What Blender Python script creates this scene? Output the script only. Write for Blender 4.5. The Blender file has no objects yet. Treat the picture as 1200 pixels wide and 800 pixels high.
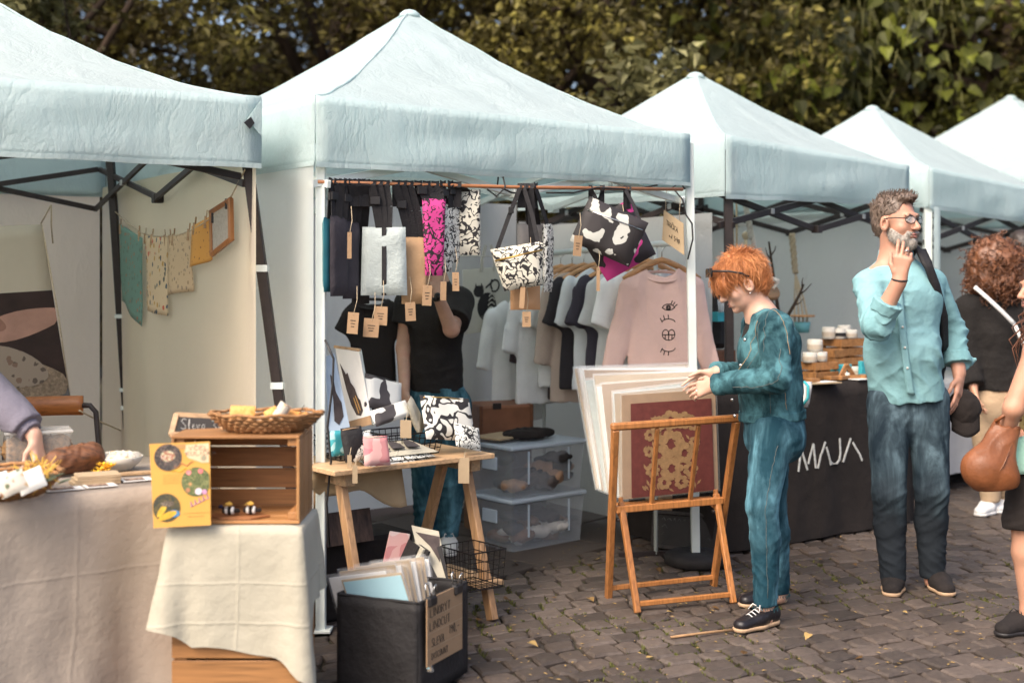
import bpy, math, random
import numpy as np
from mathutils import Vector, Matrix
random.seed(7); RNG = np.random.default_rng(7)
S = bpy.context.scene
C = S.collection
# ------------------------------------------------------------------ camera, world, sun, exposure
F, HCAM, CX, HY = 1500.0, 1.5, 600.0, 320.0
cd = bpy.data.cameras.new('camera'); cam = bpy.data.objects.new('camera', cd); C.objects.link(cam)
cam.location = (0, 0, HCAM); cam.rotation_euler = (math.pi/2, 0, 0)
cd.sensor_width = 36; cd.lens = 45; cd.shift_y = -80/1200; cd.clip_start = .05; cd.clip_end = 600
cd.dof.use_dof = True; cd.dof.focus_distance = 5.75; cd.dof.aperture_fstop = 1.5
S.camera = cam
SUN_EL, SUN_AZ = math.radians(48), math.radians(-143)      # azimuth from +Y, clockwise positive
W = bpy.data.worlds.new('World'); S.world = W; W.use_nodes = True
nt = W.node_tree; bgn = nt.nodes['Background']
sky = nt.nodes.new('ShaderNodeTexSky'); sky.sky_type = 'NISHITA'; sky.sun_disc = False
sky.sun_elevation = SUN_EL; sky.sun_rotation = SUN_AZ; sky.air_density = .85; sky.dust_density = 6.0; sky.ozone_density = .8
nt.links.new(sky.outputs[0], bgn.inputs[0]); bgn.inputs[1].default_value = .15
sd = bpy.data.lights.new('sun', 'SUN'); sun = bpy.data.objects.new('sun', sd); C.objects.link(sun)
sd.energy = .9; sd.angle = math.radians(26); sd.color = (1, .93, .82)
dv = Vector((math.sin(SUN_AZ)*math.cos(SUN_EL), math.cos(SUN_AZ)*math.cos(SUN_EL), math.sin(SUN_EL)))
sun.rotation_euler = dv.to_track_quat('Z', 'Y').to_euler(); sun.location = (-6, -3, 9)
S.view_settings.view_transform = 'Standard'; S.view_settings.look = 'None'
S.view_settings.exposure = 1.17; S.view_settings.gamma = 1
try:
    S.cycles.max_bounces = 7; S.cycles.transparent_max_bounces = 10; S.cycles.use_denoising = True
    S.cycles.sample_clamp_indirect = 6
except Exception: pass

# ------------------------------------------------------------------ helpers
def V3(*a): return np.array(a, float)
def P(px, py, Y): return V3((px-CX)/F*Y, Y, HCAM-(py-HY)/F*Y)
def nrm(v): v = np.asarray(v, float); return v/(np.linalg.norm(v)+1e-12)
UP = V3(0, 0, 1)

class MB:
    """collects shapes for ONE mesh"""
    def __init__(s): s.v = []; s.f = []
    def add(s, vs, fs):
        b = len(s.v); s.v.extend([tuple(map(float, x)) for x in vs]); s.f.extend([tuple(int(i)+b for i in f) for f in fs]); return s
    def box(s, c, size, ux=None, uy=None, uz=None):
        ux = V3(1,0,0) if ux is None else nrm(ux); uz = UP if uz is None else nrm(uz)
        uy = nrm(np.cross(uz, ux)) if uy is None else nrm(uy)
        c = np.asarray(c, float); a, b, d = [x/2 for x in size]
        vs = [c+ux*i*a+uy*j*b+uz*k*d for k in (-1,1) for j in (-1,1) for i in (-1,1)]
        return s.add(vs, [(0,2,3,1),(4,5,7,6),(0,1,5,4),(2,6,7,3),(0,4,6,2),(1,3,7,5)])
    def bar(s, a, b, w, d, side=None):
        a = np.asarray(a, float); b = np.asarray(b, float); u = nrm(b-a)
        sd_ = side if side is not None else (UP if abs(u[2]) < .9 else V3(0,1,0))
        uy = nrm(np.asarray(sd_, float)-u*np.dot(sd_, u)); uz = np.cross(u, uy)
        return s.box((a+b)/2, (np.linalg.norm(b-a), w, d), u, uy, uz)
    def tube(s, pts, r, n=6, cap=True):
        pts = [np.asarray(p, float) for p in pts]; m = len(pts)
        rs = [r]*m if np.isscalar(r) else list(r)
        t0 = nrm(pts[1]-pts[0]); a = nrm(np.cross(t0, UP if abs(t0[2]) < .9 else V3(1,0,0)))
        vs = []
        for i in range(m):
            t = nrm(pts[min(i+1, m-1)]-pts[max(i-1, 0)]); a = nrm(a-t*np.dot(a, t)); b = np.cross(t, a)
            for k in range(n):
                q = 2*math.pi*k/n; vs.append(pts[i]+rs[i]*(a*math.cos(q)+b*math.sin(q)))
        fs = [(i*n+k, i*n+(k+1) % n, (i+1)*n+(k+1) % n, (i+1)*n+k) for i in range(m-1) for k in range(n)]
        if cap: fs += [tuple(range(n-1, -1, -1)), tuple((m-1)*n+k for k in range(n))]
        return s.add(vs, fs)
    def lathe(s, prof, c, n=20, ax=None, sx=1, sy=1, ux=None):
        c = np.asarray(c, float); az = UP if ax is None else nrm(ax)
        a = nrm(ux) if ux is not None else nrm(np.cross(az, V3(0,1,0) if abs(az[1]) < .9 else V3(1,0,0))); b = np.cross(az, a)
        vs = [c+az*z+r*(a*sx*math.cos(2*math.pi*k/n)+b*sy*math.sin(2*math.pi*k/n)) for r, z in prof for k in range(n)]
        m = len(prof)
        fs = [(i*n+k, i*n+(k+1) % n, (i+1)*n+(k+1) % n, (i+1)*n+k) for i in range(m-1) for k in range(n)]
        fs += [tuple(range(n-1, -1, -1)), tuple((m-1)*n+k for k in range(n))]
        return s.add(vs, fs)
    def grid(s, fn, nu, nv):
        vs = [fn(i/nu, j/nv) for j in range(nv+1) for i in range(nu+1)]
        return s.add(vs, [(j*(nu+1)+i, j*(nu+1)+i+1, (j+1)*(nu+1)+i+1, (j+1)*(nu+1)+i) for j in range(nv) for i in range(nu)])
    def prism(s, poly, o, ux, uy, depth):
        """polygon in the ux,uy plane at o, thickness depth behind it (along -ux x uy)"""
        o = np.asarray(o, float); ux = np.asarray(ux, float); uy = np.asarray(uy, float); n = nrm(np.cross(ux, uy)); m = len(poly)
        vs = [o+ux*x+uy*y for x, y in poly]+[o+ux*x+uy*y-n*depth for x, y in poly]
        ar = sum(poly[i][0]*poly[(i+1) % m][1]-poly[(i+1) % m][0]*poly[i][1] for i in range(m))
        fs = [tuple(range(m)), tuple(range(2*m-1, m-1, -1))]+[(i, i+m, (i+1) % m+m, (i+1) % m) for i in range(m)]
        if ar < 0: fs = [f[::-1] for f in fs]
        return s.add(vs, fs)
    def mesh(s, name, off=(0,0,0), smooth=False):
        me = bpy.data.meshes.new(name); off = np.asarray(off, float)
        me.from_pydata([tuple(np.asarray(v)-off) for v in s.v], [], s.f)
        if smooth: me.polygons.foreach_set('use_smooth', [True]*len(me.polygons))
        me.update(); return me

class RAW:
    """numpy arrays -> mesh (quads)"""
    def __init__(s, v, f): s.vv = np.asarray(v, np.float64); s.ff = np.asarray(f, np.int32)
    @property
    def v(s): return s.vv
    def mesh(s, name, off=(0,0,0), smooth=True):
        me = bpy.data.meshes.new(name); v = (s.vv-np.asarray(off, float)).astype(np.float32); k = s.ff.shape[1]
        me.vertices.add(len(v)); me.vertices.foreach_set('co', v.ravel())
        me.loops.add(s.ff.size); me.loops.foreach_set('vertex_index', s.ff.ravel())
        me.polygons.add(len(s.ff)); me.polygons.foreach_set('loop_start', np.arange(0, s.ff.size, k, dtype=np.int32))
        me.polygons.foreach_set('loop_total', np.full(len(s.ff), k, np.int32))
        me.polygons.foreach_set('use_smooth', np.full(len(s.ff), bool(smooth)))
        me.update(calc_edges=True); return me

LOC = {}
def props(o, label=None, cat=None, group=None, kind=None):
    if label: o['label'] = label
    if cat: o['category'] = cat
    if group: o['group'] = group
    if kind: o['kind'] = kind
def thing(name, label, cat, loc, group=None):
    o = bpy.data.objects.new(name, None); C.objects.link(o); o.empty_display_size = .1
    o.location = tuple(loc); LOC[o] = np.asarray(loc, float); props(o, label, cat, group); return o
def finish(o, m, bev=0, sol=0, sub=0):
    if m is not None: o.data.materials.append(m)
    if sol: md = o.modifiers.new('thickness', 'SOLIDIFY'); md.thickness = sol; md.offset = 0
    if bev: md = o.modifiers.new('edges', 'BEVEL'); md.width = bev; md.segments = 1; md.limit_method = 'ANGLE'; md.angle_limit = .7
    if sub: md = o.modifiers.new('sub', 'SUBSURF'); md.levels = sub; md.render_levels = sub
def part(name, mb, m, parent, smooth=False, bev=0, sol=0, sub=0, label=None, kind=None):
    off = LOC[parent]; o = bpy.data.objects.new(name, mb.mesh(name, off, smooth)); C.objects.link(o); o.parent = parent
    LOC[o] = off; finish(o, m, bev, sol, sub); props(o, label, None, None, kind); return o
def solo(name, mb, m, label, cat, group=None, smooth=False, bev=0, sol=0, sub=0, kind=None, loc=None):
    v = np.asarray(mb.v)
    if loc is None: loc = V3((v[:,0].min()+v[:,0].max())/2, (v[:,1].min()+v[:,1].max())/2, v[:,2].min())
    o = bpy.data.objects.new(name, mb.mesh(name, loc, smooth)); C.objects.link(o); o.location = tuple(loc); LOC[o] = np.asarray(loc, float)
    finish(o, m, bev, sol, sub); props(o, label, cat, group, kind); return o
def shared(name, src, parent):
    """another child with the mesh of src"""
    o = src.copy(); o.name = name; C.objects.link(o); o.parent = parent; LOC[o] = LOC[parent]; return o
def dup(root, loc, rotz=0, label=None, scale=1, mats=None):
    def rec(o, par):
        c = o.copy(); C.objects.link(c); c.parent = par
        for ch in list(o.children): rec(ch, c)
        return c
    r = rec(root, None); r.location = tuple(loc); r.rotation_euler = (0, 0, rotz); r.scale = (scale,)*3
    if label: r['label'] = label
    LOC[r] = np.asarray(loc, float); return r

# ------------------------------------------------------------------ materials
def N(nt, t, **kw):
    n = nt.nodes.new(t)
    for k, v in kw.items():
        if k.startswith('_'): n.inputs[k[1:].replace('_', ' ')].default_value = v
        else: setattr(n, k, v)
    return n
def rgb(c): return (c[0], c[1], c[2], 1)
def base(name):
    m = bpy.data.materials.new(name); m.use_nodes = True; nt = m.node_tree
    return m, nt, nt.nodes['Principled BSDF'], nt.links.new
def ramp(nt, stops, interp='LINEAR'):
    r = nt.nodes.new('ShaderNodeValToRGB'); e = r.color_ramp; e.interpolation = interp
    while len(e.elements) < len(stops): e.elements.new(.5)
    for el, (p, c) in zip(e.elements, stops): el.position = p; el.color = rgb(c) if len(c) == 3 else c
    return r
def mat(name, col, rough=.75, var=.15, scale=8, bump=0., bscale=40, metal=0, sheen=0, trans=0, stretch=None, spec=.4, detail=4, island=0, cool=None):
    m, nt, b, L = base(name)
    tc = N(nt, 'ShaderNodeTexCoord'); src = tc.outputs['Object']
    if stretch: mp = N(nt, 'ShaderNodeMapping'); mp.inputs['Scale'].default_value = stretch; L(src, mp.inputs[0]); src = mp.outputs[0]
    nz = N(nt, 'ShaderNodeTexNoise', _Scale=scale, _Detail=detail, _Roughness=.6); L(src, nz.inputs['Vector'])
    c = np.asarray(col); c2 = np.asarray(cool) if cool is not None else np.minimum(c*(1+var), .95)
    rp = ramp(nt, [(.3, c*(1-var)), (.7, c2)]); L(nz.outputs[0], rp.inputs[0]); out = rp.outputs[0]
    if island:
        g = N(nt, 'ShaderNodeNewGeometry'); hs = N(nt, 'ShaderNodeHueSaturation'); mr = N(nt, 'ShaderNodeMapRange')
        mr.inputs[3].default_value = 1-island; mr.inputs[4].default_value = 1+island
        L(g.outputs['Random Per Island'], mr.inputs[0]); L(mr.outputs[0], hs.inputs['Value']); L(out, hs.inputs['Color']); out = hs.outputs[0]
    L(out, b.inputs['Base Color'])
    b.inputs['Roughness'].default_value = rough; b.inputs['Metallic'].default_value = metal
    b.inputs['Specular IOR Level'].default_value = spec
    if sheen: b.inputs['Sheen Weight'].default_value = sheen
    if bump:
        n2 = N(nt, 'ShaderNodeTexNoise', _Scale=bscale, _Detail=5., _Roughness=.62); L(src, n2.inputs['Vector'])
        bp = N(nt, 'ShaderNodeBump', _Strength=bump, _Distance=.02); L(n2.outputs[0], bp.inputs['Height']); L(bp.outputs[0], b.inputs['Normal'])
    if trans:
        t = N(nt, 'ShaderNodeBsdfTranslucent'); mx = N(nt, 'ShaderNodeMixShader', _Fac=trans); L(out, t.inputs[0])
        o = nt.nodes['Material Output']; L(b.outputs[0], mx.inputs[1]); L(t.outputs[0], mx.inputs[2]); L(mx.outputs[0], o.inputs[0])
    return m
def canvas_mat(name, col, trans=.35, crease=.5, tcol=None):
    """tent cloth: fine weave, soft creases, some light through"""
    m, nt, b, L = base(name)
    tc = N(nt, 'ShaderNodeTexCoord')
    nz = N(nt, 'ShaderNodeTexNoise', _Scale=2.2, _Detail=5., _Roughness=.6); L(tc.outputs['Object'], nz.inputs['Vector'])
    c = np.asarray(col); rp = ramp(nt, [(.3, c*.93), (.65, c)]); L(nz.outputs[0], rp.inputs[0]); L(rp.outputs[0], b.inputs['Base Color'])
    b.inputs['Roughness'].default_value = .62; b.inputs['Specular IOR Level'].default_value = .25
    mp = N(nt, 'ShaderNodeMapping'); mp.inputs['Rotation'].default_value = (.3, .5, .7); mp.inputs['Scale'].default_value = (1, 1, .5)
    L(tc.outputs['Object'], mp.inputs[0])
    v = N(nt, 'ShaderNodeTexNoise', _Scale=4.2, _Detail=7., _Roughness=.62, _Distortion=.25); L(mp.outputs[0], v.inputs['Vector'])
    # ridged creases: |noise-.5|
    sb = N(nt, 'ShaderNodeMath', operation='SUBTRACT'); sb.inputs[1].default_value = .5; L(v.outputs[0], sb.inputs[0])
    ab = N(nt, 'ShaderNodeMath', operation='ABSOLUTE'); L(sb.outputs[0], ab.inputs[0])
    pw = N(nt, 'ShaderNodeMath', operation='POWER'); pw.inputs[1].default_value = .6; L(ab.outputs[0], pw.inputs[0])
    bp = N(nt, 'ShaderNodeBump', _Strength=crease, _Distance=.028); L(pw.outputs[0], bp.inputs['Height']); L(bp.outputs[0], b.inputs['Normal'])
    t = N(nt, 'ShaderNodeBsdfTranslucent'); t.inputs[0].default_value = rgb(tcol if tcol is not None else c); L(bp.outputs[0], t.inputs['Normal'])
    mx = N(nt, 'ShaderNodeMixShader', _Fac=trans); o = nt.nodes['Material Output']
    L(b.outputs[0], mx.inputs[1]); L(t.outputs[0], mx.inputs[2]); L(mx.outputs[0], o.inputs[0]); return m
def wood(name, col, axis=0, rough=.5, var=.28, scale=3.):
    m, nt, b, L = base(name); tc = N(nt, 'ShaderNodeTexCoord'); mp = N(nt, 'ShaderNodeMapping')
    sc = [26, 26, 26]; sc[axis] = 1.6; mp.inputs['Scale'].default_value = sc; L(tc.outputs['Object'], mp.inputs[0])
    nz = N(nt, 'ShaderNodeTexNoise', _Scale=scale, _Detail=4., _Distortion=.6); L(mp.outputs[0], nz.inputs['Vector'])
    c = np.asarray(col); rp = ramp(nt, [(.28, c*(1-var*1.3)), (.5, c), (.75, np.minimum(c*(1+var), .9))]); L(nz.outputs[0], rp.inputs[0])
    n2 = N(nt, 'ShaderNodeTexNoise', _Scale=2.3, _Detail=2.); L(tc.outputs['Object'], n2.inputs['Vector'])
    oi = N(nt, 'ShaderNodeObjectInfo'); hs = N(nt, 'ShaderNodeHueSaturation'); mr = N(nt, 'ShaderNodeMapRange'); mr.inputs[3].default_value = .82; mr.inputs[4].default_value = 1.14
    L(oi.outputs['Random'], mr.inputs[0]); L(mr.outputs[0], hs.inputs['Value'])
    mx = N(nt, 'ShaderNodeMix', data_type='RGBA', blend_type='MULTIPLY'); mx.inputs[0].default_value = .5; L(rp.outputs[0], mx.inputs[6])
    r2 = ramp(nt, [(.35, (.75,.7,.66)), (.6, (1.05,1.05,1.05))]); L(n2.outputs[0], r2.inputs[0]); L(r2.outputs[0], mx.inputs[7])
    L(mx.outputs[2], hs.inputs['Color']); L(hs.outputs[0], b.inputs['Base Color']); b.inputs['Roughness'].default_value = rough
    bp = N(nt, 'ShaderNodeBump', _Strength=.12, _Distance=.004); L(nz.outputs[0], bp.inputs['Height']); L(bp.outputs[0], b.inputs['Normal']); return m
def doodle(name, col, ink, scale=9, width=.16, freq=26, rough=.7):
    """printed cloth: curling ink lines on a plain ground"""
    m, nt, b, L = base(name); tc = N(nt, 'ShaderNodeTexCoord')
    nz = N(nt, 'ShaderNodeTexNoise', _Scale=scale, _Detail=.6, _Distortion=.9); L(tc.outputs['Object'], nz.inputs['Vector'])
    ml = N(nt, 'ShaderNodeMath', operation='MULTIPLY'); ml.inputs[1].default_value = freq; L(nz.outputs[0], ml.inputs[0])
    sn = N(nt, 'ShaderNodeMath', operation='SINE'); L(ml.outputs[0], sn.inputs[0])
    rp = ramp(nt, [(.5-width, ink), (.5-width+.04, col), (1, col)]); 
    mr = N(nt, 'ShaderNodeMapRange'); mr.inputs[1].default_value = -1; mr.inputs[2].default_value = 1; L(sn.outputs[0], mr.inputs[0]); L(mr.outputs[0], rp.inputs[0])
    L(rp.outputs[0], b.inputs['Base Color']); b.inputs['Roughness'].default_value = rough; return m
def patches(name, cols, scale=12, rough=.6, feature='F1', rand=1.):
    """voronoi patches in several colours (printed motifs)"""
    m, nt, b, L = base(name); tc = N(nt, 'ShaderNodeTexCoord')
    nz = N(nt, 'ShaderNodeTexNoise', _Scale=scale*.7); L(tc.outputs['Object'], nz.inputs['Vector'])
    mxv = N(nt, 'ShaderNodeMix', data_type='RGBA', blend_type='LINEAR_LIGHT'); mxv.inputs[0].default_value = .06; L(tc.outputs['Object'], mxv.inputs[6]); L(nz.outputs[1], mxv.inputs[7])
    v = N(nt, 'ShaderNodeTexVoronoi', _Scale=scale, _Randomness=rand); L(mxv.outputs[2], v.inputs['Vector'])
    sp = N(nt, 'ShaderNodeSeparateColor'); L(v.outputs['Color'], sp.inputs[0])
    n = len(cols); rp = ramp(nt, [(i/n, c) for i, c in enumerate(cols)], 'CONSTANT'); L(sp.outputs[0], rp.inputs[0])
    L(rp.outputs[0], b.inputs['Base Color']); b.inputs['Roughness'].default_value = rough; return m
def motif(name, col, inks, scale=26, size=.32, rough=.75):
    """small separate motifs printed on plain cloth or paper"""
    m, nt, b, L = base(name); tc = N(nt, 'ShaderNodeTexCoord')
    v = N(nt, 'ShaderNodeTexVoronoi', _Scale=scale); L(tc.outputs['Object'], v.inputs['Vector'])
    n2 = N(nt, 'ShaderNodeTexNoise', _Scale=scale*2.5); L(tc.outputs['Object'], n2.inputs['Vector'])
    ad = N(nt, 'ShaderNodeMath', operation='MULTIPLY_ADD'); ad.inputs[1].default_value = .5; L(n2.outputs[0], ad.inputs[0]); L(v.outputs['Distance'], ad.inputs[2])
    st = ramp(nt, [(size+.2, (1,1,1)), (size+.26, (0,0,0))]); L(ad.outputs[0], st.inputs[0])
    sp = N(nt, 'ShaderNodeSeparateColor'); L(v.outputs['Color'], sp.inputs[0]); n = len(inks)
    rp = ramp(nt, [(i/n, c) for i, c in enumerate(inks)], 'CONSTANT'); L(sp.outputs[0], rp.inputs[0])
    mx = N(nt, 'ShaderNodeMix', data_type='RGBA'); mx.inputs[6].default_value = rgb(col); L(st.outputs[0], mx.inputs[0]); L(rp.outputs[0], mx.inputs[7])
    L(mx.outputs[2], b.inputs['Base Color']); b.inputs['Roughness'].default_value = rough; return m
def denim(name, dark, light, fade=.5, scale=7, stretch=(1,1,.45)):
    m, nt, b, L = base(name); tc = N(nt, 'ShaderNodeTexCoord'); mp = N(nt, 'ShaderNodeMapping'); mp.inputs['Scale'].default_value = stretch; L(tc.outputs['Object'], mp.inputs[0])
    nz = N(nt, 'ShaderNodeTexNoise', _Scale=scale, _Detail=5., _Roughness=.62, _Distortion=.5); L(mp.outputs[0], nz.inputs['Vector'])
    rp = ramp(nt, [(.38, dark), (.5, np.asarray(dark)*(1-fade)+np.asarray(light)*fade*.7), (.63, light)]); L(nz.outputs[0], rp.inputs[0])
    w = N(nt, 'ShaderNodeTexWave', _Scale=150., _Distortion=2.); L(tc.outputs['Object'], w.inputs['Vector'])
    mx = N(nt, 'ShaderNodeMix', data_type='RGBA', blend_type='MULTIPLY'); mx.inputs[0].default_value = .25; L(rp.outputs[0], mx.inputs[6]); L(w.outputs[0], mx.inputs[7]); L(mx.outputs[2], b.inputs['Base Color'])
    b.inputs['Roughness'].default_value = .85; b.inputs['Specular IOR Level'].default_value = .2
    n2 = N(nt, 'ShaderNodeTexNoise', _Scale=30., _Detail=5., _Distortion=.6); L(tc.outputs['Object'], n2.inputs['Vector'])
    bp = N(nt, 'ShaderNodeBump', _Strength=.25, _Distance=.012); L(n2.outputs[0], bp.inputs['Height']); L(bp.outputs[0], b.inputs['Normal']); return m
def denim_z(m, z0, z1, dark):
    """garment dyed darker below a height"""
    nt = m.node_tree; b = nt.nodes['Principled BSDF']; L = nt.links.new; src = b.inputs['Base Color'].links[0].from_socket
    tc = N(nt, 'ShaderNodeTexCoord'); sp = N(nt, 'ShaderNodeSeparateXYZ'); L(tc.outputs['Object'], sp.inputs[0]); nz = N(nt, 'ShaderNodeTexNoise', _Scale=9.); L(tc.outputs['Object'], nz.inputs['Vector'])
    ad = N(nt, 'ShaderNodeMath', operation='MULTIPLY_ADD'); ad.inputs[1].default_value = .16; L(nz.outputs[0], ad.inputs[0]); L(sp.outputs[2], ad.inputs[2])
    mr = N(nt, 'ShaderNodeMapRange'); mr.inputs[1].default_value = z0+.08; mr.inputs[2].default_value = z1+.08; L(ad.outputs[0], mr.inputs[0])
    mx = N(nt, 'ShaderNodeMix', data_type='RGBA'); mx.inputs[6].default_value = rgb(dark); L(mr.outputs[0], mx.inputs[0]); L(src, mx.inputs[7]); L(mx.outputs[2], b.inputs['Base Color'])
def skin(name, col, red=(.55,.2,.14)):
    m, nt, b, L = base(name); tc = N(nt, 'ShaderNodeTexCoord')
    nz = N(nt, 'ShaderNodeTexNoise', _Scale=14., _Detail=5.); L(tc.outputs['Object'], nz.inputs['Vector'])
    c = np.asarray(col); rp = ramp(nt, [(.3, c*.86), (.55, c), (.75, c*.75+np.asarray(red)*.25)]); L(nz.outputs[0], rp.inputs[0]); L(rp.outputs[0], b.inputs['Base Color'])
    b.inputs['Roughness'].default_value = .52; b.inputs['Subsurface Weight'].default_value = .12; b.inputs['Subsurface Radius'].default_value = (.02,.008,.004)
    n2 = N(nt, 'ShaderNodeTexNoise', _Scale=90., _Detail=3.); L(tc.outputs['Object'], n2.inputs['Vector'])
    bp = N(nt, 'ShaderNodeBump', _Strength=.1, _Distance=.004); L(n2.outputs[0], bp.inputs['Height']); L(bp.outputs[0], b.inputs['Normal']); return m
def clear(name, col=(.8,.9,.92), alpha=.35, rough=.15):
    m, nt, b, L = base(name); b.inputs['Base Color'].default_value = rgb(col); b.inputs['Roughness'].default_value = rough; b.inputs['Alpha'].default_value = alpha
    return m

MT = {}
def M(k): return MT[k]
# tent cloth
MT['canvas'] = canvas_mat('white_canvas', (.68,.79,.785), .52, .5)
MT['canvas_warm'] = canvas_mat('warm_white_canvas', (.7,.74,.72), .3, .35, (.85,.76,.62))
MT['wall_warm'] = canvas_mat('cream_wall_canvas', (.86,.73,.56), .64, .22, (.97,.86,.68))
MT['wall_cool'] = canvas_mat('white_wall_canvas', (.86,.88,.85), .7, .3)
MT['wall_grey'] = canvas_mat('grey_wall_canvas', (.72,.72,.69), .6, .45)
MT['steel_dark'] = mat('dark_bronze_metal', (.028,.02,.018), .5, .25, 20)
MT['steel_white'] = mat('white_painted_metal', (.7,.75,.71), .4, .06, 6)
MT['bracket'] = mat('grey_bracket_metal', (.5,.5,.48), .35, .1, metal=.6)
MT['black_plastic'] = mat('black_plastic', (.02,.018,.018), .45, .3)
MT['linen'] = mat('linen_cloth', (.4,.33,.265), .9, .08, 5, .22, 34, detail=6)
MT['linen_light'] = mat('light_linen_cloth', (.42,.385,.3), .9, .06, 5, .3, 22, detail=6)
def creased(m, lines, w=.005, st=.5):
    """pressed fold lines of a cloth that was stored folded: (axis, object coordinate)"""
    nt = m.node_tree; L = nt.links.new; b = nt.nodes['Principled BSDF']; old = b.inputs['Normal'].links[0].from_node; tc = N(nt, 'ShaderNodeTexCoord'); nz = N(nt, 'ShaderNodeTexNoise', _Scale=3.); L(tc.outputs['Object'], nz.inputs['Vector']); sp = N(nt, 'ShaderNodeSeparateXYZ'); L(tc.outputs['Object'], sp.inputs[0]); acc = None
    for ax, v in lines:
        a = N(nt, 'ShaderNodeMath', operation='MULTIPLY_ADD'); a.inputs[1].default_value = .03; L(nz.outputs[0], a.inputs[0]); L(sp.outputs[ax], a.inputs[2])
        s_ = N(nt, 'ShaderNodeMath', operation='SUBTRACT'); s_.inputs[1].default_value = v+.015; L(a.outputs[0], s_.inputs[0]); q = N(nt, 'ShaderNodeMath', operation='ABSOLUTE'); L(s_.outputs[0], q.inputs[0])
        r = N(nt, 'ShaderNodeMapRange'); r.inputs[1].default_value = 0; r.inputs[2].default_value = w; r.inputs[3].default_value = 1; r.inputs[4].default_value = 0; L(q.outputs[0], r.inputs[0])
        if acc is None: acc = r.outputs[0]
        else: d = N(nt, 'ShaderNodeMath', operation='MAXIMUM'); L(acc, d.inputs[0]); L(r.outputs[0], d.inputs[1]); acc = d.outputs[0]
    bp = N(nt, 'ShaderNodeBump', _Strength=st, _Distance=.012); L(acc, bp.inputs['Height']); L(old.outputs[0], bp.inputs['Normal']); L(bp.outputs[0], b.inputs['Normal'])
creased(MT['linen_light'], [(0,.02),(2,.33),(2,.2)], .007, .2); creased(MT['linen'], [(0,-.05),(0,.5),(2,.42)], .009, .14)
MT['pine'] = wood('pine_wood', (.36,.17,.06), 0)
MT['pine_z'] = wood('pine_wood_upright', (.4,.2,.075), 2)
MT['plywood'] = wood('pale_plywood', (.46,.3,.165), 0)
MT['plywood_z'] = wood('pale_plywood_upright', (.43,.25,.125), 2)
MT['beech'] = wood('varnished_beech', (.4,.165,.052), 2, .35)
MT['hanger_wood'] = wood('hanger_beech', (.58,.3,.12), 0, .4)
MT['dark_wood'] = wood('dark_wood', (.18,.07,.03), 0)
MT['kraft'] = mat('kraft_card', (.33,.21,.118), .85, .1, 12, .1, 60)
MT['kraft_light'] = mat('light_kraft_card', (.42,.31,.19), .85, .08, 12, .1, 60)
MT['paper'] = mat('white_paper', (.72,.7,.66), .8, .06)
MT['ink'] = mat('black_ink', (.02,.018,.018), .8, .1)
MT['chalk'] = mat('chalk_white', (.6,.6,.56), .95, .25, 60)
MT['slate'] = mat('chalkboard_slate', (.03,.026,.024), .8, .2)
MT['black_cloth'] = mat('black_cloth', (.019,.014,.012), .95, .25, 6, .4, 12)
MT['black_nylon'] = mat('black_nylon', (.016,.014,.014), .7, .3, 8, .4, 25)
MT['webbing'] = mat('black_webbing', (.018,.016,.017), .75, .25, 60, .3, 200)
MT['cord'] = mat('natural_cord', (.5,.4,.27), .9, .2, 90)
MT['white_rope'] = mat('white_rope', (.68,.64,.56), .9, .15, 120, .5, 150)
MT['wire'] = mat('black_wire', (.016,.013,.012), .45, .2, metal=.5)
MT['chrome'] = mat('chrome', (.6,.6,.58), .2, .05, metal=1)
MT['brass'] = mat('brass', (.5,.3,.08), .3, .1, metal=.9)
MT['wicker'] = mat('wicker', (.3,.15,.06), .75, .35, 40, island=.3)
# ================================================================== GROUND
def wob(p, s=1., k=0.):
    """smooth deterministic noise in about -1..1 (numpy rows or one point)"""
    p = np.asarray(p, float)*s; x, y, z = p[..., 0]+k, p[..., 1]+1.7*k, p[..., 2]-.6*k
    return (np.sin(1.7*x+2.3*y+.9*z)+np.sin(-2.9*x+1.3*y+2.1*z+1.3)+np.sin(4.1*y-3.3*z+1.9*x+.7)*.6+np.sin(5.3*x-4.7*y+3.9*z+2.1)*.4)/3.
def soil_mat():
    m, nt, b, L = base('joint_soil'); tc = N(nt, 'ShaderNodeTexCoord')
    nz = N(nt, 'ShaderNodeTexNoise', _Scale=2.2, _Detail=6.); L(tc.outputs['Object'], nz.inputs['Vector'])
    n2 = N(nt, 'ShaderNodeTexNoise', _Scale=70., _Detail=4.); L(tc.outputs['Object'], n2.inputs['Vector'])
    r = ramp(nt, [(.4, (.028,.021,.016)), (.55, (.04,.034,.016)), (.68, (.05,.055,.018))]); L(nz.outputs[0], r.inputs[0])
    mx = N(nt, 'ShaderNodeMix', data_type='RGBA', blend_type='MULTIPLY'); mx.inputs[0].default_value = .6; L(r.outputs[0], mx.inputs[6])
    r2 = ramp(nt, [(.3, (.4,.4,.4)), (.7, (1.4,1.4,1.3))]); L(n2.outputs[0], r2.inputs[0]); L(r2.outputs[0], mx.inputs[7]); L(mx.outputs[2], b.inputs['Base Color'])
    b.inputs['Roughness'].default_value = .95
    bp = N(nt, 'ShaderNodeBump', _Strength=.8, _Distance=.02); L(n2.outputs[0], bp.inputs['Height']); L(bp.outputs[0], b.inputs['Normal']); return m
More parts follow.
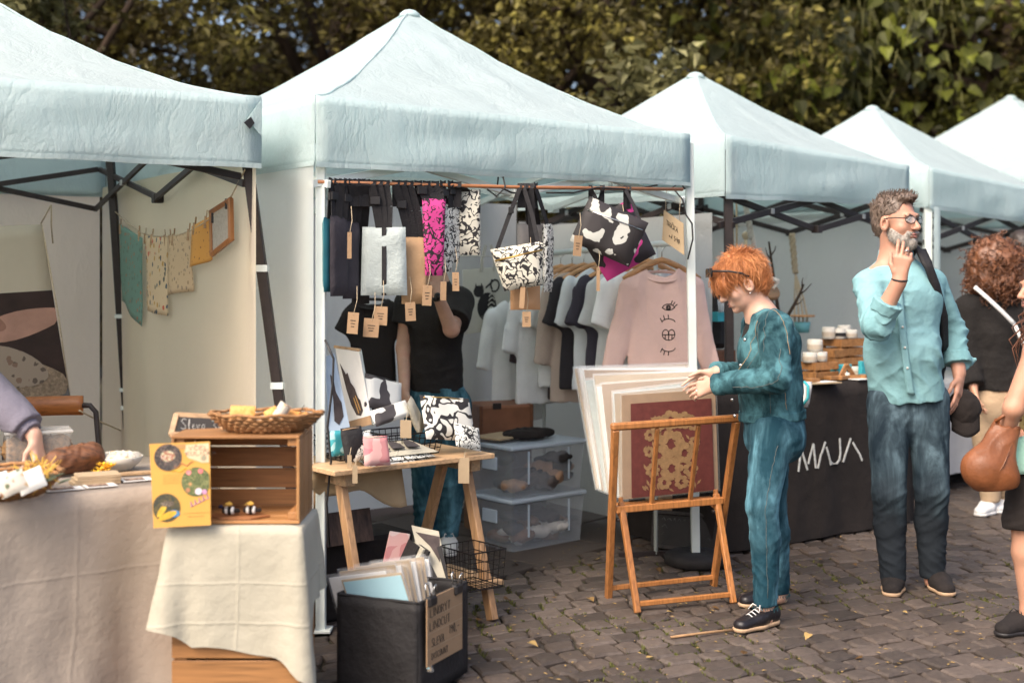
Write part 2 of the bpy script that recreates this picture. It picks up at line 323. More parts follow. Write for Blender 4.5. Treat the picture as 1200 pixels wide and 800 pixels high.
def stone_mat(name, col, island=False):
    m, nt, b, L = base(name); tc = N(nt, 'ShaderNodeTexCoord'); g = N(nt, 'ShaderNodeNewGeometry')
    n1 = N(nt, 'ShaderNodeTexNoise', _Scale=1.1, _Detail=4.); L(g.outputs['Position'], n1.inputs['Vector'])
    n2 = N(nt, 'ShaderNodeTexNoise', _Scale=38., _Detail=6., _Roughness=.7); L(g.outputs['Position'], n2.inputs['Vector'])
    c = np.asarray(col); r = ramp(nt, [(.3, c*.72), (.7, c*1.25)]); L(n2.outputs[0], r.inputs[0])
    rr = ramp(nt, [(.35, (.74,.7,.66)), (.65, (1.12,1.1,1.08))]); L(n1.outputs[0], rr.inputs[0])
    mx = N(nt, 'ShaderNodeMix', data_type='RGBA', blend_type='MULTIPLY'); mx.inputs[0].default_value = 1; L(r.outputs[0], mx.inputs[6]); L(rr.outputs[0], mx.inputs[7])
    hs = N(nt, 'ShaderNodeHueSaturation'); mr = N(nt, 'ShaderNodeMapRange'); mr.inputs[3].default_value = .6; mr.inputs[4].default_value = 1.4
    if island: L(g.outputs['Random Per Island'], mr.inputs[0])
    else: oi = N(nt, 'ShaderNodeObjectInfo'); L(oi.outputs['Random'], mr.inputs[0])
    L(mr.outputs[0], hs.inputs['Value']); L(mx.outputs[2], hs.inputs['Color']); L(hs.outputs[0], b.inputs['Base Color'])
    b.inputs['Roughness'].default_value = .62; b.inputs['Specular IOR Level'].default_value = .45
    bp = N(nt, 'ShaderNodeBump', _Strength=.35, _Distance=.006); L(n2.outputs[0], bp.inputs['Height']); L(bp.outputs[0], b.inputs['Normal']); return m
MT['soil'] = soil_mat()
MT['stone'] = stone_mat('granite_sett', (.084,.066,.055)); MT['stone_far'] = stone_mat('granite_sett_far', (.084,.066,.055), True)
MT['slab'] = stone_mat('worn_slab', (.08,.063,.053))
gm = MB(); R_ = 250
gm.grid(lambda u, v: V3(-R_+2*R_*u, -R_+2*R_*v, -.022), 20, 20)
ground = solo('ground', gm, MT['soil'], None, None, kind='structure', loc=(0,0,0))

SA, SB = V3(-.22, 6.08, 0), V3(.62, 7.12, 0)          # edge between flagstones (left) and setts (right)
def side(p): return (SB[0]-SA[0])*(p[1]-SA[1])-(SB[1]-SA[1])*(p[0]-SA[0])
def stone(mb, poly, z0, h=.035, ch=.011):
    """one sett: sides, chamfer and slightly domed top"""
    poly = [np.asarray(p) for p in poly]; c = sum(poly)/len(poly); n = len(poly)
    r0 = [V3(p[0], p[1], z0-h) for p in poly]; r1 = [V3(p[0], p[1], z0-ch*.75) for p in poly]
    r2 = []
    for p in poly:
        d = c-p; l = np.linalg.norm(d); q = p+d*(ch/l); r2.append(V3(q[0], q[1], z0+random.uniform(-.0025, .0025)))
    vs = r0+r1+r2+[V3(c[0], c[1], z0+.0022)]
    fs = []
    for i in range(n):
        j = (i+1) % n; fs += [(i, j, n+j, n+i), (n+i, n+j, 2*n+j, 2*n+i), (2*n+i, 2*n+j, 3*n)]
    mb.add(vs, fs)
cells = []
ang = math.radians(17); ca, sa = math.cos(ang), math.sin(ang)
def warp(u, v):
    # rows bow gently like fan paving
    vv = v+.2*math.sin(u*1.05+.6)+.03*math.sin(u*2.7+v*1.3); uu = u+.05*math.sin(v*1.9)
    return np.array([uu*ca-vv*sa+1.2, uu*sa+vv*ca+6.5])
v = -4.2
while v < 9.5:
    hh = random.uniform(.1, .14); u = -7+random.uniform(0, .12)
    while u < 11:
        ww = random.uniform(.1, .175)
        c = warp(u+ww/2, v+hh/2)
        if 4.0 < c[1] < 13 and abs(c[0]-.0) < .45*c[1]+.8 and side(c) < .03:
            g = .0085; j = lambda a=.012: random.uniform(-a, a)
            q = [(u+g+j(), v+g+j()), (u+ww/2+j(), v+g*.6+j(.007)), (u+ww-g+j(), v+g+j()), (u+ww-g*.6+j(.006), v+hh/2+j(.01)), (u+ww-g+j(), v+hh-g+j()), (u+ww/2+j(), v+hh-g*.5+j(.007)), (u+g+j(), v+hh-g+j()), (u+g*.6, v+hh/2+j(.008))]
            cells.append((c, [warp(*p) for p in q]))
        u += ww
    v += hh
def inview(c):
    px = CX+F*c[0]/c[1]; py = HY+F*HCAM/c[1]; return 540 < px < 1210 and 570 < py < 812
cells.sort(key=lambda t: (0 if inview(t[0]) else 1, t[0][1]))
sm = MB()
for i, (c, q) in enumerate(cells):
    z0 = random.uniform(-.005, .003)+.003*math.sin(c[0]*2.1+c[1])
    if i < 300:
        mb = MB(); stone(mb, q, z0); part('cobblestone', mb, MT['stone'], ground)
    else: stone(sm, q, z0)
part('cobblestones', sm, MT['stone_far'], ground, kind='stuff')
# worn flagstones under the stalls
d = nrm(SB-SA); e = V3(-d[1], d[0], 0)
for i in range(-4, 6):
    for k in range(6):
        if k == 0 and i < -3: continue
        o = SA+d*(i*.62+(.31 if k % 2 else 0))+e*(.02+k*.5)
        g = .007; q = [o+d*g+e*g, o+d*(.62-g)+e*g, o+d*(.62-g)+e*(.5-g), o+d*g+e*(.5-g)]
        mb = MB(); stone(mb, [p[:2]+np.array([random.uniform(-.006,.006), random.uniform(-.006,.006)]) for p in q], random.uniform(-.004, .002), .03, .006)
        part('paving_slab', mb, MT['slab'], ground)
# ------------------------------------------------------------------ sky is the world; trees
def leaf_cloud(cent, size, droop=.45, wide=.62, fold=.18, seed=0):
    """cent: N x 3 leaf positions -> RAW of folded leaf faces"""
    rg = np.random.default_rng(seed); n = len(cent)
    d = rg.normal(size=(n, 3)); d[:, 2] = d[:, 2]*.6-droop; d /= np.linalg.norm(d, axis=1)[:, None]
    s = rg.normal(size=(n, 3)); s -= d*np.sum(s*d, axis=1)[:, None]; s /= np.linalg.norm(s, axis=1)[:, None]
    w = np.cross(d, s); L = size*rg.uniform(.65, 1.3, (n, 1))
    b = cent; t = cent+d*L; m1 = cent+d*L*.42+s*L*wide*.5+w*L*fold; m2 = cent+d*L*.42-s*L*wide*.5+w*L*fold
    v = np.stack([b, m1, t, m2], 1).reshape(-1, 3); f = np.arange(4*n).reshape(-1, 4); return RAW(v, f)
def crown_points(c, r, nclump, per, seed, zlow=None, cr=.42, shell=.55):
    rg = np.random.default_rng(seed); c = np.asarray(c); out = []; cl = []
    while len(cl) < nclump:
        p = rg.uniform(-1, 1, 3); q = np.linalg.norm(p)
        if shell < q < 1: cl.append(c+p*np.asarray(r))
    for p in cl:
        k = int(per*rg.uniform(.5, 1.5)); rr = cr*rg.uniform(.6, 1.35)
        x = rg.normal(size=(k, 3)); x /= np.linalg.norm(x, axis=1)[:, None]; x *= rr*rg.uniform(.55, 1, (k, 1)); x[:, 2] *= .6
        out.append(p+x)
    return np.concatenate(out), cl
def leafmat(name, col, hi, tr=.35):
    m, nt, b, L = base(name); g = N(nt, 'ShaderNodeNewGeometry')
    r = ramp(nt, [(0, np.asarray(col)*.55), (.6, col), (.93, hi), (1, np.asarray(hi)*1.3)]); L(g.outputs['Random Per Island'], r.inputs[0]); L(r.outputs[0], b.inputs['Base Color'])
    b.inputs['Roughness'].default_value = .5; b.inputs['Specular IOR Level'].default_value = .3
    t = N(nt, 'ShaderNodeBsdfTranslucent'); mx = N(nt, 'ShaderNodeMixShader', _Fac=tr); L(r.outputs[0], t.inputs[0]); o = nt.nodes['Material Output']
    L(b.outputs[0], mx.inputs[1]); L(t.outputs[0], mx.inputs[2]); L(mx.outputs[0], o.inputs[0]); return m
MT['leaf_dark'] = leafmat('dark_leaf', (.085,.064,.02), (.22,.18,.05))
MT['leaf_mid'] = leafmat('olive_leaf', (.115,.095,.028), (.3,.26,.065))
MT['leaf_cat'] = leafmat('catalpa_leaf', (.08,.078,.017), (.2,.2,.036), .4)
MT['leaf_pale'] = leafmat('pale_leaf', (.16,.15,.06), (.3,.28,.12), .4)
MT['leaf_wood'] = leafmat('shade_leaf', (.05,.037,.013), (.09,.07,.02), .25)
MT['bark'] = mat('bark', (.055,.035,.022), .9, .4, 9, .8, 25, stretch=(1,1,.25))
MT['pod'] = mat('seed_pod', (.1,.095,.025), .7, .35, 12, island=.3)
def tree(name, label, base_, h, r, mleaf, size, ncl, per, seed, cz=None, trunk=.16, group=None, cr=.42, shell=.5):
    b = V3(*base_); t = thing(name, label, 'tree', b, group); rg = np.random.default_rng(seed)
    cz = h if cz is None else cz
    pts, cl = crown_points(b+V3(0,0,cz), r, ncl, per, seed, cr=cr, shell=shell)
    tm = MB(); tm.tube([b, b+V3(.06,.05,cz*.4), b+V3(-.04,.02,cz*.8), b+V3(.05,0,cz+r[2]*.5)], [trunk, trunk*.8, trunk*.55, trunk*.15], 9)
    for p in cl[::max(1, len(cl)//14)]:
        s_ = b+V3(0, 0, cz*rg.uniform(.45, .95)); mid = (s_+p)/2+V3(*rg.normal(size=3)*.15)+V3(0,0,.15)
        tm.tube([s_, mid, p], [trunk*.35, trunk*.2, trunk*.06], 5)
    part('trunk', tm, MT['bark'], t, True); part('crown', leaf_cloud(pts, size, seed=seed), mleaf, t, False); return t, cl
TG = 'trees behind the market'
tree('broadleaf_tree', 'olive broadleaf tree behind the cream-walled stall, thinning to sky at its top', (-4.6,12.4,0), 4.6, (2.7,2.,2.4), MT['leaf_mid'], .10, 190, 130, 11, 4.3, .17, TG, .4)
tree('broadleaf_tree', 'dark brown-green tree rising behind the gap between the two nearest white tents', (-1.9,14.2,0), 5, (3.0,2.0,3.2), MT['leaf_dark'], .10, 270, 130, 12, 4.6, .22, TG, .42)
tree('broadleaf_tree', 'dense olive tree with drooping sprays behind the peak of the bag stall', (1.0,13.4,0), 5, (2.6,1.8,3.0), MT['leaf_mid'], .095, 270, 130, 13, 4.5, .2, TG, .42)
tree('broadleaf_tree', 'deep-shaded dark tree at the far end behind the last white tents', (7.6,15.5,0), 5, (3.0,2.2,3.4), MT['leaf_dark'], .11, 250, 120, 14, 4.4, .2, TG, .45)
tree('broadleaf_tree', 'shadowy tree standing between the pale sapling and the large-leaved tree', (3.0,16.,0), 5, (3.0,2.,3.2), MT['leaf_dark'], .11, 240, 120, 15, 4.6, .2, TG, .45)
tree('broadleaf_tree', 'near tree with light olive leaves at the top corner beyond the first tent', (-4.15,10.4,0), 4.4, (.62,.8,.8), MT['leaf_pale'], .1, 40, 60, 16, 4.0, .09, TG, .25)
tree('sapling', 'slender sapling with pale green leaves poking up between two tent roofs', (1.15,10.6,0), 3.1, (.42,.4,.75), MT['leaf_pale'], .115, 34, 34, 17, 2.75, .035, None, .2, .1)
# large-leaved catalpa with hanging pods
def heart(s=1.):
    pr = [(0,0), (.16,-.06), (.36,.03), (.44,.24), (.36,.5), (.18,.76), (0,1.05)]
    vs = [V3(0, 0, 0)]; fs = []; row = []
    L = [V3(x, y, -.22*y*y+.25*abs(x)) for x, y in pr]; Rr = [V3(-x, y, -.22*y*y+.25*abs(x)) for x, y in pr]; mid = [V3(0, y, -.22*y*y) for _, y in pr]
    mb = MB()
    for A in (L, Rr):
        for i in range(len(pr)-1):
            fs_ = (0,1,2,3) if A is L else (3,2,1,0)
            if i == 0: mb.add([mid[0], A[0], A[1], mid[2]*.5], [fs_])
            elif i == len(pr)-2: mb.add([mid[i]*1, A[i], A[i+1]], [(0,1,2) if A is L else (2,1,0)])
            else: mb.add([mid[i]*1. if i > 1 else mid[2]*.5, A[i], A[i+1], mid[i+1]], [fs_])
    mb.v = [tuple(np.asarray(p)*s) for p in mb.v]; return mb
def leafmesh(name, sc):
    return heart(sc).mesh(name, smooth=True)
cb = V3(5.6, 14.4, 0)
cat, ccl = tree('catalpa_tree', 'large-leaved tree with heart-shaped leaves and long hanging pods', cb, 5, (2.7,1.3,2.6), MT['leaf_cat'], .125, 250, 90, 18, 4.3, .17, None, .4)
lm = [leafmesh('leaf', .125+.035*i) for i in range(3)]
LM2 = leafmat('catalpa_leaf_large', (.05,.052,.011), (.21,.23,.032), .4)
for me in lm: me.materials.append(LM2)
rg = np.random.default_rng(5)
nt_ = LM2.node_tree; g_ = [n for n in nt_.nodes if n.type == 'NEW_GEOMETRY'][0]; oi = nt_.nodes.new('ShaderNodeObjectInfo')
rp_ = [n for n in nt_.nodes if n.type == 'VALTORGB'][0]; nt_.links.new(oi.outputs['Random'], rp_.inputs[0])
k = 0
clus = [(P(random.uniform(800, 1150), random.uniform(-5, 112 if _ % 3 else 140), random.uniform(12.8, 13.4)))  for _ in range(46)]+[P(958, 78, 12.5), P(940, 105, 12.5), P(985, 60, 12.6), P(930, 70, 12.6), P(1010, 95, 12.6)]
for c in clus:
    for i in range(6):
        if k >= 290: break
        o = bpy.data.objects.new('leaf', random.choice(lm)); C.objects.link(o); o.parent = cat
        p = c+rg.normal(size=3)*V3(.17,.12,.15)-cb; o.location = tuple(p)
        o.rotation_euler = (math.radians(rg.uniform(-75, -25))+math.pi*0, rg.uniform(-.7, .7), math.pi+rg.uniform(-1.2, 1.2)); k += 1
pm = MB()
for i in range(190):
    c = P(random.uniform(740, 1130), random.uniform(-40, 110), random.uniform(12.6, 13.3)); l = random.uniform(.16, .3); b_ = rg.normal(size=2)*.03
    pm.tube([c, c+V3(b_[0], b_[1], -l*.5), c+V3(b_[0]*2.2, b_[1]*2, -l)], [.004, .006, .003], 4)
part('pods', pm, MT['pod'], cat, True, kind='stuff')
# wood beyond
rgw = np.random.default_rng(44); n = 90000
x = rgw.uniform(-11, 13, n); z = rgw.uniform(.2, 8.4, n); y = 19.5+1.1*np.sin(x*1.3)+.8*np.sin(z*2.1+x)+rgw.normal(size=n)*.5
keep = ~((np.abs(x+5.0+.3*np.sin(z*9)) < .8) & (z > 5.3) & (rgw.random(n) < .96)); keep &= ~((np.abs(x-2.2) < .5) & (np.abs(z-4.75) < .35) & (rgw.random(n) < .97))
wd = leaf_cloud(np.stack([x, y, z], 1)[keep], .2, seed=3)
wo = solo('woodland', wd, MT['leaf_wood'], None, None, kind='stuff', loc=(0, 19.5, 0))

# ================================================================== TENTS
def lerp(a, b, t): return a+(b-a)*t
def tent_roof(cn, pk, cloth, T, pw=1.32, amp=.012, sag=.04):
    """cn: FL, FR, BR, BL corner points at the eave"""
    mb = MB(); pk = np.asarray(pk); seams = []
    for i in range(4):
        A, B = cn[i], cn[(i+1) % 4]
        def fn(u, v):
            t = v*.972; e_ = lerp(A, B, u); p = lerp(e_, pk, t)
            mid = math.sin(math.pi*u); zt = t**(pw-.12*mid)
            p[2] = e_[2]+(pk[2]-e_[2])*zt-sag*mid*math.sin(math.pi*min(1, t*1.1))*.6
            w = amp*(wob(p, 4.2)+.6*wob(p, 9.5, 2.))*min(1, 6*t)*(.4+.6*mid); p[2] += w; return p
        mb.grid(fn, 26, 22)
    for A in cn:
        A = np.asarray(A); sm_ = MB(); pts = []
        for t in np.linspace(0, .97, 24): p = lerp(A, pk, t); p[2] = A[2]+(pk[2]-A[2])*t**pw+.4*amp*(wob(p, 4.2)+.6*wob(p, 9.5, 2.))*min(1, 6*t)+.001; pts.append(p)
        seams.append(sm_.tube(pts, .0055, 5))
    # small rounded cap over the mast
    mb.lathe([(.062,-.034), (.052,-.014), (.032,.002), (.01,.008)], pk-V3(0,0,.006), 14)
    ro = part('roof', mb, cloth, T, True)
    for q in seams: part('seam', q, cloth, ro, True)
    return ro
def valance(A, B, drop, T, cloth, out, ripple=.012, k=0., da=None):
    A = np.asarray(A); B = np.asarray(B); ln = np.linalg.norm(B-A); out = nrm(out)
    def fn(u, v):
        p = lerp(A, B, u)-UP*(lerp(drop, drop if da is None else da, u)*v)
        e_ = math.sin(math.pi*u)**.5 if 0 < u < 1 else 0
        return p+out*(.004+ripple*v*e_*(wob(p*V3(1,1,.3), 3.2, k)+.45*wob(p*V3(1,1,.6), 8.5, k))+.012*math.sin(v*3.1)*e_+.016*e_*wob(p*V3(.35,.35,2.2), 4.5, k+2)*min(1, v*3))+UP*(.006*e_*wob(p, 5., k)*v)
    mb = MB(); mb.grid(fn, 34, 8); va = part('valance', mb, cloth, T, True, sol=.003)
    hm = MB(); hm.grid(lambda u, v: fn(u, .93+.07*v)+out*.005, 34, 1); part('hem', hm, cloth, va, True); return va
def truss(A, B, T, m, top=-.07, bot=-.34, s=.022, inn=None):
    """two scissor pairs between leg A and leg B"""
    A = np.asarray(A); B = np.asarray(B); off = nrm(inn)*.03 if inn is not None else V3(0,0,0)
    u = nrm(B-A); Mi = (A+B)/2
    for (p, q) in ((A, Mi), (Mi, B)):
        for k, (za, zb) in enumerate(((top, bot), (bot, top))):
            o = off+np.cross(u, UP)*(.012 if k else -.012)
            mb = MB(); mb.bar(p+UP*za+o, q+UP*zb+o, s*.8, s*1.35, np.cross(u, UP)); part('truss_bar', mb, m, T, bev=.002)
        mb = MB(); c = (p+q)/2+UP*(top+bot)/2+off; mb.bar(c-np.cross(u, UP)*.028, c+np.cross(u, UP)*.028, .03, .03); part('joint', mb, MT['bracket'], T, bev=.003)
    for zz_ in (top, bot): mb = MB(); mb.box(Mi+UP*zz_+off, (.05,.05,.045), u); part('joint', mb, m, T, bev=.004)
def leg(top, bot, T, m, w=.036):
    mb = MB(); mb.bar(bot, top, w, w, V3(0,1,0)); l = part('leg', mb, m, T, bev=.003)
    f = MB(); f.box(np.asarray(bot)+UP*.006, (.09,.09,.012)); part('foot_plate', f, m, l, bev=.002); return l
def wall(A, B, zt, T, cloth, zb=.03, fold=.02, k=0., name='side_wall', nu=40, zt2=None, rel=1.):
    A = np.asarray(A)*V3(1,1,0); B = np.asarray(B)*V3(1,1,0); n = nrm(np.cross(B-A, UP)); zt2 = zt if zt2 is None else zt2
    def fn(u, v):
        p = lerp(A, B, u); p[2] = lerp(lerp(zt, zt2, u), zb, v)
        e_ = min(1, 8*min(u, 1-u))
        return p+n*e_*(fold*(wob(p*V3(1,1,.16), 2.6, k)+.5*wob(p*V3(1,1,.3), 6., k))*(.35+.65*v)*rel)
    mb = MB(); mb.grid(fn, nu, 22); return part(name, mb, cloth, T, True)
def corner_flap(p, u, T, cloth, sgn=-1):
    """folded corner tab with its hook-and-loop patch"""
    o = np.asarray(p)-nrm(np.cross(u, UP))*(-.012)
    mb = MB(); mb.prism([(0,0), (sgn*.06,-.085), (0,-.15)], o+UP*-.01, u, UP, .004); f = part('corner_flap', mb, cloth, T)
    q = MB(); q.prism([(sgn*.045,-.075), (sgn*.075,-.1), (sgn*.05,-.125), (sgn*.03,-.1)], o+UP*-.01+nrm(np.cross(u, UP))*.003, u, UP, .003); part('velcro_patch', q, MT['black_plastic'], f)

# --- first tent (left): warm cream walls, dark frame, legs leaning
F1, B1, u1 = V3(-1.035,5.27,0), V3(-2.38,7.5,0), nrm(V3(.87,.49,0)); L1 = F1-u1*2.5; K1 = B1-u1*2.5
T1 = thing('market_tent', 'white pop-up tent with cream walls and leaning dark legs, nearest on the left', 'tent', ((F1+L1)/2+(B1-F1)/2)*V3(1,1,0), 'white pop-up tents in a row')
c1 = [L1+UP*2.235, F1+UP*2.222, B1+UP*2.235, K1+UP*2.235]; pk1 = (L1+F1+B1+K1)/4+UP*3.02
tent_roof(c1, pk1, MT['canvas'], T1, 1.5, .014)
fr1 = -nrm(np.cross(UP, u1))
valance(c1[0], c1[1], .30, T1, MT['canvas'], V3(u1[1],-u1[0],0), .02, 1., .292)
valance(c1[1], c1[2], .29, T1, MT['canvas'], u1, .012, 2.)
valance(c1[2], c1[3], .29, T1, MT['canvas'], -V3(u1[1],-u1[0],0), .012, 3.)
valance(c1[3], c1[0], .29, T1, MT['canvas'], -u1, .012, 4.)
corner_flap(c1[1]+V3(u1[1],-u1[0],0)*.012-u1*.004, u1, T1, MT['canvas'])
inn1 = nrm(B1-F1)
ft = F1+inn1*.07-u1*.05
lg = leg(V3(ft[0]-.01, ft[1], 2.17), V3(-.855, 5.42, 0), T1, MT['steel_dark'], .042)
for zz in (1.03, 1.52):
    a = lerp(V3(-.855,5.42,0), V3(ft[0]-.01, ft[1], 2.17), zz/2.17); mb = MB(); mb.box(a, (.052,.05,.028)); part('strap', mb, MT['steel_white'], lg)
bt = P(129, 200, 7.15); lg = leg(V3(bt[0], bt[1], 2.17), V3((158-600)/1500*7.15, 7.15, 0), T1, MT['steel_dark'], .04)
for zz in (.75, .85, 1.26, ):
    a = lerp(V3((158-600)/1500*7.15, 7.15, 0), V3(bt[0], bt[1], 2.17), zz/2.17); mb = MB(); mb.box(a, (.05,.05,.022)); part('strap', mb, MT['steel_white'], lg)
leg(L1+UP*2.17+inn1*.07+u1*.05, L1+inn1*.07+u1*.05, T1, MT['steel_dark']); leg(K1+UP*2.17-inn1*.07+u1*.05, K1-inn1*.07+u1*.05, T1, MT['steel_dark'])
i_ = .06
truss(L1+UP*2.2+inn1*i_+u1*.06, F1+UP*2.2+inn1*i_-u1*.06, T1, MT['steel_dark'], -.1, -.3)
truss(F1+UP*2.2+inn1*i_-u1*.06, B1+UP*2.2-inn1*i_-u1*.06, T1, MT['steel_dark'], -.1, -.33)
truss(K1+UP*2.2-inn1*i_+u1*.06, B1+UP*2.2-inn1*i_-u1*.06, T1, MT['steel_dark'], -.1, -.33)
wall(F1-u1*.02, B1-u1*.02, 1.98, T1, MT['wall_warm'], .04, .022, 1., zt2=2.0)
wall(K1+inn1*.02, B1+inn1*.02-u1*.03, 2.0, T1, MT['wall_warm'], .04, .022, 5., 'back_wall')
# roof lining band seen along the wall tops
# --- second tent (bags and shirts): white frame
F2, R2 = V3(-.813,5.3,0), V3(.905,6.53,0); u2 = nrm(R2-F2); v2 = V3(-u2[1], u2[0], 0); K2, Q2 = F2+v2*2.15, R2+v2*2.15
T2 = thing('market_tent', 'white pop-up tent with a white frame, hung with bags, at the centre of the row', 'tent', (F2+R2+K2+Q2)/4, 'white pop-up tents in a row')
zF = HCAM+(320-112)/F*5.3; zR = HCAM+(320-158)/F*6.53
c2 = [F2+UP*zF, R2+UP*zR, Q2+UP*2.22, K2+UP*2.22]; pk2 = P(480, 12, 6.85)
tent_roof(c2, pk2, MT['canvas'], T2, 1.36, .016, .03); f2 = V3(u2[1],-u2[0],0)
valance(c2[0], c2[1], .295, T2, MT['canvas'], f2, .022, 6., .262)
valance(c2[1], c2[2], .27, T2, MT['canvas'], u2, .014, 7.); valance(c2[2], c2[3], .28, T2, MT['canvas'], -f2, .014, 8.); valance(c2[3], c2[0], .29, T2, MT['canvas'], -u2, .016, 9.)
corner_flap(c2[0]-u2*.012+v2*.006, v2, T2, MT['canvas'], 1); corner_flap(c2[1]+u2*.012+v2*.1, v2, T2, MT['canvas'], -1)
ms = MT['steel_white']
leg(F2+UP*2.17+u2*.05+v2*.05, F2+u2*.05+v2*.05, T2, ms, .04)
lr = P(808, 220, 6.56); leg(V3(lr[0], lr[1]+.02, 2.17), V3((816-600)/F*6.56, 6.58, 0), T2, ms, .042)
leg(K2+UP*2.17+u2*.05-v2*.05, K2+u2*.05-v2*.05, T2, ms); leg(Q2+UP*2.17-u2*.05-v2*.05, Q2-u2*.05-v2*.05, T2, ms)
for a, b in ((F2+v2*.05, R2+v2*.05), (F2+u2*.05, K2+u2*.05), (R2-u2*.05, Q2-u2*.05), (K2-v2*.05, Q2-v2*.05)): truss(a+UP*2.18, b+UP*2.18, T2, ms, -.1, -.31, .024)
wall(F2-u2*.005+v2*.01, K2-u2*.005, 1.96, T2, MT['wall_cool'], .04, .012, 11., zt2=1.98)
wall(K2, Q2, 2.1, T2, MT['wall_cool'], .04, .02, 12., 'back_wall')
# --- third tent: dark frame, black MAJA table
u3 = nrm(V3(.731,.682,0)); v3 = v2; F3 = V3(1.15,6.9,0); R3 = F3+u3*1.9; K3, Q3 = F3+v3*1.9, R3+v3*1.9
T3 = thing('market_tent', 'white pop-up tent over the black MAJA table, between the bag stall and farther tents', 'tent', (F3+R3+K3+Q3)/4, 'white pop-up tents in a row')
c3 = [F3+UP*2.245, R3+UP*2.183, Q3+UP*2.19, K3+UP*2.24]; pk3 = P(815, 85, 8.15)
tent_roof(c3, pk3, MT['canvas'], T3, 1.28, .008); f3 = V3(u3[1],-u3[0],0)
valance(c3[0], c3[1], .345, T3, MT['canvas'], f3, .016, 13., .25)
valance(c3[1], c3[2], .26, T3, MT['canvas'], u3, .01, 14.); valance(c3[2], c3[3], .26, T3, MT['canvas'], -f3, .01, 15.); valance(c3[3], c3[0], .33, T3, MT['canvas'], -u3, .012, 16.)
md_ = MT['steel_dark']
leg(V3((853-600)/F*6.97, 6.97, 2.17), V3((856-600)/F*6.97, 6.97, 0), T3, md_, .046)
leg(R3+UP*2.13-u3*.05+v3*.05, R3-u3*.05+v3*.05, T3, md_, .04); leg(K3+UP*2.17+u3*.05-v3*.05, K3+u3*.05-v3*.05, T3, md_, .04); leg(Q3+UP*2.13-u3*.05-v3*.05, Q3-u3*.05-v3*.05, T3, md_, .04)
for a, b, tp, bt_ in ((F3+v3*.06, R3+v3*.06, -.26, -.44), (F3+u3*.06, K3+u3*.06, -.2, -.44), (R3-u3*.06, Q3-u3*.06, -.2, -.42), (K3-v3*.06, Q3-v3*.06, -.2, -.42)): truss(a+UP*2.2, b+UP*2.2, T3, md_, tp, bt_, .026)
wall(F3+v3*.1, K3, 1.83, T3, MT['wall_grey'], .04, .02, 17., zt2=1.8); wall(K3, Q3, 1.84, T3, MT['wall_grey'], .04, .02, 18., 'back_wall'); wall(R3+v3*.15, Q3, 1.9, T3, MT['wall_grey'], .04, .03, 19., zt2=1.82)
# --- fourth and fifth tents
F4 = V3(2.72,8.35,0); R4 = F4+u3*2.0; K4, Q4 = F4+v3*2., R4+v3*2.
T4 = thing('market_tent', 'white pop-up tent behind the man in the turquoise shirt', 'tent', (F4+R4+K4+Q4)/4, 'white pop-up tents in a row')
c4 = [F4+UP*2.19, R4+UP*2.1, Q4+UP*2.15, K4+UP*2.17]; tent_roof(c4, P(1022, 124, 9.75), MT['canvas'], T4, 1.25, .008)
valance(c4[0], c4[1], .27, T4, MT['canvas'], f3, .016, 20.); valance(c4[1], c4[2], .26, T4, MT['canvas'], u3, .01, 21.); valance(c4[2], c4[3], .26, T4, MT['canvas'], -f3, .01, 22.); valance(c4[3], c4[0], .26, T4, MT['canvas'], -u3, .012, 23.)
for a in (F4+u3*.03+v3*.03, R4-u3*.05+v3*.05, K4+u3*.05-v3*.05, Q4-u3*.05-v3*.05): leg(a+UP*2.08, a, T4, ms if a is None else (ms if np.allclose(a, F4+u3*.03+v3*.03) else md_), .05)
for a, b in ((F4+v3*.05, R4+v3*.05), (R4-u3*.05, Q4-u3*.05), (K4-v3*.05, Q4-v3*.05)): truss(a+UP*2.12, b+UP*2.1, T4, md_, -.2, -.42, .026)
cv = MB(); a_ = F4-u3*.01-v3*.03
cv.grid(lambda u, v: a_+u3*(.085*u)+f3*(.012+.012*math.sin(math.pi*u))+UP*(1.93-.5*v), 5, 6); part('leg_sleeve', cv, MT['canvas'], T4, True)
C5 = V3(4.72,12.,0); F5 = C5-u3*1.15-v3*1.15; R5 = C5+u3*1.15-v3*1.15; K5 = C5-u3*1.15+v3*1.15; Q5 = C5+u3*1.15+v3*1.15
T5 = thing('market_tent', 'taller white tent at the far end of the row, cut by the right edge', 'tent', C5, 'white pop-up tents in a row')
c5 = [p+UP*2.42 for p in (F5, R5, Q5, K5)]; tent_roof(c5, P(1184, 112, 12.), MT['canvas'], T5, 1.2, .008)
for i in range(4): valance(c5[i], c5[(i+1) % 4], .28, T5, MT['canvas'], [f3, u3, -f3, -u3][i], .012, 24.+i)
for p in (F5, R5, Q5, K5): leg(p*.995+UP*2.35+(C5-p)*.05, p*.995+(C5-p)*.05, T5, md_, .04)
for a, b in ((F5, R5), (F5, K5), (K5, Q5)): truss(lerp(a, C5, .05)+UP*2.3, lerp(b, C5, .05)+UP*2.3, T5, md_, -.2, -.42, .026)
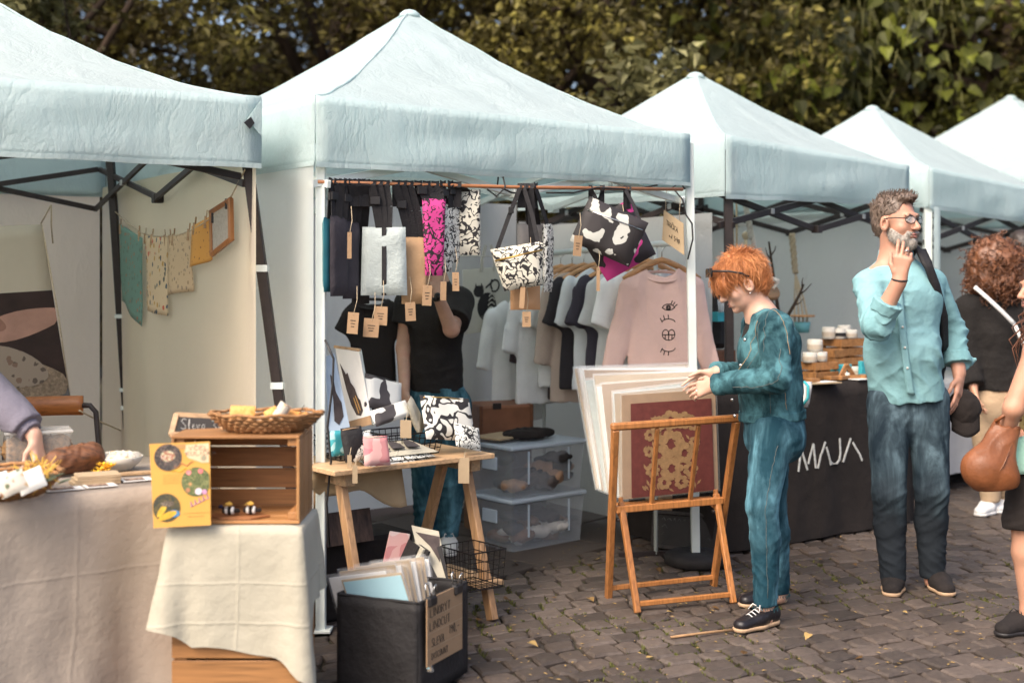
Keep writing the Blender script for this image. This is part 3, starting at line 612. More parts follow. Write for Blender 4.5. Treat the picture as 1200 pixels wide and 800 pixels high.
# ================================================================== PEOPLE
class SDF:
    def __init__(s, lo, hi, h):
        s.lo = np.asarray(lo, float); s.h = h; s.n = np.ceil((np.asarray(hi)-s.lo)/h).astype(int)+1
        s.ax = [(s.lo[i]+h*np.arange(s.n[i])).astype(np.float32) for i in range(3)]
        s.F = np.full(s.n, .06, np.float32)
    def _sl(s, lo, hi):
        r = []
        for i in range(3):
            a = max(0, int((lo[i]-s.lo[i])/s.h)); b = min(s.n[i], int((hi[i]-s.lo[i])/s.h)+2); r.append(slice(a, max(a, b)))
        return tuple(r)
    def _put(s, sl, d, k, sub):
        f = s.F[sl]
        if sub:
            hh = np.maximum(k-np.abs(f+d), 0)/k; s.F[sl] = np.maximum(f, -d)+hh*hh*k*.25
        else:
            hh = np.maximum(k-np.abs(f-d), 0)/k; s.F[sl] = np.minimum(f, d)-hh*hh*k*.25
    def cone(s, a, b, ra, rb, k=.02, flat=None, sub=False, clip=None):
        """tapered capsule; flat=(normal, factor) squashes it; clip=[(point, normal)] cuts it flat"""
        a = np.asarray(a, float); b = np.asarray(b, float); R = max(ra, rb)*(max(1, flat[1]) if flat else 1)+k+.03
        sl = s._sl(np.minimum(a, b)-R, np.maximum(a, b)+R); x = s.ax[0][sl[0]][:,None,None]; y = s.ax[1][sl[1]][None,:,None]; z = s.ax[2][sl[2]][None,None,:]
        if x.size*y.size*z.size == 0: return s
        ab = b-a; L2 = float(ab@ab)+1e-12; px, py, pz = x-a[0], y-a[1], z-a[2]
        t = np.clip((px*ab[0]+py*ab[1]+pz*ab[2])/L2, 0, 1); qx, qy, qz = px-t*ab[0], py-t*ab[1], pz-t*ab[2]
        if flat:
            n = nrm(flat[0]); f = 1/flat[1]-1; c = (qx*n[0]+qy*n[1]+qz*n[2])*f; qx, qy, qz = qx+c*n[0], qy+c*n[1], qz+c*n[2]
        d = np.sqrt(qx*qx+qy*qy+qz*qz)-(ra+(rb-ra)*t)
        if flat and flat[1] < 1: d = d*max(flat[1], .6)
        if clip:
            for (c, n) in clip:
                n = nrm(n); d = np.maximum(d, (x-c[0])*n[0]+(y-c[1])*n[1]+(z-c[2])*n[2])
        s._put(sl, d.astype(np.float32), k, sub); return s
    def chain(s, pts, rs, k=.02, flat=None):
        for i in range(len(pts)-1): s.cone(pts[i], pts[i+1], rs[i], rs[i+1], k, flat)
        return s
    def ell(s, c, r, R=None, k=.02, sub=False, clip=None):
        c = np.asarray(c, float); r = np.asarray(r, float); R_ = np.eye(3) if R is None else np.asarray(R)   # rows: local axes
        m = max(r)+k+.03; sl = s._sl(c-m, c+m); x = s.ax[0][sl[0]][:,None,None]-c[0]; y = s.ax[1][sl[1]][None,:,None]-c[1]; z = s.ax[2][sl[2]][None,None,:]-c[2]
        if x.size*y.size*z.size == 0: return s
        q = [(x*R_[i,0]+y*R_[i,1]+z*R_[i,2]) for i in range(3)]
        k0 = np.sqrt(sum((q[i]/r[i])**2 for i in range(3))); k1 = np.sqrt(sum((q[i]/r[i]**2)**2 for i in range(3)))+1e-9
        d = k0*(k0-1)/k1
        if clip:
            for (cc, n) in clip:
                n = nrm(n); d = np.maximum(d, (x+c[0]-cc[0])*n[0]+(y+c[1]-cc[1])*n[1]+(z+c[2]-cc[2])*n[2])
        s._put(sl, d.astype(np.float32), k, sub); return s
    def cut(s, p, n):
        n = nrm(n); x = s.ax[0][:,None,None]; y = s.ax[1][None,:,None]; z = s.ax[2][None,None,:]
        s.F = np.maximum(s.F, ((x-p[0])*n[0]+(y-p[1])*n[1]+(z-p[2])*n[2]).astype(np.float32)); return s
    def wrinkle(s, amp, sc, stretch=(1,1,1), k=0., zr=None):
        idx = np.argwhere(np.abs(s.F) < .03)
        if not len(idx): return s
        p = s.lo+idx*s.h; q = p*np.asarray(stretch)
        w = np.abs(wob(q+.05*np.stack([wob(q, sc*.5, k), wob(q, sc*.5, k+3), wob(q, sc*.5, k+5)], -1), sc, k)); w = .35-w
        if zr is not None: w = w*np.clip((p[:,2]-zr[0])/(zr[1]-zr[0]), 0, 1)
        s.F[idx[:,0], idx[:,1], idx[:,2]] += (amp*w).astype(np.float32); return s
    def fold(s, c, axis, rad, freq, amp, seed=0., diag=.35):
        """sharp creases across an axis, fading away from c"""
        idx = np.argwhere(np.abs(s.F) < .028); p = s.lo+idx*s.h; q = p-np.asarray(c); r2 = (q*q).sum(1); m = r2 < (2.2*rad)**2; idx, p, q, r2 = idx[m], p[m], q[m], r2[m]
        if not len(idx): return s
        ax = nrm(axis); t = q@ax; side_ = q@nrm(np.cross(ax, V3(.2,1,.1))); ph = freq*(t+diag*side_+.03*wob(p, 7., seed)+.012*wob(p, 19., seed+2))+seed; w = 1-np.abs(np.sin(ph*.5))**.7-.35; w = w*np.exp(-r2/rad**2)*np.clip(.45+.7*wob(p, 8., seed+4), 0, 1.2)
        s.F[idx[:,0], idx[:,1], idx[:,2]] -= (amp*w).astype(np.float32); return s
    def mesh(s):
        Fv = s.F; B = Fv < 0; nx, ny, nz = s.n
        cnt = np.zeros((nx-1, ny-1, nz-1), np.int8)
        for dx in (0,1):
            for dy in (0,1):
                for dz in (0,1): cnt += B[dx:nx-1+dx, dy:ny-1+dy, dz:nz-1+dz]
        act = np.argwhere((cnt > 0) & (cnt < 8)); idx = np.full(cnt.shape, -1, np.int32); idx[tuple(act.T)] = np.arange(len(act))
        acc = np.zeros((len(act), 3)); num = np.zeros(len(act))
        cr = [(0,0,0),(1,0,0),(0,1,0),(1,1,0),(0,0,1),(1,0,1),(0,1,1),(1,1,1)]
        vals = {c: Fv[act[:,0]+c[0], act[:,1]+c[1], act[:,2]+c[2]] for c in cr}
        for c in cr:
            for a in range(3):
                if c[a] == 0:
                    e = list(c); e[a] = 1; e = tuple(e); va, vb = vals[c], vals[e]; m = (va < 0) != (vb < 0)
                    t = np.where(m, va/(va-vb+1e-20), 0); p = np.tile(np.array(c, float), (len(act), 1)); p[:,a] += t
                    acc[m] += p[m]; num[m] += 1
        V = s.lo+s.h*(act+acc/num[:,None]); Q = []
        for a in range(3):
            o = [1,1,1]; o[a] = 0
            sl0 = tuple(slice(1, s.n[i]-1) if i != a else slice(0, s.n[i]-1) for i in range(3)); sl1 = tuple(slice(1, s.n[i]-1) if i != a else slice(1, s.n[i]) for i in range(3))
            b0, b1 = B[sl0], B[sl1]; ed = np.argwhere(b0 != b1)+np.array(o)
            if not len(ed): continue
            i1, i2 = (a+1) % 3, (a+2) % 3; e1 = np.zeros(3, int); e1[i1] = 1; e2 = np.zeros(3, int); e2[i2] = 1
            q = np.stack([idx[tuple((ed-e1-e2).T)], idx[tuple((ed-e2).T)], idx[tuple(ed.T)], idx[tuple((ed-e1).T)]], 1)
            ins = B[tuple(ed.T)]; q[~ins] = q[~ins][:, ::-1]; Q.append(q)
        return RAW(V, np.concatenate(Q))

def frame(fwd, up=UP):
    """rows: x = the person's left... (right-handed: x right of forward), y forward, z up"""
    y = nrm(fwd); x = nrm(np.cross(y, up)); z = np.cross(x, y); return np.array([x, y, z])
def head_sdf(s, o, R, sc=1., male=False, k=.012):
    L = lambda x, y, z: np.asarray(o)+sc*(R.T@V3(x, y, z)); E = lambda c, r, k_=k, **kw: s.ell(L(*c), np.asarray(r)*sc, R, k_, **kw)
    E((0,-.018,.03), (.074,.094,.084)); E((0,.03,-.025), (.06,.058,.082), .02); E((0,.022,-.07), (.052 if male else .046,.055,.042), .02)
    E((0,.07,-.098), (.02 if male else .016,.018,.015), .018)
    for q in (-1, 1):
        E((q*.04,.055,-.032), (.022,.022,.022), .02); E((q*.078,-.008,-.014), (.011,.022,.034), .006); E((q*.081,-.004,-.014), (.006,.011,.02), .004, sub=True)
        E((q*.031,.094,.002), (.017,.013,.011), .01, sub=True)
    s.cone(L(-.036,.079,.02), L(.036,.079,.02), .011*sc, .011*sc, .012); s.cone(L(0,.084,.006), L(0,.108,-.034), .009*sc, .013*sc, .012)
    for q in (-1, 1): E((q*.012,.097,-.038), (.008,.01,.007), .006)
    s.cone(L(-.02,.083,-.061), L(.02,.083,-.061), .007*sc, .007*sc, .008); s.cone(L(-.018,.083,-.073), L(.018,.083,-.073), .0075*sc, .0075*sc, .007)
    s.cone(L(-.022,.094,-.067), L(.022,.094,-.067), .0025*sc, .0025*sc, .003, sub=True)
    return L
def face_parts(body, L, R, sc, iris=(.08,.05,.03), brow=(.1,.06,.04), lip=(.42,.16,.13), browmat=None):
    for q in (-1, 1):
        mb = MB(); c = L(q*.031,.076,.001); f = R[1]; mb.lathe([(.0004,-.0115),(.006,-.01),(.0105,-.004),(.0112,.001),(.009,.007),(.0055,.0102),(.0005,.0115)], c, 12, f); e_ = part('eye', mb, MT['eye_white'], body, True)
        mb = MB(); mb.lathe([(.0052,.0098),(.0053,.0112),(.003,.0124),(.0003,.0127)], c, 10, f); part('iris', mb, MT['iris'], e_, True)
        mb = MB(); mb.tube([L(q*.014,.091,.017), L(q*.03,.0905,.0235), L(q*.05,.078,.018)], [.0032*sc,.004*sc,.0018*sc], 5); part('eyebrow', mb, browmat or MT['brow'], body, True)
        mb = MB(); mb.tube([L(q*.019,.087,.004), L(q*.031,.0895,.011), L(q*.045,.081,.004)], .0022*sc, 5); part('eyelid', mb, MT['lash'], body, True)
    mb = MB(); mb.tube([L(-.021,.085,-.066), L(-.008,.0915,-.061), L(.008,.0915,-.061), L(.021,.085,-.066)], [.002,.0042,.0042,.002], 6); mb.tube([L(-.018,.086,-.068), L(0,.0925,-.0735), L(.018,.086,-.068)], [.002,.0052,.002], 6)
    part('lips', mb, MT['lip'], body, True)
def hand(s, w, d, th, curl, sc=1., spread=.0, k=.007, thumb=None, right=False):
    """w wrist, d direction of the fingers, th direction to the thumb side; curl per finger (radians per joint, towards the palm)"""
    d = nrm(d); th = nrm(np.asarray(th)-d*np.dot(th, d)); pn = np.cross(d, th)*(-1 if right else 1)          # pn: palm normal sign chosen by caller through th
    w = np.asarray(w, float); L = lambda a, b, c=0: w+sc*(d*a+th*b+pn*c)
    for b0, b1 in ((.022,.03), (.007,.01), (-.008,-.01), (-.02,-.027)): s.cone(L(.0, b0*.6), L(.078, b1), .014*sc, .0115*sc, .016)
    s.cone(L(-.03,0), L(.012,0), .021*sc, .02*sc, .02, flat=(pn, .75))
    ln = [(.042,.026,.021), (.046,.03,.022), (.042,.028,.021), (.033,.021,.018)]
    for i in range(4):
        b = (.03,.01,-.01,-.028)[i]; p = L(.082-.004*(i == 3), b); a = 0.; sp = (1.5-i)*spread
        r = .0085*sc if i < 3 else .0075*sc
        for j in range(3):
            a += curl[i] if np.isscalar(curl[i]) else curl[i][j]
            dd = nrm(d*math.cos(a)+pn*math.sin(a)+th*sp); q = p+dd*ln[i][j]*sc; s.cone(p, q, r, r*.9, .004); p, r = q, r*.9
    tp = thumb or (.5, .35)
    p = L(.018,.026); dd = nrm(d*.75+th*.6+pn*tp[0]); q = p+dd*.042*sc; s.cone(p, q, .0135*sc, .0105*sc, .012)
    d2 = nrm(d*.95+th*.15+pn*tp[1]); q2 = q+d2*.03*sc; s.cone(q, q2, .0105*sc, .009*sc, .005); s.cone(q2, q2+nrm(d2+pn*.1)*.024*sc, .009*sc, .0075*sc, .004); return q2
def strands(mb, pts, fn, r0=.003, n=3):
    for p in pts: mb.tube(fn(p), [r0, r0*1.1, r0*.8, r0*.2], n, False)
def shoe(ankle, toe, heel, T, m, sole_m, w=.045, h=.09, laces=None, name='shoe'):
    a, t, b = [np.asarray(x, float) for x in (ankle, toe, heel)]; d = nrm((t-b)*V3(1,1,0)); sd_ = V3(-d[1], d[0], 0); z0 = .012
    ln = np.linalg.norm((t-b)*V3(1,1,0)); B = b*V3(1,1,0); q = lambda f, z, y=0: B+d*ln*f+UP*z+sd_*y
    s = SDF(np.minimum(B, B+d*ln)-.1, np.maximum(B, B+d*ln)+V3(.1,.1,.2), .0055)
    s.cone(q(.16,.045), q(.5,.042), w*.85, w, .02); s.cone(q(.5,.042), q(.84,.03), w, w*.84, .02, flat=(UP,.8)); s.cone(q(.14,.05), a*V3(1,1,0)+UP*h, w*.8, w*.82, .025)
    s.cut(q(0,z0), -UP); s.cut(q(0,h+.012), nrm(UP+d*.15)); o = part(name, s.mesh(), m, T, True)
    so = SDF(np.minimum(B, B+d*ln)-.1, np.maximum(B, B+d*ln)+V3(.1,.1,.1), .0055); so.cone(q(.15,.02), q(.5,.02), w*.93, w*1.06, .02); so.cone(q(.5,.02), q(.85,.02), w*1.06, w*.9, .02); so.cut(q(0,.003), -UP); so.cut(q(0,.02), UP)
    part('sole', so.mesh(), sole_m, o, True)
    if laces is not None:
        mb = MB()
        for i in range(4):
            f = .44+.075*i; z = .075-.006*i; mb.tube([q(f,z,-.02), q(f+.02,z+.012,0), q(f,z,.02)], .0028, 5)
        mb.tube([q(.44,.085,0), q(.5,.1,.02), q(.56,.078,.03)], .0024, 4); mb.tube([q(.44,.085,0), q(.5,.1,-.02), q(.56,.078,-.03)], .0024, 4); part('laces', mb, laces, o, True)
    return o
MT['eye_white'] = mat('eye_white', (.7,.66,.62), .2, .03); MT['iris'] = mat('iris_brown', (.05,.03,.02), .1, .1); MT['lash'] = mat('lash_line', (.12,.06,.045), .6, .1)
MT['brow'] = mat('brow_hair', (.12,.07,.045), .8, .2); MT['lip'] = mat('lip', (.42,.17,.14), .4, .1)
MT['skin_man'] = skin('tanned_skin', (.52,.27,.18)); MT['skin_fair'] = skin('fair_skin', (.6,.36,.26)); MT['skin_warm'] = skin('warm_skin', (.5,.26,.165))
def hairmat(name, dark, light, scale=60):
    m, nt, b, L = base(name); tc = N(nt, 'ShaderNodeTexCoord'); nz = N(nt, 'ShaderNodeTexNoise', _Scale=scale, _Detail=4., _Distortion=.8); L(tc.outputs['Object'], nz.inputs['Vector'])
    g = N(nt, 'ShaderNodeNewGeometry'); ad = N(nt, 'ShaderNodeMath', operation='MULTIPLY_ADD'); ad.inputs[1].default_value = .35; L(g.outputs['Random Per Island'], ad.inputs[0]); L(nz.outputs[0], ad.inputs[2])
    r = ramp(nt, [(.4, dark), (.62, (np.asarray(dark)+light)/2), (.9, light)]); L(ad.outputs[0], r.inputs[0]); L(r.outputs[0], b.inputs['Base Color']); b.inputs['Roughness'].default_value = .45
    bp = N(nt, 'ShaderNodeBump', _Strength=.5, _Distance=.008); L(nz.outputs[0], bp.inputs['Height']); L(bp.outputs[0], b.inputs['Normal']); return m
MT['hair_red'] = hairmat('copper_hair', (.34,.105,.03), (.64,.27,.1), 14); MT['hair_grey'] = hairmat('greying_hair', (.06,.038,.026), (.2,.145,.11)); MT['beard'] = hairmat('grey_beard', (.17,.13,.105), (.44,.4,.35), 140)
MT['hair_brown'] = hairmat('dark_brown_hair', (.035,.014,.008), (.16,.06,.03)); MT['hair_curl'] = hairmat('brown_curls', (.035,.013,.007), (.2,.08,.035), 40); MT['hair_dark'] = hairmat('nearly_black_hair', (.012,.008,.006), (.04,.025,.02))
MT['denim_teal'] = denim('teal_denim_jacket', (.008,.038,.05), (.085,.22,.25), .5, 11, (1,1,.7)); MT['jeans_teal'] = denim('teal_jeans', (.01,.048,.07), (.12,.28,.35), .45, 8, (1.2,1.2,.35)); MT['jeans_dark'] = denim('washed_dark_jeans', (.012,.024,.036), (.11,.17,.205), .45, 8, (1.2,1.2,.3))
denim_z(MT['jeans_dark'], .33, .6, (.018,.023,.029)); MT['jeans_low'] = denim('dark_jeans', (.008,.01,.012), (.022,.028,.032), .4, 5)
MT['shirt_aqua'] = mat('turquoise_shirt', (.185,.375,.4), .85, .1, 4, .22, 60, cool=(.25,.45,.47), detail=5)
MT['tee_black'] = mat('black_tee', (.016,.013,.012), .9, .2, 6, .25, 30); MT['knit_black'] = mat('black_knit', (.012,.01,.009), .95, .2, 8, .5, 22)
MT['sweat_grey'] = mat('grey_violet_sweater', (.17,.155,.19), .9, .12, 6, .5, 18); MT['olive_top'] = mat('olive_top', (.16,.115,.04), .85, .12, 6, .3, 12); MT['chino'] = mat('beige_trousers', (.42,.3,.19), .85, .12, 5, .4, 12)
MT['leather_black'] = mat('black_leather', (.014,.012,.014), .35, .2, 12, .15, 50); MT['suede'] = mat('dark_suede', (.016,.012,.011), .9, .3, 12, .3, 30); MT['sole_tan'] = mat('tan_sole', (.42,.28,.17), .7, .1); MT['sole_white'] = mat('white_sole', (.65,.63,.6), .6, .05); MT['sneaker'] = mat('white_sneaker', (.66,.65,.63), .7, .06, 12, .2, 30)
MT['seam_dim'] = mat('dim_stitching', (.12,.13,.12), .85, .2); MT['stitch'] = mat('tan_stitching', (.36,.24,.13), .8, .1); MT['button'] = mat('pale_button', (.7,.68,.62), .3, .05); MT['glass_dark'] = mat('dark_lens', (.012,.01,.01), .08, .1); MT['glass'] = clear('spectacle_lens', (.85,.9,.9), .16, .05)
MT['tan_leather'] = mat('brown_leather', (.2,.068,.024), .46, .3, 7, .25, 26)

# ---------- woman in denim jacket ----------------------------------
def red_woman():
    T = thing('person', 'short copper-haired woman in denim jacket and jeans leafing through the prints', 'person', (1.13, 5.6, 0))
    Ho = P(869,331,5.56); R = frame((-.9,-.05,-.42), V3(-.42,0,.9)); sc = 1.0
    nk = P(893,372,5.57); chest = P(903,405,5.57); waist = P(903,452,5.57); hip = P(905,500,5.58)
    sN, sF = P(908,381,5.40), P(889,381,5.74); eN, eF = P(910,444,5.30), P(880,440,5.8); wN, wF = P(841,450,5.45), P(841,436,5.66)
    hN, hF = P(906,502,5.5), P(902,502,5.66); kN, kF = P(893,592,5.44), P(903,590,5.7); aN, aF = P(897,704,5.45), P(912,690,5.80)
    s = SDF((.62,5.05,-.0), (1.5,6.05,1.72), .0048); L = head_sdf(s, Ho, R, sc)
    s.cone(L(0,-.025,-.06), nk, .05, .058, .02); s.cone(nk, chest, .07, .09, .04); s.cone(chest, waist, .09, .09, .03); s.cone(waist, hip-UP*.03, .09, .085, .03)
    for a, b, c in ((sN,eN,wN), (sF,eF,wF)): s.cone(nk, a, .045, .042, .03); s.cone(a, b, .042, .038, .02); s.cone(b, c, .042, .029, .015)
    for a, b, c in ((hN,kN,aN), (hF,kF,aF)): s.cone(a-UP*.06, b, .06, .05, .02); s.cone(b, c, .05, .036, .02); s.cone(c, c*V3(1,1,0)+UP*.04, .036, .034, .02); s.cone(c*V3(1,1,0)+UP*.04, c*V3(1,1,0)+V3(-.04,-.02,.035), .03, .024, .02)
    dN = nrm(P(802,461,5.56)-wN); hand(s, wN+dN*.02, dN, V3(.05,.3,.95), [(.2,.38,.3),(.2,.34,.28),(.24,.36,.28),(.32,.4,.3)], .95, .055, thumb=(.4,.3))
    dF = nrm(P(814,449,5.72)-wF); hand(s, wF+dF*.02, dF, V3(.1,-.5,.8), [(.2,.35,.3)]*4, .9, .05, thumb=(.3,.2), right=True)
    body = part('body', s.mesh(), MT['skin_fair'], T, True); face_parts(body, L, R, sc, browmat=MT['hair_red'])
    rg_ = MB(); c = wN+dN*.103+V3(0,0,-.004); rg_.lathe([(.0105,-.002),(.0115,0),(.0105,.002)], c, 12, nrm(dN+V3(.2,0,-.2))); part('ring', rg_, MT['chrome'], body, True)
    er = MB(); er.lathe([(.001,-.004),(.005,0),(.001,.004)], L(-.081,.002,-.05), 8); part('earring', er, MT['chrome'], body, True)
    # hair
    s = SDF(Ho-.17, Ho+.19, .005); E = lambda c, r, k=.02, **kw: s.ell(L(*c), np.asarray(r)*sc, R, k, **kw)
    E((0,-.022,.045), (.086,.104,.09)); E((0,-.07,-.01), (.07,.05,.075)); E((0,.055,.062), (.07,.055,.045)); E((-.02,.085,.03), (.06,.026,.04)); E((.03,.082,.03), (.045,.026,.04))
    E((0,.1,-.06), (.07,.06,.075), .01, sub=True); E((-.085,.03,-.055), (.05,.05,.06), .01, sub=True); E((.085,.03,-.055), (.05,.05,.06), .01, sub=True); E((-.085,-.008,-.02), (.03,.028,.04), .01, sub=True)
    s.cut(L(0,0,-.095), -R[2]-.25*R[1]); s.wrinkle(.004, 18., k=2.); hr = s.mesh()
    hb = part('hair', hr, MT['hair_red'], T, True); mb = MB(); rg2 = np.random.default_rng(3)
    vv = hr.vv; pick = vv[rg2.choice(len(vv), 3600)]; cen = L(0,-.03,.03); crown = L(0,-.05,.13)
    for p in pick:
        n_ = nrm(p-cen); d = (p-crown); d = nrm(d-n_*np.dot(d, n_)+rg2.normal(size=3)*.035); l = rg2.uniform(.04,.07)
        if np.dot(p-Ho, R[1]) > .03 and np.dot(p-Ho, R[2]) < .02: l *= .5
        mb.tube([p-d*l*.5-n_*(l*l*1.4), p+n_*.0012, p+d*l*.5-n_*(l*l*1.2-.0006), p+d*l-n_*(l*l*4.8+rg2.uniform(-.003,.002))], [.0006,.0014,.0012,.0003], 3, False)
    part('hair_locks', mb, MT['hair_red'], hb, True)
    # sunglasses pushed up into the hair
    G_ = part('sunglasses', MB().box(L(0,.106,.098), (.05,.012,.008), R[0], R[1], R[2]), MT['black_plastic'], T, bev=.002)
    for q in (-1, 1):
        mb = MB(); pr = [(-.026,-.018),(.024,-.02),(.03,.01),(.02,.02),(-.022,.02),(-.03,.006)]; mb.prism(pr, L(q*.036,.11,.096), R[0], nrm(R[2]-.5*R[1]), .005); part('lens', mb, MT['glass_dark'], G_)
        mb = MB(); mb.tube([L(q*.064,.106,.102), L(q*.092,.05,.075), L(q*.097,.005,.045), L(q*.094,-.02,.018)], [.0055,.005,.0045,.005], 6); part('temple', mb, MT['black_plastic'], G_, True)
    # jacket
    s = SDF((.6,5.05,.78), (1.5,6.05,1.5), .0055)
    s.cone(nk+V3(.0,0,-.02), chest, .085, .13, .04, flat=(V3(1,0,0), .9)); s.cone(chest, waist, .135, .14, .04, flat=(V3(1,0,0), .92)); s.cone(waist, hip+UP*.02, .142, .148, .03, flat=(V3(1,0,0), .95))
    s.ell(chest+V3(-.06,-.02,-.02), (.075,.13,.09), k=.05)
    for a, b, w in ((sN,eN,wN), (sF,eF,wF)):
        s.cone(nk+V3(.02,0,-.035), a+V3(0,0,-.01), .065, .07, .04); s.cone(a+V3(0,0,-.012), b, .072, .06, .03); dd = nrm(w-b); s.cone(b, w, .06, .046, .022, clip=[(w+dd*.012, dd)])
    s.cut(hip+UP*.035, nrm(V3(.06,.0,-1)))
    s.cone(nk+V3(.01,0,.06), nk+V3(-.05,-.01,-.06), .06, .05, .015, sub=True)
    s.wrinkle(.006, 12., (1,1,.6), 1.)
    for e_, a_, w_ in ((eN,sN,wN), (eF,sF,wF)): s.fold(e_, a_-w_, .1, 170., .014, 1.); s.fold(lerp(e_,w_,.6), w_-e_, .09, 190., .009, 2.); s.fold(lerp(a_,e_,.35), e_-a_, .11, 120., .009, 3., .8)
    s.fold(waist+V3(0,-.1,.03), V3(.3,0,1), .14, 95., .011, 5., -.7); s.fold(chest+V3(.1,-.05,0), V3(1,0,.5), .14, 80., .009, 2., .3); jk = part('denim_jacket', s.mesh(), MT['denim_teal'], T, True)
    # waistband, cuffs, collarless neckband, seams, buttons, pocket
    hb_ = hip+UP*.055
    s = SDF((.9,5.2,.8), (1.42,5.95,1.02), .005); s.cone(hb_-UP*.02, hb_+UP*.02, .153, .152, .01, flat=(V3(1,0,0), .95)); s.cut(hb_-UP*.022+V3(0,0,0), nrm(V3(.06,0,-1))); s.cut(hb_+UP*.018, nrm(V3(-.06,0,1))); s.wrinkle(.004, 30.); part('waistband', s.mesh(), MT['denim_teal'], jk, True)
    for b, w in ((eN,wN), (eF,wF)):
        dd = nrm(w-b); s = SDF(w-.09, w+.09, .0045); s.cone(w-dd*.03, w+dd*.02, .05, .047, .01, clip=[(w+dd*.016, dd), (w-dd*.03, -dd)]); s.wrinkle(.003, 40.); part('cuff', s.mesh(), MT['denim_teal'], jk, True)
    def seam(pts, nm='seam', r=.0018):
        mb = MB(); mb.tube(pts, r, 4); part(nm, mb, MT['stitch'], jk, True)
    jv2 = np.array([v.co[:] for v in jk.data.vertices])+LOC[jk]
    def sj(p): q = jv2[np.argmin(((jv2-p)**2).sum(1))]; return q+nrm(q-V3(q[0]*.0+1.13,5.57,q[2]))*.0015
    def js(px_, nm='seam', r=.0013, m='stitch', n=7):
        p = [P(*a) for a in px_]; mb = MB(); mb.tube([sj(lerp(p[i], p[i+1], t)) for i in range(len(p)-1) for t in np.linspace(0,1,n)[:-1]]+[sj(p[-1])], r, 4); part(nm, mb, MT[m], jk, True)
    js([(881,372,5.4),(872,400,5.42),(864,440,5.44),(860,470,5.44)], 'placket_seam'); js([(886,376,5.36),(879,402,5.38),(871,440,5.4),(867,478,5.4)], 'placket_seam', .0011, 'seam_dim')
    js([(905,362,5.4),(921,372,5.3),(929,392,5.3),(928,415,5.3)], 'armhole_seam'); js([(905,362,5.4),(893,374,5.32),(887,392,5.3),(888,410,5.3)], 'armhole_seam', .0011, 'seam_dim')
    js([(926,440,5.36),(929,470,5.38),(930,482,5.38)], 'back_seam'); js([(906,458,5.3),(904,486,5.38)], 'side_seam', .0011, 'seam_dim'); js([(918,400,5.22),(917,430,5.2),(906,452,5.18),(880,462,5.24),(850,462,5.3)], 'sleeve_seam', .0011, 'seam_dim')
    pf = MB(); pf.add([sj(P(x, y, 5.36))+V3(0,-.004,0) for x, y in ((872,398),(890,395),(890,404),(881,409),(872,406))], [(0,1,2,3,4)]); part('pocket_flap', pf, MT['denim_teal'], jk, sol=.004)
    for i, (x, y) in enumerate(((858,468),(861,487),(868,428),(873,398))):
        p = P(x, y, 5.44); mb = MB(); mb.lathe([(.0075,0),(.0075,.003),(.004,.005)], p, 10, (-.5,-.86,0)); part('button', mb, MT['chrome'], jk, True)
    tq = MB(); tq.grid(lambda u, v: nk+V3(-.045-.028*v,-.05+.1*u,.0-.1*v)+V3(-.02*math.sin(math.pi*u),0,0), 6, 5); part('black_top', tq, MT['tee_black'], T, True)
    # jeans
    s = SDF((.85,5.15,.05), (1.42,6.05,1.02), .0055)
    s.cone(hip+UP*.06, hip-UP*.04, .128, .125, .03, flat=(V3(1,0,0),.98)); s.ell(hip+V3(.05,0,-.04), (.09,.15,.11), k=.05)
    for h_, k_, a in ((hN,kN,aN), (hF,kF,aF)): s.cone(h_, k_, .094, .069, .03); s.cone(k_, lerp(k_,a,.35)+V3(.01,0,0), .067, .063, .02); s.cone(lerp(k_,a,.35)+V3(.01,0,0), a-UP*.005, .063, .05, .02, clip=[(a-UP*.02, V3(.1,0,-1))])
    s.cut(hip+UP*.09, UP); s.wrinkle(.005, 11., (.7,.7,1.), 4.)
    for h_, k_, a in ((hN,kN,aN), (hF,kF,aF)): s.fold(k_+V3(.03,0,-.02), UP, .1, 120., .010, 1., .6); s.fold(a+UP*.08, UP, .1, 140., .009, 2., -.7); s.fold(h_-UP*.08, V3(.5,0,1), .13, 110., .010, 3., .7); s.fold(lerp(k_,a,.45), UP, .12, 105., .007, 4., .6)
    jn = part('jeans', s.mesh(), MT['jeans_teal'], T, True)
    vj = jn.data; jv = np.array([v.co[:] for v in vj.vertices])+LOC[jn]
    def sn(p): q = jv[np.argmin(((jv-p)**2).sum(1))]; return q+V3(0,-.0012,0)
    mb = MB(); ctl = [hN+V3(.0,-.102,-.06), lerp(hN,kN,.5)+V3(0,-.088,0), kN+V3(0,-.074,0), lerp(kN,aN,.5)+V3(0,-.066,0), aN+V3(0,-.053,0)]; mb.tube([sn(lerp(ctl[i], ctl[i+1], t)) for i in range(4) for t in np.linspace(0,1,9)[:-1]], .0011, 4); part('side_seam', mb, MT['seam_dim'], jn, True)
    mb = MB(); 0 and mb.tube([hN+V3(.0,-.102,-.06), lerp(hN,kN,.5)+V3(0,-.088,0), kN+V3(0,-.074,0), lerp(kN,aN,.5)+V3(0,-.066,0), aN+V3(0,-.053,0)], .0016, 4)
    for a in (aN, aF):
        mb = MB(); rr = random.Random(4)
        for i in range(44):
            q = 2*math.pi*i/44; p = a+V3(.052*math.cos(q), .052*math.sin(q), -.018); mb.tube([p, p+V3(rr.uniform(-.004,.004),rr.uniform(-.004,.004),-rr.uniform(.008,.02))], .0014, 3)
        part('frayed_hem', mb, MT['denim_teal'], jn)
    shoe(aN, P(861,737,5.33)*V3(1,1,0), P(911,722,5.5)*V3(1,1,0), T, MT['leather_black'], MT['sole_tan'], .042, .075, MT['sole_white'])
    shoe(aF, P(866,706,5.74)*V3(1,1,0), P(921,700,5.86)*V3(1,1,0), T, MT['leather_black'], MT['sole_tan'], .042, .075, MT['black_plastic'])
red_woman()

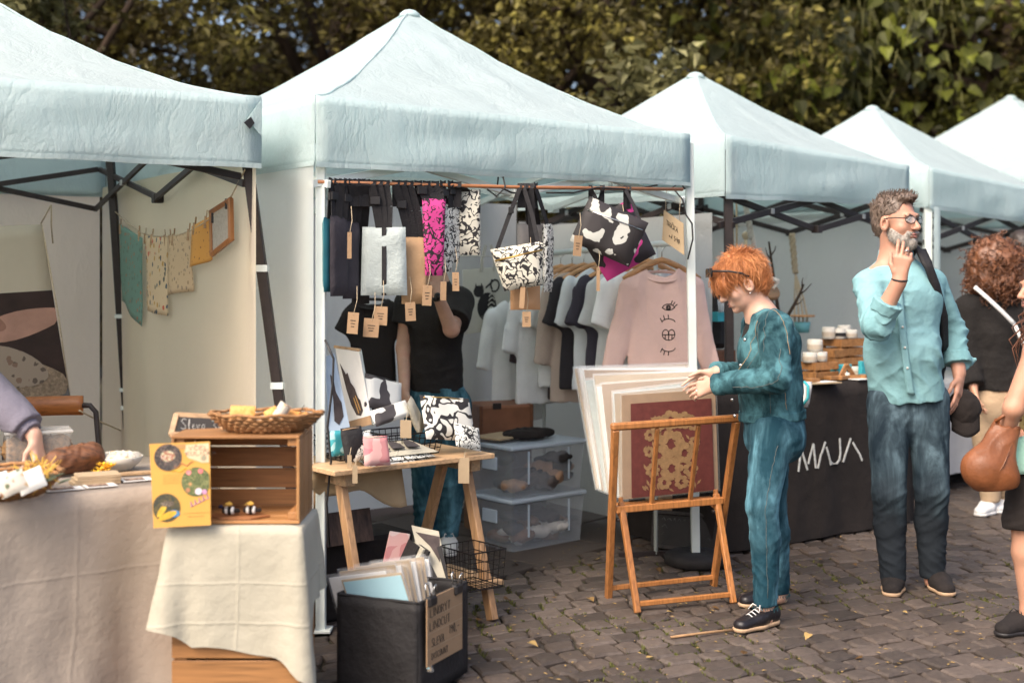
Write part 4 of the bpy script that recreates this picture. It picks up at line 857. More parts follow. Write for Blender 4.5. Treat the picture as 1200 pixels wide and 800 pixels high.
# ---------- bearded man ------------------------------------------------
def man():
    T = thing('person', 'bearded man in glasses and turquoise shirt raising a hand to his mouth', 'person', (1.98, 6.1, 0))
    Ho = P(1051,259,6.08); R = frame((.6,-.8,.02)); sc = 1.08
    nk = P(1050,306,6.12); chest = P(1055,350,6.12); waist = P(1058,415,6.1); hip = P(1063,468,6.12)
    sR, sL = P(1013,330,6.06), P(1096,328,6.2); eR, eL = P(1027,381,5.86), P(1117,388,6.28); wR, wL = P(1054,329,5.77), P(1124,437,6.2)
    hR, hL = P(1041,470,6.1), P(1087,470,6.12); kR, kL = P(1042,577,6.02), P(1092,575,6.04); aR, aL = P(1047,672,6.06), P(1093,668,6.1)
    s = SDF((1.5,5.5,0), (2.4,6.5,1.97), .0052); L = head_sdf(s, Ho, R, sc, True)
    s.cone(L(0,-.025,-.06), nk, .06, .068, .02); s.cone(nk, chest, .08, .1, .04); s.cone(chest, waist, .11, .11, .04); s.cone(waist, hip-UP*.03, .11, .1, .04)
    for a, b, c in ((sR,eR,wR), (sL,eL,wL)): s.cone(nk, a, .05, .042, .03); s.cone(a, b, .042, .04, .02); s.cone(b, c, .046, .032, .018)
    for a, b, c in ((hR,kR,aR), (hL,kL,aL)): s.cone(a-UP*.08, b, .07, .055, .02); s.cone(b, c, .055, .04, .02); s.cone(c, c*V3(1,1,0)+UP*.04, .04, .04, .02)
    dR = nrm(P(1059,290,5.74)-wR)
    hand(s, wR+dR*.02, nrm(dR+V3(.06,0,.02)), V3(-.85,.25,.1), [(.35,.55,.3),(.45,.65,.35),(.7,.8,.4),(.9,.9,.5)], 1.06, .02, thumb=(.75,.75), right=True)
    dL = nrm(P(1123,462,6.16)-wL); hand(s, wL+dL*.025, dL, V3(-.55,-.8,0), [(.25,.25,.2)]*4, 1.08, .04, thumb=(.3,.3))
    body = part('body', s.mesh(), MT['skin_man'], T, True); face_parts(body, L, R, sc, browmat=MT['hair_grey'])
    mb = MB(); mb.lathe([(.034,-.004),(.037,0),(.034,.004)], wR+dR*.005, 16, dR); part('bracelet', mb, MT['black_plastic'], body, True)
    mb = MB(); mb.lathe([(.0115,-.0025),(.0125,0),(.0115,.0025)], wR+dR*.135+V3(.012,-.01,.0), 12, (.2,.3,1)); part('ring', mb, MT['chrome'], body, True)
    # hair: short, swept up; beard close and grey
    s = SDF(Ho-.19, Ho+.2, .005); E = lambda c, r, k=.015, **kw: s.ell(L(*c), np.asarray(r)*sc, R, k, **kw)
    E((0,-.024,.043), (.08,.097,.086)); E((0,.045,.098), (.05,.05,.026), .02); E((0,-.06,-.01), (.072,.048,.07))
    E((0,.115,.01), (.11,.088,.085), .01, sub=True); E((-.085,.035,-.05), (.05,.05,.075), .01, sub=True); E((.085,.035,-.05), (.05,.05,.075), .01, sub=True)
    for q in (-1,1): E((q*.085,-.008,-.016), (.03,.027,.038), .008, sub=True)
    s.cut(L(0,-.05,-.075), -R[2]); s.wrinkle(.006, 24., k=5.); hm = s.mesh(); hb = part('hair', hm, MT['hair_grey'], T, True); mb = MB(); rg2 = np.random.default_rng(9); crown = L(0,-.08,.1); cen = L(0,-.02,.02)
    for p in hm.vv[rg2.choice(len(hm.vv), 900)]:
        n_ = nrm(p-cen); d = p-crown; d = nrm(d-n_*np.dot(d, n_)+.25*UP+rg2.normal(size=3)*.1); l = rg2.uniform(.014,.026); mb.tube([p-d*l*.4, p+n_*.002, p+d*l*.6+n_*.002, p+d*l+n_*.001], [.001,.002,.0016,.0004], 3, False)
    part('hair_locks', mb, MT['hair_grey'], hb, True)
    s = SDF(Ho-.2, Ho+.17, .0045); E = lambda c, r, k=.015, **kw: s.ell(L(*c), np.asarray(r)*sc, R, k, **kw)
    E((0,.026,-.082), (.057,.058,.04)); E((0,.07,-.1), (.028,.024,.026)); E((-.046,.02,-.055), (.019,.036,.05)); E((.046,.02,-.055), (.019,.036,.05)); s.cone(L(-.03,.082,-.056), L(.03,.082,-.056), .0095*sc, .0095*sc, .008); s.cone(L(-.032,.08,-.056), L(-.034,.066,-.085), .01*sc, .012*sc, .012); s.cone(L(.032,.08,-.056), L(.034,.066,-.085), .01*sc, .012*sc, .012)
    E((0,.098,-.068), (.022,.018,.0085), .005, sub=True); E((0,.05,-.02), (.07,.07,.03), .02, sub=True); E((0,-.02,-.12), (.07,.06,.05), .02, sub=True)
    s.wrinkle(.004, 70., k=1.); bm_ = s.mesh(); bo = part('beard', bm_, MT['beard'], T, True); mb = MB(); rg3 = np.random.default_rng(4); cb_ = L(0,.01,-.06)
    for p in bm_.vv[rg3.choice(len(bm_.vv), min(len(bm_.vv), 1500))]: n_ = nrm(p-cb_); d = nrm(n_*.55-R[2]*.8+rg3.normal(size=3)*.25); mb.tube([p-n_*.001, p+d*rg3.uniform(.006,.011)], [.0011,.0003], 3, False)
    part('whiskers', mb, MT['beard'], bo, True)
    # glasses
    fr = MB(); q_ = []
    for q in (-1,1):
        pts = [L(q*(.033+.026*math.cos(t)), .1-.012*max(0, math.cos(t)), .0+.017*math.sin(t)) for t in np.linspace(0, 2*math.pi, 17)]; fr.tube(pts, .0022*sc, 5)
        fr.tube([L(q*.059,.088,.006), L(q*.078,.05,.01), L(q*.084,-.005,.008), L(q*.08,-.03,-.006)], .0024*sc, 5)
    fr.tube([L(-.008,.102,.004), L(0,.105,.007), L(.008,.102,.004)], .0022*sc, 5); gl = part('glasses', fr, MT['black_plastic'], T, True)
    for q in (-1,1):
        mb = MB(); mb.prism([(.024*math.cos(t), .0155*math.sin(t)) for t in np.linspace(0, 2*math.pi, 13)[:-1]], L(q*.033,.0985,0), nrm(R[0]-q*.25*R[1]), R[2], .0015); part('lens', mb, MT['glass'], gl)
    # shirt
    s = SDF((1.5,5.45,.82), (2.45,6.5,1.66), .006)
    s.cone(nk-UP*.035, chest, .085, .155, .05, flat=(V3(0,1,0),.82)); s.ell(chest+UP*.01, (.2,.135,.14), k=.05); s.cone(chest, waist, .175, .172, .04, flat=(V3(0,1,0),.82)); s.cone(waist, hip-UP*.03, .175, .178, .03, flat=(V3(0,1,0),.86)); s.ell(waist+V3(0,-.05,.01), (.14,.1,.12), k=.05)
    s.cone(nk+V3(-.03,.01,-.05), sR+V3(.012,0,-.012), .06, .06, .05); s.cone(nk+V3(.03,.01,-.05), sL+V3(-.012,0,-.012), .06, .06, .05)
    dd = nrm(lerp(eR,wR,.55)-eR); s.cone(sR+V3(.012,0,-.012), eR, .064, .066, .03); m_ = lerp(eR,wR,.5); s.cone(eR, m_, .068, .058, .025, clip=[(m_, dd)])
    dl = nrm(wL-eL); m2 = lerp(eL,wL,.72); s.cone(sL+V3(-.014,0,-.012), eL, .064, .062, .03); s.cone(eL, m2, .064, .054, .025, clip=[(m2, dl)])
    s.cut(hip-UP*.005, nrm(V3(.08,0,-1))); s.cone(nk+UP*.08, nk+UP*.02, .064, .06, .012, sub=True)
    s.wrinkle(.007, 8., (1,1,.35), 3.)
    s.fold(eR, sR-wR, .12, 150., .022, 1.); s.fold(lerp(sR,eR,.4), eR-sR, .14, 100., .019, 2., .9); s.fold(eL, V3(0,0,1), .14, 130., .02, 3.); s.fold(lerp(sL,eL,.45), V3(0,0,1), .14, 100., .017, 4., -.7)
    s.fold(chest+V3(-.12,-.1,-.04), V3(.6,0,1), .17, 85., .019, 5., .6); s.fold(waist+V3(-.12,-.1,-.03), V3(-.35,0,1), .19, 75., .02, 6., .4); s.fold(waist+V3(.12,-.1,-.08), V3(.45,0,1), .19, 80., .02, 7., -.5); s.fold(hip+V3(0,-.1,.06), V3(1,0,.25), .18, 70., .014, 8.); sh = part('shirt', s.mesh(), MT['shirt_aqua'], T, True)
    for m0, ax, r in ((m_, dd, .064), (m2+dl*.004, dl, .062)):
        s = SDF(m0-.12, m0+.12, .005); s.cone(m0-ax*.045, m0+ax*.012, r, r*1.08, .01, clip=[(m0+ax*.01, ax), (m0-ax*.045, -ax)])
        if ax is dl: s.cone(m0+V3(.02,0,-.01), m0+V3(.085,.0,.012), .045, .006, .015, flat=(V3(0,1,0),.6))
        s.wrinkle(.006, 22.); part('rolled_cuff', s.mesh(), MT['shirt_aqua'], sh, True)
    cl = MB(); ax_ = nrm(nk-L(0,-.025,-.06)); nb_ = nk+UP*.03
    cl.grid(lambda u, v: nb_+V3((.086-.008*v)*math.cos(2*math.pi*u*.97-1.35), (.082-.008*v)*math.sin(2*math.pi*u*.97-1.35), -.026+.045*v+.016*math.sin(2*math.pi*u*.97-1.35)), 30, 4); part('collar_band', cl, MT['shirt_aqua'], sh, True, sol=.005)
    pl = MB(); fr_ = lambda z: -(.137+.012*math.sin((z-.9)*5))
    pts = [P(1051,318,5.985), P(1054,350,5.955), P(1059,400,5.925), P(1064,440,5.93), P(1068,462,5.945)]
    def pls(u, v):
        t = v*(len(pts)-1); i = min(int(t), len(pts)-2); return lerp(pts[i], pts[i+1], t-i)+V3(.034*(u-.5),.004*abs(u-.5),0)
    pl.grid(pls, 4, 24); part('placket', pl, MT['shirt_aqua'], sh, True, sol=.006)
    for y_ in (336,359,383,407,431):
        t = np.interp(y_, [318,350,400,440,462], [0,1,2,3,4])/4; p = pls(.5, t)+V3(0,-.006,0); mb = MB(); mb.lathe([(.0055,0),(.0055,.003),(.002,.0036)], p, 10, (0,-1,0)); part('button', mb, MT['button'], sh, True)
    # jeans: washed above the knee, dark below
    s = SDF((1.5,5.7,.03), (2.4,6.5,1.0), .0058)
    s.cone(hip+UP*.04, hip-UP*.06, .155, .15, .03, flat=(V3(0,1,0),.85))
    for h_, k_, a in ((hR,kR,aR), (hL,kL,aL)): s.cone(h_, k_, .103, .079, .03); s.cone(k_, lerp(k_,a,.4)+V3(0,.02,0), .077, .075, .02); s.cone(lerp(k_,a,.4)+V3(0,.02,0), a-UP*.01, .075, .06, .02, clip=[(a-UP*.035, -UP)])
    s.cut(hip+UP*.06, UP); s.wrinkle(.005, 10., (.7,.7,1.), 6.)
    for h_, k_, a in ((hR,kR,aR), (hL,kL,aL)): s.fold(k_+V3(0,-.03,-.03), UP, .12, 110., .010, 1., .7); s.fold(a+UP*.07, UP, .11, 130., .010, 2., -.8); s.fold(h_-UP*.06, V3(.6*np.sign(h_[0]-hip[0]),0,1), .15, 95., .011, 3., .7); s.fold(lerp(k_,a,.5), UP, .14, 95., .008, 4., .5)
    jm = s.mesh()
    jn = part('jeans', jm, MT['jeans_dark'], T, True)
    shoe(aR, P(1044,695,5.92)*V3(1,1,0), P(1049,672,6.18)*V3(1,1,0), T, MT['suede'], MT['sole_tan'], .05, .1, MT['black_plastic'])
    shoe(aL, P(1112,696,5.93)*V3(1,1,0), P(1092,668,6.18)*V3(1,1,0), T, MT['suede'], MT['sole_tan'], .05, .1, MT['black_plastic'])
    # backpack and hat: things of their own
    Bp = thing('backpack', 'black backpack on the back of the man in the turquoise shirt', 'backpack', (2.05,6.33,1.0))
    s = SDF((1.75,6.15,.85), (2.4,6.6,1.6), .009); s.cone(P(1062,350,6.36), P(1070,430,6.36), .15, .16, .05, flat=(V3(0,1,0),.55)); s.ell(P(1078,420,6.44), (.12,.08,.12), k=.05); s.wrinkle(.008, 14.); part('pack_body', s.mesh(), MT['black_nylon'], Bp, True)
    mb = MB(); st = [P(1069,296,6.3), P(1073,288,6.2), P(1079,293,6.06), P(1088,312,6.0), P(1097,336,6.02), P(1106,372,6.1), P(1107,410,6.22)]
    def strap(u, v):
        t = v*(len(st)-1); i = min(int(t), len(st)-2); w_ = .05 if v < .5 else .042; p = lerp(st[i], st[i+1], t-i); tg = nrm(st[i+1]-st[i]); sd_ = nrm(np.cross(tg, V3(.25,-1,.3))); return p+sd_*w_*(u-.5)
    mb.grid(strap, 3, 30); part('strap', mb, MT['webbing'], Bp, True, sol=.014)
    Hh = thing('hat', 'black cap held down in the left hand of the man in turquoise', 'hat', P(1128,490,6.2))
    s = SDF(P(1128,490,6.2)-.16, P(1128,490,6.2)+.16, .005); c = P(1129,478,6.2); s.ell(c, (.085,.06,.085), k=.01); s.ell(c+V3(.0,.0,-.02), (.06,.045,.11), k=.02); s.wrinkle(.005, 20.); part('crown_of_hat', s.mesh(), MT['black_cloth'], Hh, True)
    mb = MB(); mb.grid(lambda u, v: c+V3(.085*(u-.5)*2*.8, -.03-.03*math.sin(math.pi*u)*v, -.02-.085*v-.03*math.sin(math.pi*u)*v), 10, 5); part('peak', mb, MT['black_cloth'], Hh, True, sol=.004)
man()

# ---------- simpler figures --------------------------------------------
def figure(label, Ho, fwd, nk, sh, el, wr, hip, hp, kn, an, skin_m, hgrid=.007, sc=1., hands=True, clothes=None, hair=None, build=1., group=None, hand_d=None, thumbs=None, curl=.3, up=UP):
    """Ho head centre; sh, el, wr, hp, kn, an: (left, right) pairs"""
    fl = (an[0]+an[1])/2*V3(1,1,0); T = thing('person', label, 'person', fl); R = frame(fwd, up)
    al = np.array([Ho, nk, hip, *sh, *el, *wr, *hp, *kn, *an, fl]); lo, hi = al.min(0)-.24, al.max(0)+.24; lo[2] = 0
    s = SDF(lo, hi, hgrid); L = head_sdf(s, Ho, R, sc); f = np.array([fwd[0], fwd[1], 0.]); f = nrm(f); mid = lerp(nk, hip, .35); wa = lerp(nk, hip, .7)
    s.cone(L(0,-.025,-.06), nk, .05, .058, .02); s.cone(nk, mid, .08, .12*build, .04, flat=(f,.8)); s.cone(mid, wa, .12*build, .11*build, .04, flat=(f,.8)); s.cone(wa, hip, .11*build, .13*build, .04, flat=(f,.85))
    for i in (0,1):
        s.cone(mid, sh[i], .08, .055, .04); s.cone(sh[i], el[i], .052*build, .042, .02); s.cone(el[i], wr[i], .041, .029, .015)
        s.cone(hp[i]-UP*.06, kn[i], .07*build, .055, .02); s.cone(kn[i], lerp(kn[i], an[i], .35), .052, .055, .02); s.cone(lerp(kn[i], an[i], .35), an[i], .055, .037, .02); s.cone(an[i], an[i]*V3(1,1,0)+UP*.04, .038, .035, .02); s.cone(an[i]*V3(1,1,0)+UP*.035, an[i]*V3(1,1,0)+UP*.03+f*.06, .03, .024, .02)
        if hands:
            d = nrm(wr[i]-el[i]) if hand_d is None or hand_d[i] is None else nrm(hand_d[i]); th = V3(*f)*1.+V3(0,0,.01) if thumbs is None or thumbs[i] is None else thumbs[i]; hand(s, wr[i]+d*.02, d, th, [(curl,curl,curl*.8)]*4, sc, .04, right=(i == 1))
    body = part('body', s.mesh(), skin_m, T, True); face_parts(body, L, R, sc); return T, L, R, body, mid, wa, f
def torso_cloth(T, name, m, nk, hip, sh, mid, wa, f, infl, hem, h=.008, sleeves=None, build=1., neck=.06, wr_amp=.01):
    al = np.array([nk, hip, *sh]+[x for sl in (sleeves or []) for x in sl]); s = SDF(al.min(0)-.22, al.max(0)+.2, h)
    s.cone(nk-UP*.03, mid, .08+infl, .125*build+infl, .05, flat=(f,.82)); s.cone(mid, wa, .125*build+infl, .115*build+infl, .04, flat=(f,.82)); s.cone(wa, hip, .115*build+infl, .135*build+infl, .04, flat=(f,.86))
    for x in sh: s.cone(mid+UP*.05, x, .08+infl, .056+infl, .04)
    for sl in (sleeves or []):
        rr = [.056+infl+.006, .046+infl+.008, .034+infl+.008]
        for i in range(len(sl)-1):
            last = i == len(sl)-2; d = nrm(sl[i+1]-sl[i]); s.cone(sl[i], sl[i+1], rr[i], rr[i+1]+(.012 if last and len(sl) == 2 else 0), .03, clip=[(sl[i+1], d)] if last else None)
    s.cut(hem, -UP); s.cone(nk+UP*.07, nk+f*.04-UP*.02, neck, neck*.9, .012, sub=True); s.wrinkle(wr_amp*.6, 10., (1,1,.5), 3.); s.fold(wa-f*0, V3(.4,.1,1), .2, 85., .011, 2.)
    for sl in (sleeves or []):
        for i in range(1, len(sl)-1): s.fold(sl[i], sl[i-1]-sl[i+1], .11, 140., .013, 1.)
    return part(name, s.mesh(), m, T, True)
def trousers(T, name, m, hip, hp, kn, an, infl, top, f, h=.008, build=1., short=None):
    al = np.array([hip, *hp, *kn, *an]); s = SDF(al.min(0)-.2, al.max(0)+.2, h); s.cone(hip+UP*.05, hip-UP*.06, .13*build+infl, .14*build+infl, .03, flat=(f,.88))
    for i in (0,1):
        s.cone(hp[i], kn[i], .09*build+infl, .063+infl, .03)
        if short is None: s.cone(kn[i], an[i], .063+infl, .045+infl, .02, clip=[(an[i]-UP*.02, -UP)])
    s.cut(top, UP)
    if short is not None: s.cut(V3(0,0,short), -UP)
    s.wrinkle(.005, 10., k=5.)
    for i in (0,1): s.fold(kn[i], UP, .13, 130., .012, 1.); s.fold(an[i]+UP*.1, UP, .13, 140., .012, 2.); s.fold(hp[i]-UP*.05, V3(.4,0,1), .14, 100., .010, 3.)
    return part(name, s.mesh(), m, T, True)
def cap_hair(T, L, R, sc, Ho, m, vol=1.05, low=-.08, n=260, seed=1, amp=.012):
    s = SDF(Ho-.2, Ho+.2, .007); E = lambda c, r, k=.015, **kw: s.ell(L(*c), np.asarray(r)*sc*vol, R, k, **kw)
    E((0,-.024,.043), (.082,.1,.088)); E((0,-.06,-.02), (.075,.052,.08)); E((0,.125,-.01), (.1,.09,.085), .01, sub=True); s.cut(L(0,-.05,low), -R[2]); s.wrinkle(amp, 25., k=seed); q = s.mesh(); h_ = part('hair', q, m, T, True)
    return h_, q

# vendor behind the bags: black tee, arm raised, head hidden by the bags
def vendor():
    Y = 6.95; nk = P(510,336,Y); hip = P(512,468,Y); sh = (P(538,354,Y-.02), P(480,356,Y)); el = (P(529,386,6.72), P(473,408,6.95)); wr = (P(513,346,6.62), P(474,455,6.86))
    hp = (P(531,475,Y), P(494,475,Y)); kn = (P(530,565,Y-.02), P(500,565,Y-.03)); an = (V3(hp[0][0]-.03,Y,.09), V3(hp[1][0]+.02,Y-.02,.09))
    T, L, R, body, mid, wa, f = figure('stallholder in black tee and teal jeans, face hidden behind the hanging pouches', P(512,290,Y-.05), (.05,-1,.0), nk, sh, el, wr, hip, hp, kn, an, MT['skin_fair'], .0065, 1., hand_d=(V3(-.12,-.05,1), V3(0,-.1,-1)), thumbs=(V3(-.9,-.4,0), V3(.5,-.7,0)), curl=.45)
    cap_hair(T, L, R, 1., P(512,290,Y-.05), MT['hair_brown'], 1.05)
    torso_cloth(T, 'tee', MT['tee_black'], nk, hip, sh, mid, wa, f, .02, P(512,458,Y), .007, [(sh[0], lerp(sh[0],el[0],.75)), (sh[1], lerp(sh[1],el[1],.45))])
    trousers(T, 'jeans', MT['jeans_teal'], hip, hp, kn, an, .014, P(512,452,Y), f, .008)
    for a in an: shoe(a, a*V3(1,1,0)+V3(.02,-.19,0), a*V3(1,1,0)+V3(0,.07,0), T, MT['sneaker'], MT['sole_white'], .046, .085, MT['sole_white'], 'sneaker')
    d = nrm(wr[0]-el[0]); mb = MB(); mb.lathe([(.034,-.012),(.036,-.01),(.036,.01),(.034,.012)], wr[0]-d*.005, 16, d); w_ = part('watch', mb, MT['black_plastic'], T, True); mb = MB(); mb.lathe([(.019,0),(.019,.008),(.015,.01)], wr[0]-d*.005+V3(0,-.034,0), 14, (0,-1,.1)); part('watch_face', mb, MT['glass_dark'], w_, True)
vendor()
# woman with the brown handbag at the right edge
def bag_woman():
    Y = 5.4; Ho = P(1222,338,Y); nk = P(1232,388,Y); hip = P(1230,515,Y); sh = (P(1216,412,Y-.18), P(1240,408,Y+.18)); el = (P(1188,478,5.2), P(1225,480,5.62)); wr = (P(1178,507,5.28), P(1208,508,5.4))
    hp = (P(1222,528,Y-.08), P(1236,528,Y+.09)); kn = (P(1200,610,5.32), P(1226,612,5.5)); an = (P(1207,716,5.33), P(1240,705,5.56))
    T, L, R, body, mid, wa, f = figure('dark-haired woman in olive top and black shorts gripping a handbag at the edge', Ho, (-.97,-.2,.0), nk, sh, el, wr, hip, hp, kn, an, MT['skin_warm'], .0055, .98, hand_d=(V3(.35,-.1,-.75), V3(-.8,-.1,-.45)), thumbs=(V3(-.5,-.2,-.6), V3(0,.2,1)), curl=.45)
    h_, q = cap_hair(T, L, R, .98, Ho, MT['hair_brown'], 1.08); mb = MB(); rg2 = np.random.default_rng(2)
    for i in range(420):
        a = rg2.uniform(-1, 1); p = L(.088*math.copysign(1, a)*rg2.uniform(.6,1), rg2.uniform(-.1,-.01), rg2.uniform(-.03,.05)); e_ = p+V3(rg2.uniform(-.09,.04), rg2.uniform(-.05,.05)-(.06 if a < 0 else 0), -rg2.uniform(.22,.36)); m1 = lerp(p, e_, .35)+V3(.03+rg2.normal()*.015,rg2.normal()*.02,0); m2 = lerp(p, e_, .7)+V3(rg2.normal()*.03,rg2.normal()*.02,0)
        mb.tube([p, m1, m2, e_], [.0025,.004,.003,.0006], 4, False)
    part('hair_locks', mb, MT['hair_brown'], h_, True)
    torso_cloth(T, 'olive_top', MT['olive_top'], nk, hip, (lerp(sh[0],nk,.35), lerp(sh[1],nk,.35)), mid, wa, f, .006, P(1225,525,Y), .007)
    trousers(T, 'shorts', MT['black_cloth'], hip, hp, kn, an, .026, P(1225,512,Y), f, .008, short=.44)
    mb = MB(); d = nrm(wr[0]-el[0]); mb.lathe([(.031,-.003),(.034,0),(.031,.003)], wr[0], 14, d); part('bracelet', mb, MT['brass'], body, True)
    shoe(an[0], P(1170,734,5.28)*V3(1,1,0), P(1214,724,5.4)*V3(1,1,0), T, MT['suede'], MT['black_plastic'], .047, .09, MT['black_plastic'])
    shoe(an[1], P(1205,718,5.5)*V3(1,1,0), P(1250,710,5.62)*V3(1,1,0), T, MT['suede'], MT['black_plastic'], .047, .09, MT['black_plastic'])
    B_ = thing('handbag', 'soft brown leather bucket bag held in front of black shorts', 'bag', P(1165,575,5.22)); s = SDF(P(1165,530,5.2)-.24, P(1165,530,5.2)+.24, .006)
    s.cone(P(1180,500,5.24), P(1160,550,5.2), .055, .095, .03, flat=(V3(.2,1,0),.62)); s.ell(P(1158,548,5.2), (.105,.062,.085), k=.03); s.cone(P(1150,556,5.2), P(1180,561,5.2), .052, .052, .03, flat=(V3(.2,1,0),.8)); s.cut(P(1165,574,5.2), V3(.12,0,-1)); s.cut(P(1180,494,5.2), nrm(V3(.25,0,1))); s.ell(P(1181,494,5.24), (.05,.03,.04), k=.01, sub=True); s.wrinkle(.006, 9., (1,1,.4), 2.); s.fold(P(1172,512,5.2), V3(-.3,0,1), .09, 120., .008, 1.)
    bb = part('bag_body', s.mesh(), MT['tan_leather'], B_, True); mb = MB(); mb.tube([P(1166,494,5.22), P(1180,484,5.2), P(1196,492,5.24)], .008, 6); part('handle', mb, MT['tan_leather'], B_, True)
    mb = MB(); mb.tube([P(1186,520,5.16), P(1176,545,5.13), P(1160,568,5.15)], .003, 5); part('seam', mb, MT['dark_wood'], bb, True)
    mb = MB(); mb.grid(lambda u, v: P(1192,515,5.24)+V3(.07*u-.02*v, .02*math.sin(5*u), -.16*v+.03*u), 6, 8); solo('scarf', mb, mat('mint_cloth', (.3,.5,.42), .9, .1, 8, .4, 14), 'mint green cloth hanging beside the brown handbag', 'scarf', sol=.008, smooth=True)
bag_woman()
# curly-haired woman seen from behind
def curly():
    Y = 8.; Ho = P(1167,312,Y); nk = P(1168,350,Y); hip = P(1166,462,Y); sh = (P(1136,362,Y), P(1200,362,Y)); el = (P(1131,418,Y-.02), P(1206,420,Y)); wr = (P(1140,452,Y-.12), P(1196,450,Y-.14))
    sh, el, wr = sh, el, wr; hp = (P(1152,470,Y), P(1181,470,Y)); kn = (P(1158,535,Y), P(1183,535,Y)); an = (V3(2.99,Y,.09), V3(3.13,Y+.1,.09))
    T, L, R, body, mid, wa, f = figure('curly brown-haired person in black with a white strap, seen from behind', Ho, (.1,1,0), nk, sh, el, wr, hip, hp, kn, an, MT['skin_warm'], .009, 1.)
    s = SDF(Ho-.3, Ho+.3, .009); s.ell(Ho+UP*.02, (.17,.16,.16), k=.04); s.ell(Ho-UP*.1, (.17,.15,.12), k=.05); s.wrinkle(.03, 13., k=1.); q = s.mesh(); h_ = part('hair', q, MT['hair_curl'], T, True); mb = MB(); rg2 = np.random.default_rng(8)
    for p in q.vv[rg2.choice(len(q.vv), 620)]:
        n_ = nrm(p-Ho); ax = nrm(n_*.3-UP*.8+rg2.normal(size=3)*.5); a = nrm(np.cross(ax, n_)); b = np.cross(ax, a); r_ = rg2.uniform(.008,.015)
        mb.tube([p+n_*.008+ax*.011*t+r_*(a*math.cos(t*1.5)+b*math.sin(t*1.5)) for t in np.linspace(0, 6, 11)], .003, 4, False)
    part('curls', mb, MT['hair_curl'], h_, True)
    torso_cloth(T, 'black_top', MT['knit_black'], nk, hip, sh, mid, wa, f, .03, P(1168,456,Y), .009, [(sh[0], el[0], wr[0]), (sh[1], el[1], wr[1])], 1.08, .05)
    trousers(T, 'trousers', MT['chino'], hip, hp, kn, an, .016, P(1168,450,Y), f, .01, 1.05)
    for a in an: shoe(a, a*V3(1,1,0)+V3(-.12,-.12,0), a*V3(1,1,0)+V3(.06,.08,0), T, MT['sneaker'], MT['sole_white'], .048, .09, MT['sole_white'], 'sneaker')
    mb = MB(); a0, a1 = P(1142,336,Y-.17), P(1189,380,Y-.2); mb.grid(lambda u, v: lerp(a0, a1, v)+nrm(V3(.7,0,.75))*.024*(u-.5)+V3(0,-.02*math.sin(math.pi*v),0), 2, 12)
    Bg = thing('shoulder_bag', 'white bag strap slung over the black top of the curly-haired person', 'bag', a1); part('strap', mb, MT['sneaker'], Bg, True, sol=.006)
    mb = MB(); s = SDF(P(1215,450,Y)-.22, P(1215,450,Y)+.22, .01); s.ell(P(1214,445,Y-.12), (.12,.06,.1), k=.02); part('pouch', s.mesh(), MT['sneaker'], Bg, True); mb = MB(); mb.tube([a1, P(1200,405,Y-.19), P(1212,432,Y-.16)], .012, 5); part('strap_end', mb, MT['sneaker'], Bg, True)
curly()
def passer(label, px, py, Y, hair, cloth, fwd, seed, sc=.98):
    Ho = P(px, py, Y); x = Ho[0]; g = nrm(V3(fwd[0], fwd[1], 0)); r = V3(g[1], -g[0], 0); z = Ho[2]; k = z/1.6; at = lambda a, b, c: V3(x, Y, 0)+r*a+g*b+UP*c*k
    nk = at(0,0,1.43); hip = at(0,0,.92); sh = (at(-.17,0,1.36), at(.17,0,1.36)); el = (at(-.22,0,1.1), at(.22,0,1.1)); wr = (at(-.22,.1,.88), at(.22,.1,.88)); hp = (at(-.08,0,.88), at(.08,0,.88)); kn = (at(-.09,.02,.48), at(.09,.02,.48)); an = (at(-.09,0,.09), at(.09,0,.09))
    T, L, R, body, mid, wa, f = figure(label, Ho, fwd, nk, sh, el, wr, hip, hp, kn, an, MT['skin_warm'], .011, sc, hands=False); cap_hair(T, L, R, sc, Ho, hair, 1.1, seed=seed)
    torso_cloth(T, 'top', cloth, nk, hip, sh, mid, wa, f, .025, hip+UP*.02, .011, [(sh[0], el[0], wr[0]), (sh[1], el[1], wr[1])]); trousers(T, 'trousers', MT['jeans_low'], hip, hp, kn, an, .015, hip+UP*.05, f, .012)
    for a in an: shoe(a, a*V3(1,1,0)+g*.18, a*V3(1,1,0)-g*.07, T, MT['suede'], MT['black_plastic'], .046, .09)
passer('distant dark-haired passer-by in pale grey glimpsed past the man\'s shoulder', 1121, 336, 11.2, MT['hair_dark'], MT['chino'], (.9,-.3,0), 3)
passer('dark-haired person mostly hidden behind the curly-haired one', 1196, 292, 9.0, MT['hair_dark'], MT['knit_black'], (.2,1,0), 4)
